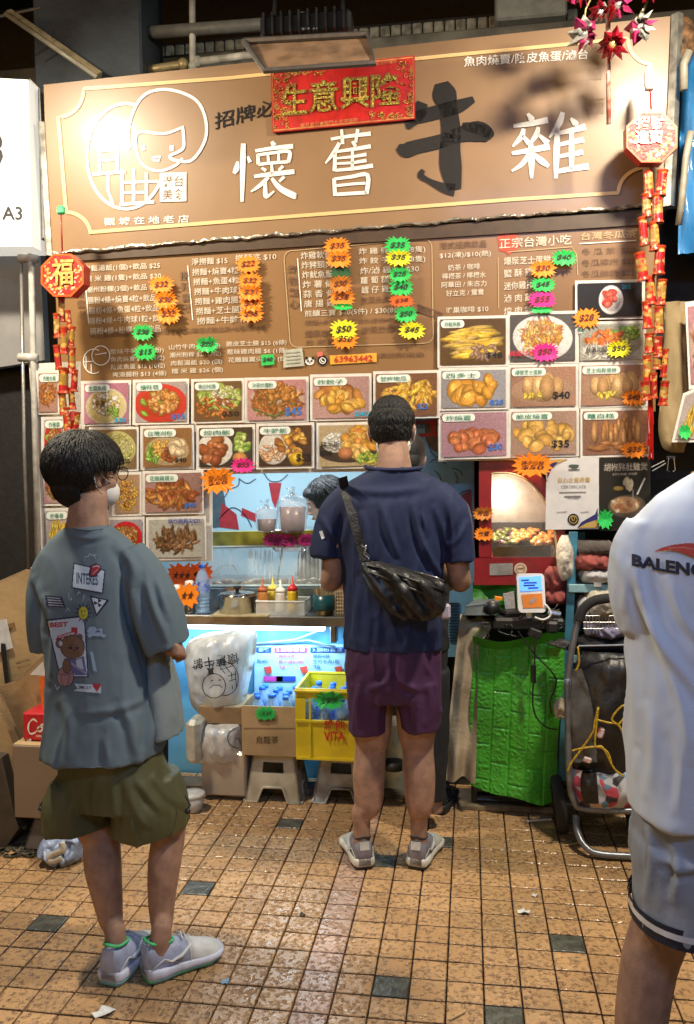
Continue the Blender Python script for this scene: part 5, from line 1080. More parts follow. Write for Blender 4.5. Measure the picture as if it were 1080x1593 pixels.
for k in range(12): o = Vector((rr.uniform(-.018, .018), rr.uniform(-.018, .018), 0)); mb.tube([b+o+Vector((0, 0, .02)), b+o*1.4+Vector((0, 0, .155))], .003, 4)
mb.build('skewers', M('red_skewer', (.55, .25, .12), .5), wk, kind='stuff')
# ================================================================ UNDER THE COUNTER
KR = M('kraft_board', (.37, .24, .12), .75, var=.18, scale=6, bump=.15, bscale=40); KR2 = M('kraft_board_pale', (.47, .33, .17), .75, var=.15, scale=5, bump=.15, bscale=40); KRD = M('kraft_dark', (.20, .125, .065), .8, var=.2, scale=7)
def frontbox(name, x0, y0, x1, y1, Y, dep, mat, label, cat, rt=None, bev=.004):
    p0, p1 = U(x0, y1, Y), U(x1, y0, Y); c = Vector(((p0.x+p1.x)/2, Y+dep/2, (p0.z+p1.z)/2)); s_ = (p1.x-p0.x, dep, p1.z-p0.z)
    if rt is None: rt = root(name, (c.x, c.y, p0.z), label, cat)
    return rt, c, s_
# stools
def stool(x0, y0, x1, y1, Y, mat, label, grp):
    """x,y: pixel box of the front face; wider at the foot"""
    pb0, pb1 = U(x0, y1, Y), U(x1, y1, Y); zt_ = U(x0, y0, Y+.03).z; zb = 0.004; W = pb1.x-pb0.x; H = zt_-zb; cx = (pb0.x+pb1.x)/2; D = W*.8; cy = Y+D/2; k = .72
    rt = root('plastic_stool', (cx, cy, 0), label, 'stool', grp)
    def side(R, w, d):
        """face polygon list in (u,z) 0..1, slanting from foot to top"""
        def P(u, z, o=0): # u -1..1
            f = 1-(1-k)*z; return Vector((cx, cy, zb))+R@Vector((u*w/2*f, -(d/2)*(1-(1-k)*z)+o, z*H))
        mb = MB()
        def pc(pts):
            v = [P(*p) for p in pts]+[P(p[0], p[1], .008) for p in pts]; n = len(pts); mb.add(v, [tuple(range(n)), tuple(range(2*n-1, n-1, -1))]+[(i, i+n, (i+1) % n+n, (i+1) % n) for i in range(n)])
        pc([(-1, 1), (-1, .82), (1, .82), (1, 1)]); pc([(-1, .82), (-1, .60), (-.46, .60), (-.46, .82)]); pc([(1, .82), (.46, .82), (.46, .60), (1, .60)])
        pc([(-1, .60), (-1, .34), (1, .34), (1, .60)]); pc([(-1, .34), (-1, 0), (-.52, 0), (-.40, .30), (-.34, .34)]); pc([(1, .34), (.34, .34), (.40, .30), (.52, 0), (1, 0)])
        mb.build('side_panel', mat, rt)
        m2 = MB(); m2.tube([P(-.98, .02, -.004), P(-.55, .02, -.004), P(-.42, .28, -.004), P(-.34, .32, -.004), P(.34, .32, -.004), P(.42, .28, -.004), P(.55, .02, -.004), P(.98, .02, -.004)], .0065, 6); m2.build('arch_rim', mat, rt, True)
    side(Matrix.Identity(3), W, D); side(rotm('Z', 180), W, D); side(rotm('Z', 90), D, W); side(rotm('Z', 270), D, W)
    MB().box((cx, cy, zt_-.008), (W*k+.012, D*k+.012, .018), None, .006).build('seat', mat, rt)
    return rt, cx, cy, zt_, W*k, D*k
WST = M('stool_cream', (.50, .46, .36), .45, var=.35, scale=9, col2=(.28, .24, .17)); GST = M('stool_grey_white', (.42, .44, .44), .45, var=.4, scale=12, col2=(.16, .15, .14))
s1 = stool(381, 1170, 468, 1250, 3.47, WST, 'cream plastic stool under the brown carton of bottles', 'plastic stools under the counter')
s2 = stool(487, 1171, 574, 1252, 3.49, GST, 'greyish white stained plastic stool under the yellow crate', 'plastic stools under the counter')
# carton with bottles on stool 1
Yc = 3.46; _, c, s_ = frontbox('', 377, 1100, 461, 1168, Yc, .22, None, '', '', rt=0)
z0 = s1[3]+.002; zt3 = c.z+s_[2]/2; H = zt3-z0; c = Vector((c.x, Yc+.11, z0+H/2)); w = s_[0]
cb = root('bottle_carton', (c.x, c.y, z0), 'open brown carton of blue-capped bottles standing on the cream stool', 'carton')
mb = MB(); t = .006
MB().box((c.x, Yc, c.z), (w, t, H), None, .001).build('front_side', KR2, cb); 
mb = MB(); mb.box((c.x, Yc+.22, c.z), (w, t, H)); mb.box((c.x-w/2+t/2, Yc+.11, c.z), (t, .21, H)); mb.box((c.x+w/2-t/2, Yc+.11, c.z), (t, .21, H)); mb.box((c.x, Yc+.11, z0+t/2), (w-.01, .21, t)); mb.build('side', KR, cb)
PC = FY(Yc-.004)
mb = text_on(PC, '烏龍茶', 398, 1145, 433, 12, 0, .001, .01); text_on(PC, '烏龍茶', 401, 1117, 430, 6, 0, .001, .01, mb); mb.build('lettering', M('carton_ink', (.10, .06, .03), .6, var=0), cb)
mb = MB(); ribbon(PC, [(379, 1133), (459, 1133)], 1.2, .001, mb); mb.build('seam', KRD, cb)
burst(413, 1110, 15, 10, 'g', '1支$8', 'green tag stuck on the brown carton of bottles', pl=PC, off=.006, ns=13, group=None)
def packbottles(cx, y0, nx, ny, dx, dy, zb, h, r, what, grp):
    proto = None
    for j in range(ny):
        for i in range(nx):
            loc = Vector((cx+(i-(nx-1)/2)*dx+RND.uniform(-.003, .003), y0+j*dy, zb+RND.uniform(-.006, .008)))
            if proto is None: proto = o = bottle('bottle', loc, h, r, what, grp)
            else: o = copy_tree(proto); o.location = loc
            o.rotation_euler = (RND.uniform(-.05, .05), RND.uniform(-.06, .06), RND.uniform(0, 6))
packbottles(c.x, Yc+.035, 3, 4, .066, .056, z0+.05, .205, .030, 'clear blue-capped bottle packed upright in the brown carton', 'bottles packed in the brown carton')
# yellow crate on stool 2
YEL = M('crate_yellow', (.78, .60, .015), .4, var=.12, scale=10, coat=.2); Yk = 3.43
p0, p1 = U(462, 1163, Yk), U(576, 1076, Yk); W = p1.x-p0.x; z0 = s2[3]+.002; H = p1.z-z0; cx = (p0.x+p1.x)/2; D = .30
cr = root('yellow_crate', (cx, Yk+D/2, z0), 'yellow plastic drinks crate with red 維他 VITA lettering on the grey stool', 'crate')
mb = MB(); t = .008; zf = z0+H*.56
mb.box((cx, Yk, z0+H*.28), (W, t, H*.56), None, .002); mb.box((cx, Yk, z0+H-.018), (W, t, .036), None, .002); 
for u in (-1, 1): mb.box((cx+u*(W/2-.02), Yk, z0+H*.72), (.04, t, H*.36)); 
mb.box((cx, Yk-.006, zf), (W+.006, .012, .010)); mb.box((cx, Yk-.006, z0+H-.004), (W+.014, .016, .012), None, .003); mb.box((cx, Yk-.005, z0+.006), (W+.004, .01, .010))
for u in (-.62, ): mb.box((cx+u*W/2, Yk-.007, z0+H*.45), (.008, .008, H*.86))
mb.build('front_side', YEL, cr)
mb = MB()
mb.box((cx, Yk+D, z0+H/2), (W, t, H)); mb.box((cx-W/2, Yk+D/2, z0+H/2), (t, D, H)); mb.box((cx+W/2, Yk+D/2, z0+H/2), (t, D, H)); mb.box((cx, Yk+D/2, z0+.005), (W, D, t))
q = [Vector((cx-W/2, Yk, z0+H)), Vector((cx+W/2, Yk, z0+H)), Vector((cx+W/2, Yk+D, z0+H)), Vector((cx-W/2, Yk+D, z0+H))]; mb.tube(q+[q[0]], .008, 6); mb.build('body', YEL, cr)
PK = FY(Yk-.012); REDI = M('crate_red', (.62, .03, .02), .45, var=.1)
mb = text_on(PK, '維他', 504, 1119, 537, 18, 0, .001, .03); text_on(PK, 'VITA', 504, 1138, 537, 15, 0, .001, .03, mb); mb.build('lettering', REDI, cr)
burst(512, 1090, 21, 13, 'g', '支裝$8', 'green tag tied to the front of the yellow crate', pl=PK, off=.004, ns=11, group=None)
packbottles(cx-.01, Yk+.05, 4, 4, .072, .07, z0+.055, .21, .031, 'clear blue-capped bottle standing in the yellow crate', 'bottles standing in the yellow crate')
rt, c, s_ = frontbox('worn_box', 596, 1128, 642, 1232, 3.62, .14, None, 'worn printed box on the ground seen between the legs of the man in navy', 'box'); MB().box(c, s_, None, .006).build('body', M('worn_print', (.34, .30, .20), .7, col2=(.12, .17, .22), scale=14), rt)
mb = MB(); b = G(616, 1240); mb.ball((b.x+.0, 3.52, U(616, 1190, 3.52).z), (.06, .05, .028), 14, 8); mb.solo('slipper', M('black_rubber', (.02, .02, .022), .5), 'black slipper lying on the worn box between the man\'s legs', 'shoe', smooth=True)
mb = MB(); mb.slab([U(461, 1176, 3.6), U(470, 1178, 3.6), U(484, 1248, 3.55), U(470, 1250, 3.55)], (0, -1, 0), .02); mb.solo('wood_board', M('old_ply', (.16, .12, .08), .8, var=.3), 'narrow old wooden board leaning between the two stools', 'board')
# plastic bags & boxes, left
BAGW = M('white_bag_plastic', (.66, .66, .64), .28, var=.12, alpha=.9, bump=1.0, bscale=22, coat=.5, stretch=(1, 1, .45), croughness=.15)
def pillow(pts_px, Y, th, mat, name, label, cat, seed=0, nz=26, nx=26, amp=.014, freq=9, solo_=True):
    """plump bag: outline given as list of (y, xl, xr) pixel rows, bulging towards the viewer"""
    V = []; F = []; rows = smooth([(y, a, b) for y, a, b in pts_px], 6); R_ = len(rows); C_ = nx
    for j, (y, a, b) in enumerate(rows):
        v = j/(R_-1); bz = math.sin(math.pi*min(max(v, .03), .97))**.5
        for i in range(2*C_):
            if i < C_: u = i/(C_-1); s_ = -1
            else: u = 1-(i-C_)/(C_-1); s_ = 1
            x = a+(b-a)*u; prof = math.sqrt(max(0, 1-(2*u-1)**2))**.8; p = U(x, y, Y); d = th*prof*bz*s_
            nn = noise.fractal(Vector((p.x*freq+seed, p.z*freq*.7, s_)), 1.0, 2.0, 4)*amp + (abs(noise.noise(Vector((p.x*22+seed, p.z*14, 5))))-.25)*-amp*1.1+(abs(noise.noise(Vector((p.x*34+p.z*20+seed, p.z*18-p.x*8, 2))))-.2)*-amp*.9
            V.append(Vector((p.x, Y+d+nn*(1 if s_ < 0 else .3)*(prof+.1), p.z)))
    n = 2*C_
    for j in range(R_-1):
        for i in range(n): F.append((j*n+i, j*n+(i+1) % n, (j+1)*n+(i+1) % n, (j+1)*n+i))
    return V, F
wb = root('printed_carrier_bag', U(340, 1108, 3.5), 'bulging white carrier bag with upside-down black shop print under the counter', 'bag')
V, F = pillow([(980, 366, 396), (992, 300, 400), (1020, 290, 397), (1060, 296, 388), (1090, 298, 382), (1108, 308, 374)], 3.60, .13, BAGW, '', '', '', 3)
bo = part('bag', V, F, BAGW, wb, True)
bvh = BVHTree.FromPolygons(V, F)
def onto(px, py, bv, off=.003, fallback=3.5):
    d = ray(px, py).normalized(); o = Vector((0, 0, CH)); h = bv.ray_cast(o, d); return (h[0]-d*off) if h[0] else U(px, py, fallback)
class Wrap:
    def __init__(s, bv, fb): s.b = bv; s.fb = fb; s.n = Vector((0, -1, 0))
    def __call__(s, x, y, off=.003): return onto(x, y, s.b, off, s.fb)
WB = Wrap(bvh, 3.5); BI = M('bag_ink', (.03, .03, .03), .5, var=0)
mb = MB(); v, f, sz = glyphs('懷舊牛雜', .02)
def rtext(txt, cx, cy, w, h, ang, mb, pl, off=.003, bold=.02):
    v, f, _ = glyphs(txt, bold); c_, s_ = math.cos(ang), math.sin(ang); out = []
    for a, b in v: x = (a-.5)*w; y = (.5-b)*h; out.append(pl(cx+x*c_-y*s_, cy+x*s_+y*c_, off))
    mb.add(out, f)
rtext('懷舊牛雜', 335, 1029, 74, 17, math.pi-.14, mb, WB); rtext('真', 328, 1044, 11, 11, math.pi-.1, mb, WB)
ribbon(WB, arc(333, 1067, 18, 19, 0, 360, 26), 1.2, .004, mb); ribbon(WB, arc(350, 1056, 21, 26, -100, 100, 20), 1.2, .004, mb); ribbon(WB, [(326, 1071), (332, 1066), (342, 1066), (346, 1070)], 1.2, .004, mb); ribbon(WB, [(328, 1060), (332, 1058)], 1.5, .004, mb); ribbon(WB, [(340, 1058), (344, 1058)], 1.5, .004, mb)
for p in ([(342, 1036), (350, 1048)], [(349, 1034), (358, 1046)], [(342, 1042), (362, 1036)], [(355, 1052), (368, 1048)], [(356, 1060), (368, 1056)], [(360, 1046), (362, 1072)], [(366, 1044), (368, 1068)]): ribbon(WB, p, 1.1, .004, mb)
mb.build('shop_print', BI, wb)
V, F = pillow([(1124, 322, 374), (1132, 306, 378), (1155, 304, 379), (1176, 306, 378), (1187, 312, 372)], 3.52, .09, BAGW, '', '', '', 8)
b2 = solo('carrier_bag', V, F, BAGW, 'second white carrier bag squashed under the printed one', 'bag', smooth=True)
W2 = Wrap(BVHTree.FromPolygons(V, F), 3.45); mb = MB(); ribbon(W2, arc(372, 1148, 18, 16, 90, 270, 18), 1.2, .004, mb); ribbon(W2, [(366, 1150), (372, 1148), (374, 1156)], 1.2, .004, mb); ORG[b2.name] = b2.location.copy(); mb.build('shop_print', BI, b2)
rt, c, s_ = frontbox('cardboard_box', 309, 1100, 377, 1126, 3.50, .22, KR, 'flat brown box between the two white carrier bags', 'box'); MB().box(c, s_, None, .004).build('body', KR, rt)
rt, c, s_ = frontbox('wrapped_box', 315, 1172, 381, 1236, 3.47, .22, KR, 'brown box wrapped in clear film on the floor beside the cream stool', 'box')
MB().box(c-Vector((0, 0, 0)), s_, None, .004).build('body', KR2, rt); MB().box(c, (s_[0]+.012, s_[1]+.012, s_[2]+.01), None, .012).build('film', M('film_wrap', (.8, .78, .72), .15, var=0, alpha=.28, bump=.8, bscale=14, coat=.8), rt)
rt, c, s_ = frontbox('white_canister', 288, 1122, 309, 1190, 3.40, .12, None, 'tall off-white plastic canister beside the boy\'s shorts', 'canister'); MB().box(c, s_, None, .02).build('body', M('offwhite_plastic', (.55, .54, .45), .4), rt)
b = G(300, 1262); rt = root('plastic_tub', b, 'small translucent lidded tub on the tiles beside the boy\'s shorts', 'tub'); MB().lathe(b, [(.034, .004), (.042, .01), (.050, .07)], 18).build('body', M('tub_white', (.6, .62, .6), .3, var=.05), rt, True); MB().lathe(b, [(.053, .068), (.055, .075), (.053, .082), (.02, .084)], 18).build('lid', M('tub_lid', (.7, .7, .68), .3), rt, True)
# grimy kerb and rubbish line along the stall foot
mb = MB(); rr = random.Random(21)
mb.box((-1.0, 3.62, .018), (2.1, .10, .036), None, .01); mb.struct('stall_plinth', M('grimy_plinth', (.12, .10, .075), .85, var=.35, scale=14, bump=.6))
# ================================================================ WARMING CABINET
WR = M('cabinet_red', (.23, .009, .014), .4, var=.1, coat=.2); Yw = 3.62; PWc = FY(Yw)
xa, xb = PWc(738, 800).x, PWc(884, 800).x; zb, ztop = PWc(800, 910).z, PWc(800, 716).z
wc = root('food_warmer', ((xa+xb)/2, Yw+.2, zb), 'dark red food warming cabinet with an arched glass side, lamp and tray of snacks', 'warming cabinet')
arch = [(765, 868), (765, 738), (772, 736), (800, 738), (826, 752), (846, 778), (860, 812), (868, 868)]
outer = [(738, 868), (738, 716), (768, 712), (812, 720), (846, 742), (866, 780), (878, 820), (884, 868)]
mb = MB(); n = len(arch); V = [PWc(x, y) for x, y in outer]+[PWc(x, y) for x, y in arch]; V += [v+Vector((0, .03, 0)) for v in V]
F = [(i, i+1, n+i+1, n+i) for i in range(n-1)]; F += [(n+i, n+i+1, 3*n+i+1, 3*n+i) for i in range(n-1)]+[(i+1, i, 2*n+i, 2*n+i+1) for i in range(n-1)]
mb.add(V, F); mb.build('front_frame', WR, wc)
MB().slab([PWc(738, 867), PWc(884, 867), PWc(886, 910), PWc(738, 910)], (0, -1, 0), .42).build('base', WR, wc)
mb = MB(); V = [PWc(x, y)+Vector((0, .03, 0)) for x, y in outer[1:]]+[PWc(x, y)+Vector((0, .42, 0)) for x, y in outer[1:]]; m_ = n-1
mb.add(V, [(i, i+1, m_+i+1, m_+i) for i in range(m_-1)]); mb.build('curved_roof', WR, wc, True)
MB().slab([PWc(738, 712), PWc(738, 712)+Vector((0, .42, 0)), PWc(738, 868)+Vector((0, .42, 0)), PWc(738, 868)], (-1, 0, 0), .02).build('left_side', WR, wc)
MB().slab([PWc(738, 712)+Vector((0, .42, 0)), PWc(884, 712)+Vector((0, .42, 0)), PWc(884, 868)+Vector((0, .42, 0)), PWc(738, 868)+Vector((0, .42, 0))], (0, -1, 0), .02).build('back_liner', M('warmer_liner', (.52, .52, .48), .3, metal=.4, var=.1), wc)
mb = MB(); ribbon(PWc, arch[1:]+[], 3.5, -.0, mb); V = [v for v in mb.v]; mb2 = MB(); mb2.tube([PWc(x, y, .004) for x, y in smooth([(x, y, 0) for x, y in arch[2:]], 4)][:] if False else [PWc(p[0], p[1], .004) for p in smooth([(x, y, 0) for x, y in arch[1:]], 4)], .006, 6); mb2.build('arch_trim', M('brass_trim', (.62, .5, .28), .3, metal=.6), wc, True)
mb = MB(); mb.add([PWc(x, y, -.012) for x, y in arch], [tuple(range(n))]); mb.build('glass', M('warmer_glass', (.95, .9, .8), .03, var=0, alpha=.08, coat=1), wc)
MB().ball(PWc(790, 765, -.12), .022, 12, 8).build('lamp', M('warmer_bulb', (1, .95, .8), .3, var=0, emit=(1, .88, .68), es=40), wc, True)
p = PWc(790, 765, -.12)
pl_ = bpy.data.lights.new('warmer_lamp', 'POINT'); pl_.energy = 4.5; pl_.color = (1, .82, .58); pl_.shadow_soft_size = .03; po_ = bpy.data.objects.new('warmer_lamp', pl_); C.objects.link(po_); po_.location = p+Vector((0, -.03, -.03))
mb = MB(); c = PWc(816, 856, -.2); mb.box(c, (.27, .32, .035), None, .01); mb.build('tray', SS, wc); mb = MB(); mb.slab([PWc(767, 851, -.012), PWc(862, 848, -.012), PWc(866, 866, -.012), PWc(767, 867, -.012)], (0, -1, 0), .008); mb.build('tray_front', M('polished_steel', (.5, .5, .5)), wc)
rr = random.Random(14)
for nm, cols, xs, n_ in (('fried_piece', (.62, .28, .06), (800, 862), 30), ('fried_piece', (.70, .36, .10), (795, 862), 24), ('vegetable_piece', (.16, .20, .05), (768, 800), 16), ('sausage_piece', (.12, .06, .08), (768, 800), 8)):
    m_ = M('warm_'+nm+str(n_), cols, .4, var=.3, scale=70, coat=.3); mb = MB()
    for k in range(n_):
        x = rr.uniform(*xs); q = rr.random(); p = PWc(x, 846-q*22, -.05-.22*q); mb.ball(p, (rr.uniform(.014, .026), rr.uniform(.014, .024), rr.uniform(.010, .016)), 7, 5, rotm('Z', rr.uniform(0, 180)) @ rotm('Y', rr.uniform(-30, 30)))
    mb.build(nm, m_, wc, True, kind='stuff')
flat('rating_plate', PWc, [(762, 877), (798, 876), (798, 894), (762, 895)], .004, M('grey_plate', (.38, .36, .36), .4, metal=.3), wc)
mb = MB()
for k in range(4): ribbon(PWc, [(766, 880+k*3.6), (794, 879+k*3.6)], 1.1, .008, mb)
mb.build('plate_print', M('note_lines', (.3, .3, .3)), wc)
mb = MB(); mb.add([PWc(810+10*math.cos(k*.349), 885+9.5*math.sin(k*.349), .004) for k in range(18)], [tuple(range(18))]); mb.build('round_sticker', M('round_cream', (.7, .55, .40), .5, var=.1), wc)
mb = MB(); ribbon(PWc, arc(810, 885, 7, 6.6, 0, 360, 18), 1, .006, mb); ribbon(PWc, [(805, 885), (815, 884)], 2.2, .006, mb); mb.build('sticker_print', M('sticker_brown', (.3, .14, .07)), wc)
burst(752, 799, 14, 10, 'n', '新品', 'upper orange burst tag on the warming cabinet\'s left pillar', pl=PWc, off=.006, ns=15, group=None)
burst(753, 831, 14, 10, 'o', '熱賣', 'lower orange burst tag on the warming cabinet\'s left pillar', pl=PWc, off=.006, ns=15, group=None)
# certificate & black poster hanging below the photo cards
cf = root('certificate', FM(890, 823), 'white certificate with navy and gold corners hanging beside the warming cabinet', 'certificate')
q = [FM(850, 713, .02), FM(932, 711, .02), FM(932, 823, .02), FM(849, 824, .02)]; MB().slab(q, FM.n, .003).build('sheet', M('cert_white', (.66, .66, .68), .3, var=.04, coat=.6), cf)
def fpoly(name, pts, m, rt, off=.0225, pl=FM): polyflat(pl, pts, off).build(name, M(*m) if isinstance(m, tuple) else m, rt)
NAVY = M('cert_navy', (.03, .03, .14), .4, var=0); CG = M('cert_gold', (.55, .38, .12), .4, metal=.2, var=0)
fpoly('gold_corner', [(852, 715), (884, 714), (866, 722), (856, 732), (852, 735)], CG, cf); fpoly('navy_corner', [(852, 720), (868, 719), (858, 730), (852, 745)], NAVY, cf, .0245)
fpoly('navy_corner', [(930, 790), (926, 800), (905, 812), (898, 821), (930, 821)], NAVY, cf); fpoly('gold_corner', [(930, 808), (912, 814), (900, 821), (930, 821)], CG, cf, .0245)
mb = MB(); text_on(FM, '良心企業證書', 868, 743, 918, 8, -1, .0225, .03, mb); mb.build('gold_lettering', CG, cf)
GI = M('grey_ink', (.2, .2, .22), .5, var=0)
mb = MB(); text_on(FM, 'CERTIFICATE', 873, 755, 912, 5, -.6, .0225, .0, mb)
for k, (a, b) in enumerate([(870, 912), (878, 904)]): ribbon(FM, [(a, 766+k*6.5), (b, 765.5+k*6.5)], 1.4+k, .0225, mb)
ribbon(FM, [(866, 797), (882, 796)], 1, .0225, mb); ribbon(FM, [(903, 797), (916, 796)], 1, .0225, mb); mb.build('small_lettering', GI, cf)
text_on(FM, '真囍', 883, 771, 901, 4.5, 0, .0235, .01).build('name_lettering', GI, cf)
mb = MB(); mb.add([FM(892+9*math.cos(k*.349), 808+9*math.sin(k*.349), .023) for k in range(18)], [tuple(range(18))]); mb.build('seal', BLK, cf); mb = MB(); ribbon(FM, arc(892, 808, 6, 6, 0, 360, 16), 1.1, .0255, mb); ribbon(FM, [(889, 804), (895, 804), (893, 810), (891, 810), (889, 804)], 1.2, .0255, mb); mb.build('seal_emblem', CG, cf)
mb = MB(); mb.add([FM(893+8*math.cos(k*.349), 724+(4.5 if math.sin(k*.349) > 0 else 1.5)*math.sin(k*.349), .023) for k in range(18)], [tuple(range(18))]); ribbon(FM, [(884, 731), (902, 730.5)], 1.6, .023, mb); mb.build('bowl_emblem', M('emblem_green', (.06, .09, .07), .5, var=0), cf)
bp = root('food_poster', FM(972, 824), 'black food poster with pale dumplings behind the right-hand man\'s shoulder', 'poster')
rng = np.random.default_rng(4); a = Art(70, 96, (.022, .022, .02)); a.ell(38, 64, 26, 15, (.10, .08, .06), shade=.3); a.ell(35, 62, 20, 11, (.36, .22, .12), shade=.3)
for k in range(26): a.ell(35+18*rng.uniform(-1, 1), 62+8*rng.uniform(-1, 1), 3.5, 2.4, [(.45, .28, .14), (.5, .42, .3), (.3, .12, .06)][rng.integers(3)], rng.random()*3, shade=.6)
for k in range(7): a.ell(41+6*rng.uniform(-1, 1), 34+5*rng.uniform(-1, 1), 6, 3.4, (.55, .48, .33), rng.random()*3, shade=.6)
a.line([(52, 48), (62, 28)], 2, (.6, .6, .58)); a.line([(46, 42), (46, 56)], 1, (.3, .3, .28)); a.ell(26, 40, 7, 3, (.3, .2, .05), shade=.5)
a.text('胡椒豬肚雞煲', 6, 7, 66, 17, (.42, .38, .33), .02); a.text('STONE POT', 18, 20, 52, 23, (.4, .36, .3), .01); a.grain(.08, rng)
q = [FM(933, 713, .018), FM(1012, 711, .018), FM(1012, 824, .018), FM(933, 826, .018)]; MB().slab(q, FM.n, .003).build('sheet', BLK, bp); art_mesh('picture', a, quad_fn([p+FM.n*.002 for p in q]), PRINT, bp)
burst(942, 808, 11, 14, 'g', None, 'green tag at the lower left of the black food poster', pl=FM, off=.03, ns=11, group=None)
# ================================================================ GREEN-SHEET TABLE
GT = M('green_quilt', (.06, .40, .03), .5, var=.14, scale=5, coat=.08, bump=.15, bscale=60)
gt = root('covered_stand', U(800, 1240, 3.5), 'low stand draped with a bright green embossed brick-pattern foam sheet', 'stand')
PG = FY(3.47)
def brick(u, v):
    """u,v in metres on the sheet: grooves between upright bricks and an embossed grain"""
    bw, bh = .073, .155; cI = math.floor(u/bw); du = abs((u/bw)-cI-.5)*2; vv = v+(cI % 2)*bh*.5; rI = math.floor(vv/bh); dv = abs(vv/bh-rI-.5)*2
    g = min((1-du)*bw/2, (1-dv)*bh/2); edge = min(1, g/.006)
    n_ = noise.fractal(Vector((u*46+cI*7, v*46+rI*3, 0)), 1, 2, 3); return .005*edge+.0055*abs(n_)*edge
V = []; F = []; nx, ny = 120, 210
for j in range(ny+1):
    for i in range(nx+1):
        u, v = i/nx, j/ny; yt = 984+6*math.sin(u*5); yb = 1222+26*min(1, u*1.25)-(6 if u > .8 else 0)*(u-.8)*5+3*math.sin(u*9); xl_ = 735-4*v+1.5*math.sin(v*9); xr_ = 876-8*v+3*math.sin(v*7)
        p = PG(xl_+(xr_-xl_)*u, yt+(yb-yt)*v); wv = .035*math.sin(math.pi*u)*(1-.3*v)+.018*math.sin(u*7+v*4)+.02*noise.noise(Vector((u*3, v*3, 1)))-.05*max(0, u-.85)/.15*0-.06*max(0, .07-v)/.07*-1
        V.append(p+Vector((0, -wv-brick(p.x*math.cos(.05)-p.z*.04, p.z+p.x*.08), 0)))
for j in range(ny):
    for i in range(nx): a_ = j*(nx+1)+i; F.append((a_, a_+1, a_+nx+2, a_+nx+1))
part('foam_sheet', V, F, GT, gt, True)
V = []; F = []
for j in range(31):
    for i in range(41): u, v = i/40, j/30; p = U(736+(850-736)*u, 905+(958-905)*v, 3.68); V.append(p+Vector((0, .02*math.sin(u*6+v*5)-brick(p.x, p.z), 0)))
for j in range(30):
    for i in range(40): a_ = j*41+i; F.append((a_, a_+1, a_+42, a_+41))
part('upper_foam_sheet', V, F, GT, gt, True)
BLKS = M('black_steel', (.015, .015, .017), .45, var=.2)
x0, x1 = PG(738, 1100).x, PG(868, 1100).x; zt_ = PG(800, 972).z
mb = MB(); mb.box(((x0+x1)/2, 3.70, zt_), (x1-x0+.06, .40, .05), None, .006); mb.build('tabletop', BLKS, gt)
for x in (x0+.0, x1-.02):
    for y in (3.52, 3.88): MB().tube([(x, y, 0), (x, y, zt_)], .014, 8).build('leg', BLKS, gt)
mb = MB(); mb.tube([(x0, 3.50, .10), (x1, 3.50, .09)], .012, 6); mb.tube([(x0, 3.52, .045), (x1, 3.52, .045)], .010, 6); mb.box(((x0+x1)/2, 3.7, .05), (x1-x0, .36, .02)); mb.build('lower_rail', BLKS, gt)
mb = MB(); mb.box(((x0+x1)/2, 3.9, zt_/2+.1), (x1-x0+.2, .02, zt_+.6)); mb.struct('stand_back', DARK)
mb = MB(); mb.box((U(790, 1252, 3.5).x, 3.53, .016), (.42, .08, .03), None, .008); mb.solo('timber_strip', M('dirty_timber', (.22, .17, .10), .8, var=.3, scale=12), 'flat dirty timber strip on the tiles in front of the green stand', 'timber')
# cloth
CL = M('beige_canvas', (.50, .41, .27), .9, var=.2, scale=9, bump=.3, bscale=80, col2=(.26, .20, .13))
V = []; F = []; nx, ny = 24, 50
for j in range(ny+1):
    for i in range(nx+1):
        u, v = i/nx, j/ny; y = 962+(1213-962)*v+3*math.sin(u*8)*v; xl_ = 716-26*v**.9; xr_ = 776-(30*min(1, v*6))-(6*v); p = U(xl_+(xr_-xl_)*u, y, 3.44)
        V.append(p+Vector((0, .018*math.sin(u*9+v*2)+.02*noise.noise(Vector((u*3, v*4, 7)))+(.10*(max(0, .05-v)/.05)), 0)))
for j in range(ny):
    for i in range(nx): a_ = j*(nx+1)+i; F.append((a_, a_+1, a_+nx+2, a_+nx+1))
solo('draped_cloth', V, F, CL, 'long beige canvas cloth hanging down left of the green sheet', 'cloth', smooth=True)
def clip(x, y, Y, label):
    b = U(x, y, Y); rt = root('binder_clip', b, label, 'clip', 'black binder clips'); MB().box(b, (.036, .012, .014), None, .003).build('body', BLKS, rt)
    MB().tube([b+Vector((-.010, -.006, 0)), b+Vector((-.016, -.012, -.05)), b+Vector((-.008, -.012, -.056))], .0016, 5).build('wire_arm', SS, rt); MB().tube([b+Vector((.010, -.006, 0)), b+Vector((.014, -.012, -.05)), b+Vector((.006, -.012, -.056))], .0016, 5).build('wire_arm', SS, rt)
clip(755, 970, 3.40, 'binder clip with wire arms pinning the beige cloth to the green sheet')
# cable over the green sheet
mb = MB(); pc = [(806, 982), (830, 1015), (862, 1050), (864, 1070), (856, 1090), (858, 1110)]; mb.tube([U(p[0], p[1], 3.37) for p in smooth([(x, y, 0) for x, y in pc], 5)], .0035, 6)
pc = [(832, 985), (832, 1030), (830, 1060), (829, 1095), (836, 1118), (852, 1132), (868, 1135)]; mb.tube([U(p[0], p[1], 3.36) for p in smooth([(x, y, 0) for x, y in pc], 5)], .0035, 6); mb.tube([U(830, 1035, 3.36), U(830, 1062, 3.36)], .011, 8); mb.box(U(832, 985, 3.38), (.05, .03, .035), rotm('Y', 20), .004)
mb.solo('power_cable', BLKS, 'black power cables with an inline switch hanging over the green sheet', 'cable', smooth=False)
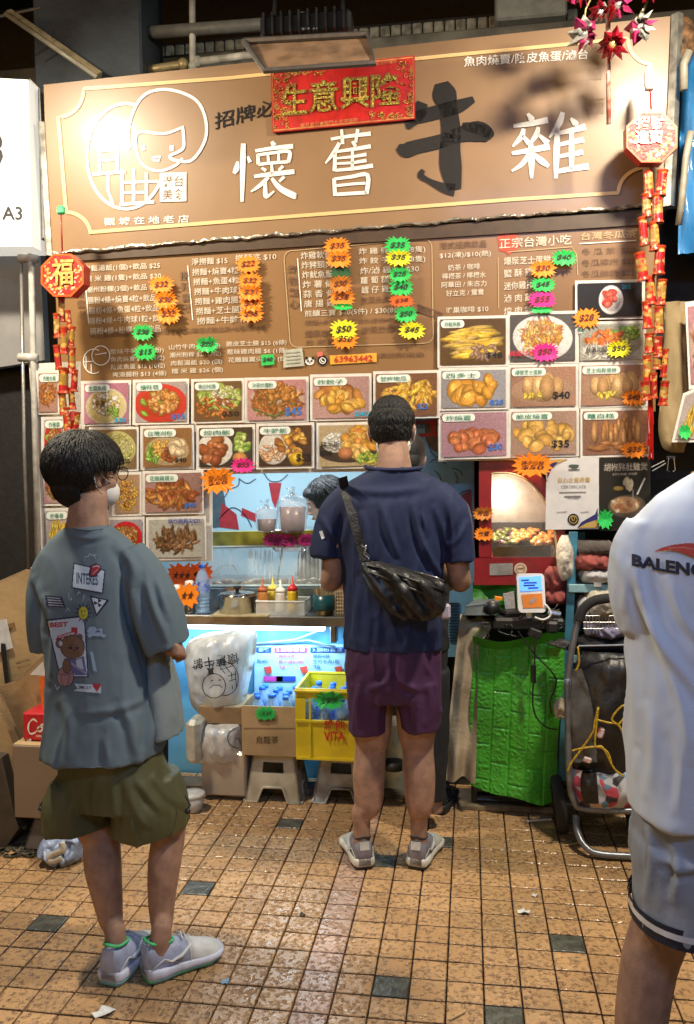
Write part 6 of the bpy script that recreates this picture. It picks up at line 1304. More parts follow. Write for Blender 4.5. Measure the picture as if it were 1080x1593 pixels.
# payment device
pd = root('payment_terminal', U(828, 952, 3.5), 'white card reader with a blue screen and an orange panel standing on the stand', 'payment terminal')
PD = Plane(U(828, 922, 3.42), (.05, -1, .12)); WPL = M('glossy_white_plastic', (.78, .78, .76), .25, var=0, coat=.5)
def rrect(x0, y0, x1, y1, r, n=5): return arc(x0+r, y0+r, r, r, 180, 270, n)+arc(x1-r, y0+r, r, r, 270, 360, n)+arc(x1-r, y1-r, r, r, 0, 90, n)+arc(x0+r, y1-r, r, r, 90, 180, n)
mb = MB(); mb.slab([PD(x-(y-920)*-.05, y) for x, y in rrect(805, 892, 848, 953, 6)], PD.n, .03); mb.build('body', WPL, pd)
def sk2(pts): return [(x-(y-920)*-.05, y) for x, y in pts]
polyflat(PD, sk2([(809, 898), (843, 896), (844, 918), (810, 920)]), .003).build('screen', M('lcd_blue', (.05, .2, .8), .2, var=0, emit=(.10, .30, 1.0), es=1.3), pd)
mb = MB(); 
for k, (a_, b_, y_) in enumerate([(812, 824, 903), (816, 836, 907), (815, 833, 911), (822, 838, 915)]): ribbon(PD, sk2([(a_, y_), (b_, y_-.5)]), 2.4, .005, mb)
mb.build('screen_text', M('lcd_dark', (.01, .05, .35), .3, var=0), pd)
polyflat(PD, sk2([(811, 925), (843, 923), (844, 945), (813, 946)]), .003).build('tap_panel', M('panel_orange', (.75, .24, .04), .4, var=0), pd); mb = MB(); ribbon(PD, sk2([(824, 938), (832, 931)]), 4, .005, mb); mb.build('tap_icon', M('icon_grey', (.3, .35, .45), .4, var=0), pd)
mb = MB(); mb.tube([U(824, 950, 3.44), U(822, 975, 3.5)], .012, 8); mb.tube([U(p[0], p[1], 3.41) for p in smooth([(848, 940, 0), (855, 948, 0), (856, 958, 0), (845, 964, 0), (832, 960, 0)], 5)], .0045, 6); mb.build('stand_and_cable', WPL, pd, True)
gd = root('till_scanner', U(750, 955, 3.45), 'grey counter device with a sloping top left of the card reader', 'till device')
mb = MB(); V = [U(722, 957, 3.40), U(772, 957, 3.40), U(776, 938, 3.45), U(724, 944, 3.45)]; mb.slab(V, (0, -1, .2), .16); mb.build('body', M('device_grey', (.07, .09, .095), .4), gd)
MB().slab([U(724, 943, 3.445), U(776, 937, 3.445), U(778, 932, 3.6), U(740, 932, 3.6)], (0, -.2, 1), .01).build('top_plate', M('device_grey2', (.15, .18, .19), .35), gd)
MB().ball(U(765, 946, 3.42), (.035, .03, .03), 12, 8).build('scanner_head', BLKS, gd, True); mb = MB(); mb.slab([U(770, 928, 3.46), U(782, 930, 3.46), U(781, 934, 3.46), U(770, 934, 3.46)], (0, -1, 0), .02); mb.build('orange_strip', M('fluo_orange', (.9, .3, .01)), gd)
mb = MB(); rr = random.Random(77)
for k in range(9):
    a_ = (rr.uniform(776, 880), rr.uniform(935, 975)); pts = [(a_[0], a_[1], 0), (a_[0]+rr.uniform(-15, 15), a_[1]+rr.uniform(-12, 14), 0), (a_[0]+rr.uniform(-25, 20), a_[1]+rr.uniform(0, 25), 0)]; mb.tube([U(p[0], p[1], 3.46-.03*rr.random()) for p in smooth(pts, 4)], .004, 5)
mb.build('x', BLKS) if False else mb.solo('cable_tangle', BLKS, 'tangle of black cables around the foot of the card reader', 'cable', smooth=True, kind='stuff')
mb = MB(); mb.box(U(820, 968, 3.5), (.30, .12, .05), None, .01); mb.box(U(795, 958, 3.52), (.08, .08, .05), rotm('Z', 20), .008); mb.box(U(860, 975, 3.42), (.05, .05, .05), None, .01); mb.solo('power_strip', BLKS, 'black power strip and adaptors on top of the green stand', 'power strip')
mb = MB(); mb.tube([U(852, 952, 3.42), U(872, 956, 3.42)], .012, 10); mb.solo('metal_tube', SS, 'short metal tube right of the card reader', 'tube')
mb = MB(); mb.slab([U(783, 925, 3.56), U(800, 921, 3.56), U(802, 952, 3.56), U(787, 952, 3.56)], (0, -1, 0), .03); mb.solo('grey_pouch', M('pouch_grey', (.42, .42, .42), .4, bump=.5), 'crinkled grey plastic pouch left of the card reader', 'pouch')
# ================================================================ BLUE RACK WITH CLOTHES
BLU = M('rack_blue', (.05, .22, .33), .45, var=.2, scale=10); rk = root('blue_rack', U(900, 1230, 3.5), 'light blue metal rack stuffed with folded clothes behind the trolley', 'rack')
for (a_, b_, y0_) in (((893, 828), (874, 1215), 3.5), ((1030, 830), (1010, 1215), 3.5), ((905, 828), (893, 1200), 3.85)):
    A, B = U(*a_, y0_), U(*b_, y0_); B.z = max(B.z, 0); MB().slab([A+Vector((-.016, 0, 0)), A+Vector((.016, 0, 0)), B+Vector((.016, 0, 0)), B+Vector((-.016, 0, 0))], (0, -1, 0), .03).build('post', BLU, rk)
for y in (905, 1010, 1120): p = U(955, y, 3.66); MB().box(p, (.42, .36, .018), None, .003).build('shelf', M('rack_pale_blue', (.22, .40, .46), .45), rk); MB().box(p+Vector((0, -.185, -.004)), (.42, .012, .034), None, .003).build('shelf_edge', M('rack_pale_blue', (.3, .5, .55)), rk)
mb = MB(); mb.box(U(930, 905, 3.46), (.03, .012, .04), None, .002); mb.build('shelf_hook', WPL, rk)
def fold(px0, py0, px1, py1, Y, mat, label, seed, th=.12, cat='clothes', nm='folded_clothes'):
    V, F = pillow([(py0, px0+8, px1-8), (py0+(py1-py0)*.3, px0, px1), (py0+(py1-py0)*.7, px0, px1), (py1, px0+4, px1-4)], Y, th, mat, '', '', '', seed, amp=.022, freq=13)
    return solo(nm, V, F, mat, label, cat, smooth=True)
fold(893, 840, 955, 862, 3.56, M('cloth_dark_brown', (.05, .035, .03), .9, sheen=.3), 'dark brown clothes on the upper shelf of the blue rack', 1)
fold(890, 857, 950, 886, 3.55, M('cloth_dusty_red', (.34, .08, .07), .9, var=.2), 'dusty red folded clothes on the upper shelf of the blue rack', 2)
fold(900, 882, 950, 906, 3.55, M('cloth_greyish', (.42, .42, .44), .9), 'pale grey folded cloth just above the rack\'s pale shelf edge', 3)
fold(908, 914, 968, 962, 3.52, M('cloth_cream_fleece', (.50, .46, .36), .95, bump=.8, bscale=70), 'cream fleece bundle on the middle shelf of the blue rack', 4, .14)
fold(897, 925, 918, 962, 3.54, M('cloth_greyish', (.42, .42, .44), .9), 'rolled grey towel at the left end of the middle shelf', 5)
fold(908, 962, 975, 990, 3.50, M('cloth_lilac', (.26, .24, .36), .9), 'lilac cloth under the cream fleece behind a wire basket', 6)
fold(866, 832, 892, 902, 3.53, M('white_plush', (.62, .58, .50), .95, bump=.9, bscale=60), 'whitish plush bundle hanging left of the blue rack', 7, .07, nm='plush_bundle')
fold(846, 880, 884, 920, 3.57, M('cloth_dusty_red', (.34, .08, .07), .9), 'dusty red cloth hanging beside the white plush', 8, .06)
fold(848, 915, 882, 940, 3.55, M('cloth_dusty_red', (.34, .08, .07), .9), 'lower fold of dusty red cloth behind the card reader', 9, .06)
fold(890, 985, 985, 1005, 3.52, M('cloth_black', (.015, .015, .018), .9), 'black cloth beneath the wire basket', 10)
mb = MB()
for k in range(13): x = 912+k*5; mb.tube([U(x, 958, 3.40), U(x+1, 986, 3.40)], .0022, 4)
for y in (958, 968, 978): mb.tube([U(908, y, 3.40), U(975, y, 3.40)], .0022, 4)
mb.solo('wire_basket', M('chrome_wire', (.6, .6, .6), .3, metal=.8), 'small chrome wire basket in front of the lilac cloth', 'basket')
# ================================================================ SHOPPING TROLLEY
tr = root('shopping_trolley', G(905, 1322), 'folding shopping trolley with grey tube frame and black bag tied with yellow string', 'trolley')
TUBE_G = M('grey_tube', (.22, .24, .28), .35, metal=.5, var=.15); FOAM = M('black_foam', (.02, .02, .022), .8, var=.1)
def tb_(pts, Y, r, mat, name, n=10):
    mb = MB(); P_ = smooth([tuple(U(x, y, (Y if not isinstance(Y, list) else Y[i]))) for i, (x, y) in enumerate(pts)], 6); mb.tube(P_, r, n); return mb.build(name, mat, tr, True)
tb_([(883, 1060), (888, 1020), (897, 975), (903, 958)], 3.20, .013, TUBE_G, 'frame_tube')
tb_([(900, 966), (906, 950), (918, 938), (936, 932), (980, 928)], 3.20, .019, FOAM, 'grip')
tb_([(883, 1056), (884, 1130), (886, 1210), (893, 1245), (910, 1258), (1000, 1262)], 3.18, .013, TUBE_G, 'frame_tube')
tb_([(896, 1268), (899, 1296), (912, 1318), (936, 1329), (1010, 1333)], [3.2, 3.16, 3.12, 3.1, 3.1], .013, TUBE_G, 'frame_tube')
# wheel: axle runs along x, so it shows edge-on
c = U(870, 1248, 3.34); c.z = .112; Rw = rotm('Y', 84) 
wh = MB().lathe(c, [(.085, -.022), (.104, -.022), (.112, -.012), (.112, .012), (.104, .022), (.085, .022), (.085, -.022)], 28, cap=False, R=Rw).build('wheel_tyre', FOAM, tr, True)
MB().lathe(c, [(.03, -.018), (.086, -.012), (.086, .012), (.03, .018)], 20, R=Rw).build('wheel_rim', M('wheel_grey', (.05, .05, .055), .5), tr, True)
w2 = U(985, 1262, 3.34); w2.z = .112; MB().lathe(w2, [(.085, -.022), (.104, -.022), (.112, -.012), (.112, .012), (.104, .022), (.085, .022), (.085, -.022)], 28, cap=False, R=Rw).build('wheel_tyre', FOAM, tr, True)
mb = MB(); mb.tube([c, w2], .008, 8); mb.build('axle', TUBE_G, tr)
def sheetpoly(name, rows, Y, mat, bulge, seed, parent=tr, nx=18):
    V, F = pillow(rows, Y, bulge, mat, '', '', '', seed, nx=nx, amp=.016, freq=8); return part(name, V, F, mat, parent, True)
NYL = M('black_nylon', (.018, .018, .02), .42, var=.25, scale=10, bump=.5, bscale=18)
sheetpoly('bag', [(1012, 905, 1000), (1040, 893, 1002), (1080, 884, 1004), (1140, 884, 1004), (1190, 890, 1002), (1206, 896, 1000)], 3.28, NYL, .11, 5)
sheetpoly('side_flap', [(1040, 890, 905), (1080, 884, 918), (1130, 884, 926), (1185, 888, 930)], 3.19, M('grey_nylon', (.09, .09, .09), .45, bump=.4, bscale=20), .02, 6)
FLO = M('floral_fabric', (.30, .36, .46), .7, var=0); nt_ = FLO.node_tree; N_ = nt_.nodes; g_ = N_.new('ShaderNodeTexCoord'); vo = N_.new('ShaderNodeTexVoronoi'); vo.inputs['Scale'].default_value = 34; nt_.links.new(g_.outputs['Object'], vo.inputs['Vector'])
cr_ = N_.new('ShaderNodeValToRGB'); cr_.color_ramp.interpolation = 'CONSTANT'; es_ = cr_.color_ramp.elements; es_[0].color = (.42, .44, .50, 1); es_[1].position = .45; es_[1].color = (.05, .04, .05, 1)
for p_, c_ in ((.58, (.45, .06, .10, 1)), (.70, (.55, .35, .30, 1)), (.80, (.10, .22, .35, 1)), (.9, (.5, .5, .52, 1))): e_ = es_.new(p_); e_.color = c_
sp_ = N_.new('ShaderNodeSeparateColor'); nt_.links.new(vo.outputs['Color'], sp_.inputs[0]); nt_.links.new(sp_.outputs[0], cr_.inputs[0]); nt_.links.new(cr_.outputs[0], N_['Principled BSDF'].inputs['Base Color'])
sheetpoly('floral_pocket', [(1196, 890, 1000), (1215, 888, 1002), (1240, 893, 1002), (1258, 905, 1000)], 3.22, FLO, .07, 9)
sheetpoly('dark_pocket', [(1200, 905, 928), (1225, 903, 930), (1250, 908, 932)], 3.14, NYL, .02, 2)
YST = M('yellow_string', (.62, .42, .03), .45, var=.25, scale=90)
for pts in ([(931, 1100), (925, 1125), (922, 1140), (905, 1165), (890, 1185), (883, 1200)], [(931, 1100), (928, 1130), (926, 1160), (938, 1163), (955, 1195), (970, 1207)], [(930, 1120), (945, 1124), (962, 1128), (972, 1150), (975, 1185)], [(962, 1128), (952, 1118), (966, 1100), (976, 1098), (972, 1115), (962, 1128)], [(890, 1168), (905, 1164), (930, 1162), (945, 1170), (952, 1190)], [(899, 1006), (901, 1030), (896, 1044)]):
    MB().tube([U(p[0], p[1], 3.12) for p in smooth([(x, y, 0) for x, y in pts], 5)], .0042, 5).build('yellow_string', YST, tr, True)
for tx_, ty_, ts_ in ((935, 1140, (.022, .016, .04)), (914, 1182, (.03, .016, .022))): MB().box(U(tx_, ty_, 3.13), ts_, rotm('Y', 15), .005).build('toggle', M('toggle_red', (.45, .08, .07), .5, col2=(.7, .7, .7), scale=40), tr)
mb = MB(); mb.tube([U(900, 1005, 3.2), U(985, 1003, 3.2)], .004, 6); mb.build('bag_rim', TUBE_G, tr)
fold(862, 1085, 882, 1118, 3.30, M('beige_rag', (.45, .40, .32), .9), 'small beige rag caught between the green sheet and the trolley', 12, .03, nm='rag', cat='cloth')
mb = MB(); mb.tube([U(872, 1000, 3.36), U(890, 1004, 3.3)], [.03, .02], 10, flat=.6); mb.tube([U(858, 1000, 3.38), U(885, 1008, 3.3)], .02, 8, flat=.5); mb.solo('black_glove', M('soft_black_plastic', (.03, .03, .03), .35, bump=.5), 'crumpled black plastic at the top corner of the green sheet', 'plastic')
# ================================================================ RIGHT EDGE: dark panel, tarp, paper bag
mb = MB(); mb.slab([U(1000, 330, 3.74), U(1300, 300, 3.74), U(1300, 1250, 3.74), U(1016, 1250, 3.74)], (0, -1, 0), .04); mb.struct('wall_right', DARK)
TP = M('blue_tarp', (.02, .17, .44), .4, var=.15, scale=5, bump=.5, bscale=8, coat=.2)
V, F = pillow([(84, 1078, 1110), (120, 1062, 1130), (200, 1058, 1140), (300, 1056, 1140), (396, 1055, 1140)], 3.50, .10, TP, '', '', '', 15, amp=.03, freq=6)
solo('blue_tarp', V, F, TP, 'bright blue tarpaulin hanging at the right edge below the ceiling', 'tarpaulin', smooth=True)
mb = MB(); mb.tube([U(1075, 205, 3.4), U(1067, 245, 3.4), U(1062, 300, 3.4), U(1056, 350, 3.42)], .013, 8); mb.tube([U(1072, 80, 3.4), U(1064, 100, 3.4), U(1064, 140, 3.4)], .016, 8); mb.solo('hose', M('grey_hose', (.30, .28, .22), .5), 'grey hose running down in front of the blue tarpaulin', 'hose', smooth=True)
mb = MB(); mb.ball(U(1062, 66, 3.55), (.05, .06, .10), 12, 8); mb.solo('rusty_bundle', M('rusty', (.28, .14, .06), .8, var=.4, bump=.8), 'rusty brown bundle above the blue tarpaulin', 'bundle', smooth=True)
KP = M('kraft_paper', (.30, .22, .11), .8, var=.12, scale=6, bump=.3, bscale=9)
V, F = pillow([(470, 1034, 1072), (520, 1033, 1078), (600, 1030, 1080), (660, 1024, 1078), (694, 1030, 1066), (704, 1044, 1064)], 3.58, .05, KP, '', '', '', 18, amp=.014, freq=6)
solo('paper_bag', V, F, KP, 'tall crumpled brown paper bag hanging right of the firecrackers', 'paper bag', smooth=True)
for Q_, k_, lab, sd in (([(1066, 470), (1120, 462), (1124, 600), (1072, 606)], 'noodle', 'food photo partly cut by the right edge beside the paper bag', 41), ([(1063, 612), (1120, 588), (1112, 688), (1045, 688)], 'sticks', 'tilted photo of yellow sticks with a green tag at the right edge', 42)):
    rt = root('dish_photo', U(Q_[3][0], Q_[3][1], 3.46), lab, 'food photo'); q = [U(x, y, 3.46) for x, y in Q_]; MB().slab(q, (0, -1, 0), .003).build('sheet', CARDW, rt)
    c0 = sum(q, Vector())/4; art_mesh('picture', food(k_, 44, 60, np.random.default_rng(sd)), quad_fn([c0+(p-c0)*.88+Vector((0, -.004, 0)) for p in q]), PRINT, rt)
burst(1066, 672, 9, 11, 'g', None, 'small green tag on the tilted photo at the right edge', pl=FY(3.445), off=0, ns=9, group=None)
clip(1044, 712, 3.5, 'binder clip with spread wire arms under the paper bag'); 
mb = MB(); mb.tube([U(1014, 727, 3.5), U(1034, 717, 3.5)], .003, 5); mb.tube([U(1015, 733, 3.5), U(1036, 721, 3.5)], .003, 5); mb.solo('clip_wire', SS, 'two straight silver clip wires right of the black poster', 'clip')
mb = MB(); mb.slab([U(1085, 735, 3.4), U(1180, 700, 3.4), U(1180, 730, 3.4), U(1085, 748, 3.4)], (0, -1, 0), .1); mb.solo('wood_offcut', KR2, 'pale board behind the right-hand man\'s collar', 'board')
# ================================================================ LEFT: CARDBOARD STACK
def board(pts, Y, th, mat, label, ys=None, nm='cardboard_sheet', cat='cardboard'):
    rt = root(nm, U(pts[-1][0], pts[-1][1], Y), label, cat, None); Q_ = [U(x, y, (Y if ys is None else ys[i])) for i, (x, y) in enumerate(pts)]
    n_ = (Q_[1]-Q_[0]).cross(Q_[2]-Q_[0]).normalized(); n_ = n_ if n_.y < 0 else -n_
    MB().slab(Q_, n_, th).build('sheet', mat, rt)
    mb = MB(); mb.tube([q-n_*th*.5+n_*.0 for q in Q_]+[Q_[0]-n_*th*.5], th*.52, 4); mb.build('edge', KRD, rt); return rt, n_
PL1 = FY(3.12)
r1, n1 = board([(-90, 945), (40, 888), (120, 900), (118, 1042), (10, 1070), (-90, 1080)], 3.12, .012, KR2, 'large tan flattened carton leaning at the left, top of the stack')
flat('tape_strip', PL1, [(0, 975), (22, 968), (24, 975), (0, 982)], .006, M('brown_tape', (.26, .16, .07), .3, coat=.4), r1)
text_on(PL1, 'MADE IN CHINA', 26, 1030, 47, 4, -6, .006, .01).build('stencil', M('carton_ink', (.10, .06, .03)), r1)
mb = MB(); mb.slab([PL1(-20, 968, .012), PL1(10, 963, .012), PL1(20, 1008, .012), PL1(-10, 1018, .012)], (0, -1, 0), .002); mb.solo('shipping_label', PAPER, 'white paper label stuck on the topmost cardboard sheet', 'label')
board([(-60, 1085), (25, 1062), (72, 1018), (120, 1010), (120, 1160), (60, 1170), (-30, 1175)], 3.06, .012, KR, 'second tan cardboard sheet folded below the topmost one')
board([(-50, 1075), (0, 1082), (30, 1150), (22, 1165), (-50, 1150)], 3.0, .012, KR2, 'narrow cardboard flap sloping down at the left edge')
r3_, _ = board([(-70, 1100), (2, 1112), (24, 1165), (36, 1240), (38, 1290), (10, 1272), (-70, 1230)], 2.96, .012, KR2, 'long cardboard sheet reaching down beside the brown box')
mb = MB(); mb.slab([U(10, 1236, 2.945), U(24, 1250, 2.945), U(33, 1282, 2.945), U(8, 1262, 2.945)], (0, -1, 0), .002); mb.solo('shipping_label', PAPER, 'printed white label near the bottom of the long cardboard sheet', 'label')
mb = MB(); mb.slab([U(0, 1000, 3.11), U(8, 1002, 3.10), U(14, 1064, 3.09), U(8, 1066, 3.10)], (0, -1, 0), .004); mb.solo('black_gap_strip', DARK, 'black strip for the dark gap between two cardboard sheets at the left edge', 'strip')  # shaded gap between the sheets, coloured in as a black strip
mb = MB(); mb.slab([U(46, 1050, 3.03), U(66, 1030, 3.03), U(70, 1052, 3.03), U(58, 1050, 3.03)], (0, -1, 0), .006); mb.solo('paper_sheet', PAPER, 'white paper corner tucked in the cardboard beside the boy\'s back', 'paper')
mb = MB(); mb.slab([U(60, 1055, 3.02), U(72, 1050, 3.02), U(74, 1110, 3.02), U(67, 1110, 3.02)], (0, -1, 0), .006); mb.solo('orange_strip', M('orange_card', (.75, .16, .03), .5), 'orange-red card strip beside the boy\'s back', 'card')
mb = MB(); mb.slab([U(-120, 1160, 2.9), U(0, 1180, 2.9), U(28, 1290, 2.9), U(-10, 1345, 2.9), U(-120, 1345, 2.9)], (0, -1, 0), .2); mb.solo('dark_crate', M('dark_brown_board', (.06, .045, .03), .8), 'dark brown box at the bottom of the pile on the left edge', 'box')  # very dark brown box at the foot of the pile
# low stool with brown box and red drinks pack
STG = M('stool_plum_grey', (.09, .075, .08), .5, var=.15)
s3 = stool(36, 1268, 140, 1332, 2.90, STG, 'dark plum-grey plastic stool under the brown box on the left', None)
zt5 = s3[3]; p0, p1 = U(22, 1262, 2.90), U(112, 1163, 2.90)
bx = root('brown_box', ((p0.x+p1.x)/2, 3.05, zt5), 'plain greyish brown box on the dark stool left of the boy', 'box'); H = p1.z-zt5-.0
MB().box(((p0.x+p1.x)/2, 3.05, zt5+H/2+.001), (p1.x-p0.x, .30, H), None, .005).build('body', M('greybrown_board', (.23, .165, .115), .8, var=.08, scale=4), bx)
MB().box(((p0.x+p1.x)/2, 2.99, zt5+H+.003), (p1.x-p0.x, .17, .004), rotm('X', 2)).build('flap', KR2, bx)
p0, p1 = U(36, 1160, 2.94), U(104, 1111, 2.94); z0 = zt5+H+.006
ck = root('cola_pack', ((p0.x+p1.x)/2, 3.04, z0), 'red carton of cola cans with white script lettering on the brown box', 'drinks carton')
RC = M('cola_red', (.55, .015, .03), .35, var=.06, coat=.4); Hc = p1.z-z0
MB().box(((p0.x+p1.x)/2, 3.04, z0+Hc/2), (p1.x-p0.x, .20, Hc), None, .006).build('carton', RC, ck)
PCk = FY(2.938)
mb = MB(); mb.v and None
for st in ([(58, 1123), (52, 1119), (46, 1124), (44, 1133), (47, 1141), (54, 1140), (60, 1134)], [(62, 1130), (59, 1133), (61, 1138), (65, 1136), (66, 1131), (62, 1130), (66, 1127), (70, 1129)], [(74, 1130), (71, 1134), (73, 1138), (77, 1136)], [(83, 1130), (79, 1131), (78, 1137), (84, 1135), (84, 1129), (85, 1138)]):
    S_ = smooth([(x, y, 0) for x, y in st], 5); ribbon(PCk, S_, 1, .004, mb, wf=[1.4+1.6*abs(math.sin(i*.35)) for i in range(len(S_))])
text_on(PCk, 'ORIGINAL', 56, 1143, 80, 3.5, 1, .004, .02, mb); text_on(PCk, 'x8', 41, 1149, 49, 5, 0, .004, .02, mb); mb.build('lettering', WHP, ck)
# blue plastic bag of rubbish
BB = M('blue_grey_bag', (.30, .38, .60), .3, var=.25, scale=14, bump=.9, bscale=25, coat=.5)
g = G(105, 1334); rb = root('rubbish_bag', g, 'crumpled bluish plastic bag on the tiles under the dark stool', 'bag')
V, F = pillow([(1296, 76, 118), (1306, 68, 128), (1320, 68, 130), (1332, 74, 130), (1338, 84, 126)], 2.86, .09, BB, '', '', '', 31, amp=.04, freq=16)
part('bag', V, F, BB, rb, True)
mb = MB(); mb.tube([U(p[0], p[1], 2.77) for p in smooth([(96, 1310, 0), (98, 1322, 0), (80, 1330, 0), (74, 1337, 0), (84, 1340, 0), (96, 1334, 0)], 4)], .012, 8, flat=.5); mb.build('twisted_handle', BAGW, rb, True)
rr = random.Random(8); mb = MB()
for k in range(60): p = G(rr.uniform(-10, 75), rr.uniform(1318, 1336)); mb.box(p+Vector((0, 0, .012)), (rr.uniform(.01, .04), rr.uniform(.008, .02), .006), rotm('Z', rr.uniform(0, 180)))
mb.solo('sweepings', M('sweepings', (.14, .12, .08), .9, var=.5, scale=60), 'small scattered scraps along the foot of the cardboard pile', 'litter', kind='stuff')
# ================================================================ PEOPLE
def remesh(shells, vox, sm=3, lap=.5):
    me = bpy.data.meshes.new('tmp'); mb = MB()
    for s in shells: mb.add(s.v, s.f)
    me.from_pydata([tuple(v) for v in mb.v], [], mb.f); o = bpy.data.objects.new('tmp', me); C.objects.link(o)
    m = o.modifiers.new('r', 'REMESH'); m.mode = 'VOXEL'; m.voxel_size = vox
    if sm: q = o.modifiers.new('s', 'SMOOTH'); q.iterations = sm; q.factor = lap
    dg = bpy.context.evaluated_depsgraph_get(); r = bpy.data.meshes.new_from_object(o.evaluated_get(dg))
    V = [v.co.copy() for v in r.vertices]; F = [tuple(p.vertices) for p in r.polygons]; Nn = [v.normal.copy() for v in r.vertices]
    bpy.data.objects.remove(o); bpy.data.meshes.remove(me); bpy.data.meshes.remove(r); return V, F, Nn
def limb(pts, n=16, xax=Vector((1, 0, 0)), sub=4):
    """pts: (Vector centre, rx, ry); elliptical sections perpendicular to the path"""
    P = smooth([tuple(c)+(a, b) for c, a, b in pts], sub) if len(pts) > 2 else [tuple(c)+(a, b) for c, a, b in pts]
    rings = []; m = len(P)
    for i, p in enumerate(P):
        c = Vector(p[:3]); t = (Vector(P[min(i+1, m-1)][:3])-Vector(P[max(i-1, 0)][:3])).normalized()
        a = (xax-t*xax.dot(t)).normalized(); b = t.cross(a)
        rings.append([c+a*(math.cos(2*math.pi*k/n)*p[3])+b*(math.sin(2*math.pi*k/n)*p[4]) for k in range(n)])
    mb = MB(); mb.loft(rings); return mb
def flatl(pts, n=20, heading=0.0, sub=4, sq=1.0):
    """horizontal elliptical sections (torso, shorts)"""
    P = smooth([tuple(c)+(a, b) for c, a, b in pts], sub); a = Vector((math.cos(heading), -math.sin(heading), 0)); b = Vector((math.sin(heading), math.cos(heading), 0))
    def s_(v): return math.copysign(abs(v)**sq, v)
    mb = MB(); mb.loft([[Vector(p[:3])+a*(s_(math.cos(2*math.pi*k/n))*p[3])+b*(s_(math.sin(2*math.pi*k/n))*p[4]) for k in range(n)] for p in P]); return mb
def PX(px, py, Y, hw, ry): return (U(px, py, Y), hw*Y/FPX*.985, ry)
SKIN = M('skin', (.37, .215, .15), .68, var=.16, scale=26, bump=.12, bscale=160, sss=.12, detail=6)
SKINP = M('skin_pale', (.50, .32, .24), .5, var=.06, scale=20, bump=.08, bscale=220, sss=.12)
HAIR = M('black_hair', (.005, .0048, .0055), .62, var=.3, scale=90, bump=.3, bscale=220); SCALP = M('shaved_hair', (.045, .035, .032), .75, var=.35, scale=120, bump=.5, bscale=300)
def headshells(c, R, s=1.0, face=True, earlobe=True):
    T = lambda x, y, z: c+R@Vector((x*s, y*s, z*s)); out = []
    def B(p, r, n=20, m=14): q = MB(); q.ball(T(*p), tuple(k*s for k in r), n, m, R); out.append(q)
    B((0, -.012, .028), (.076, .094, .088)); B((0, .030, -.040), (.058, .060, .074)); B((0, .058, -.088), (.030, .026, .024)); B((0, .066, .020), (.056, .028, .045))
    B((.036, .052, -.022), (.026, .03, .026)); B((-.036, .052, -.022), (.026, .03, .026))
    if face:
        q = MB(); q.tube([T(0, .088, .018), T(0, .103, -.006), T(0, .110, -.022)], [.008*s, .010*s, .013*s], 10); out.append(q)
        B((.011, .098, -.025), (.009, .010, .008)); B((-.011, .098, -.025), (.009, .010, .008)); B((0, .090, -.050), (.023, .009, .006)); B((0, .089, -.060), (.020, .009, .0065))
    for e in (-1, 1):
        B((e*.078, -.008, -.008), (.008, .020, .030), 12, 10); B((e*.086, -.016, .004), (.006, .014, .020), 12, 10); B((e*.078, .002, -.034), (.007, .010, .010), 10, 8)
    return out, T
def strands(c, R, rad, region, n, length, seed, flow, width=.0032, lift=.004, parent=None, name='hair_locks', mat=None, clump=5):
    """tapered locks laid over an ellipsoid: region(d)->density 0..1, flow(d)->tangent direction"""
    rr = random.Random(seed); V = []; F = []; tries = 0; cnt = 0
    rad = Vector(rad)
    while cnt < n and tries < n*8:
        tries += 1; z = rr.uniform(-.9, 1); t = rr.uniform(0, 2*math.pi); q = math.sqrt(max(0, 1-z*z)); d = Vector((q*math.cos(t), q*math.sin(t), z))
        if rr.random() > region(d): continue
        cnt += 1; L = length*rr.uniform(.6, 1.25); k = 5; w = width*rr.uniform(.6, 1.3); lf = lift*rr.uniform(.2, 1.6); p = d.copy(); P_ = []
        jit = Vector((rr.gauss(0, .16), rr.gauss(0, .16), rr.gauss(0, .16)))
        for i in range(k+1):
            P_.append(Vector((p.x*rad.x, p.y*rad.y, p.z*rad.z))*(1+(lf*(math.sin(math.pi*i/k*.9)+.15))/rad.x)); f = flow(p)+jit; f = (f-p*f.dot(p)).normalized(); p = (p+f*(L/k/rad.x)).normalized()
        base = len(V)
        for i, a in enumerate(P_):
            tn = (P_[min(i+1, k)]-P_[max(i-1, 0)]).normalized(); sd = tn.cross(a.normalized()).normalized(); ww = w*(1-(i/k)**1.7*.92)
            V += [c+R@(a+sd*ww), c+R@(a+a.normalized()*ww*.55), c+R@(a-sd*ww)]
        for i in range(k): o = base+3*i; F += [(o, o+1, o+4, o+3), (o+1, o+2, o+5, o+4)]
    return part(name, V, F, mat or HAIR, parent, True, kind='stuff')
def drape(V, N_, amp, seed, sc=(7, 7, 2.2), mask=None, fine=.25, dirs=None):
    out = []
    for v, n in zip(V, N_):
        m_ = mask(v) if mask else 1.0
        x = noise.noise(Vector((v.x*sc[0]+seed, v.y*sc[1], v.z*sc[2]))); r_ = 1-abs(noise.noise(Vector((v.x*sc[0]*1.3+seed*2, v.y*sc[1]*1.3, v.z*sc[2]*1.2+9))))*2.6
        f_ = noise.noise(Vector((v.x*38, v.y*38, v.z*24+seed)))
        out.append(v+n*(amp*m_*(x*.9+max(0, r_)**3*.9-.25+f_*fine)))
    return out
def pix(v):
    d = Vector(v)-Vector((0, 0, CH)); z = d.dot(_f); return 540+FPX*d.dot(_r)/z, 796.5-FPX*d.dot(_u)/z
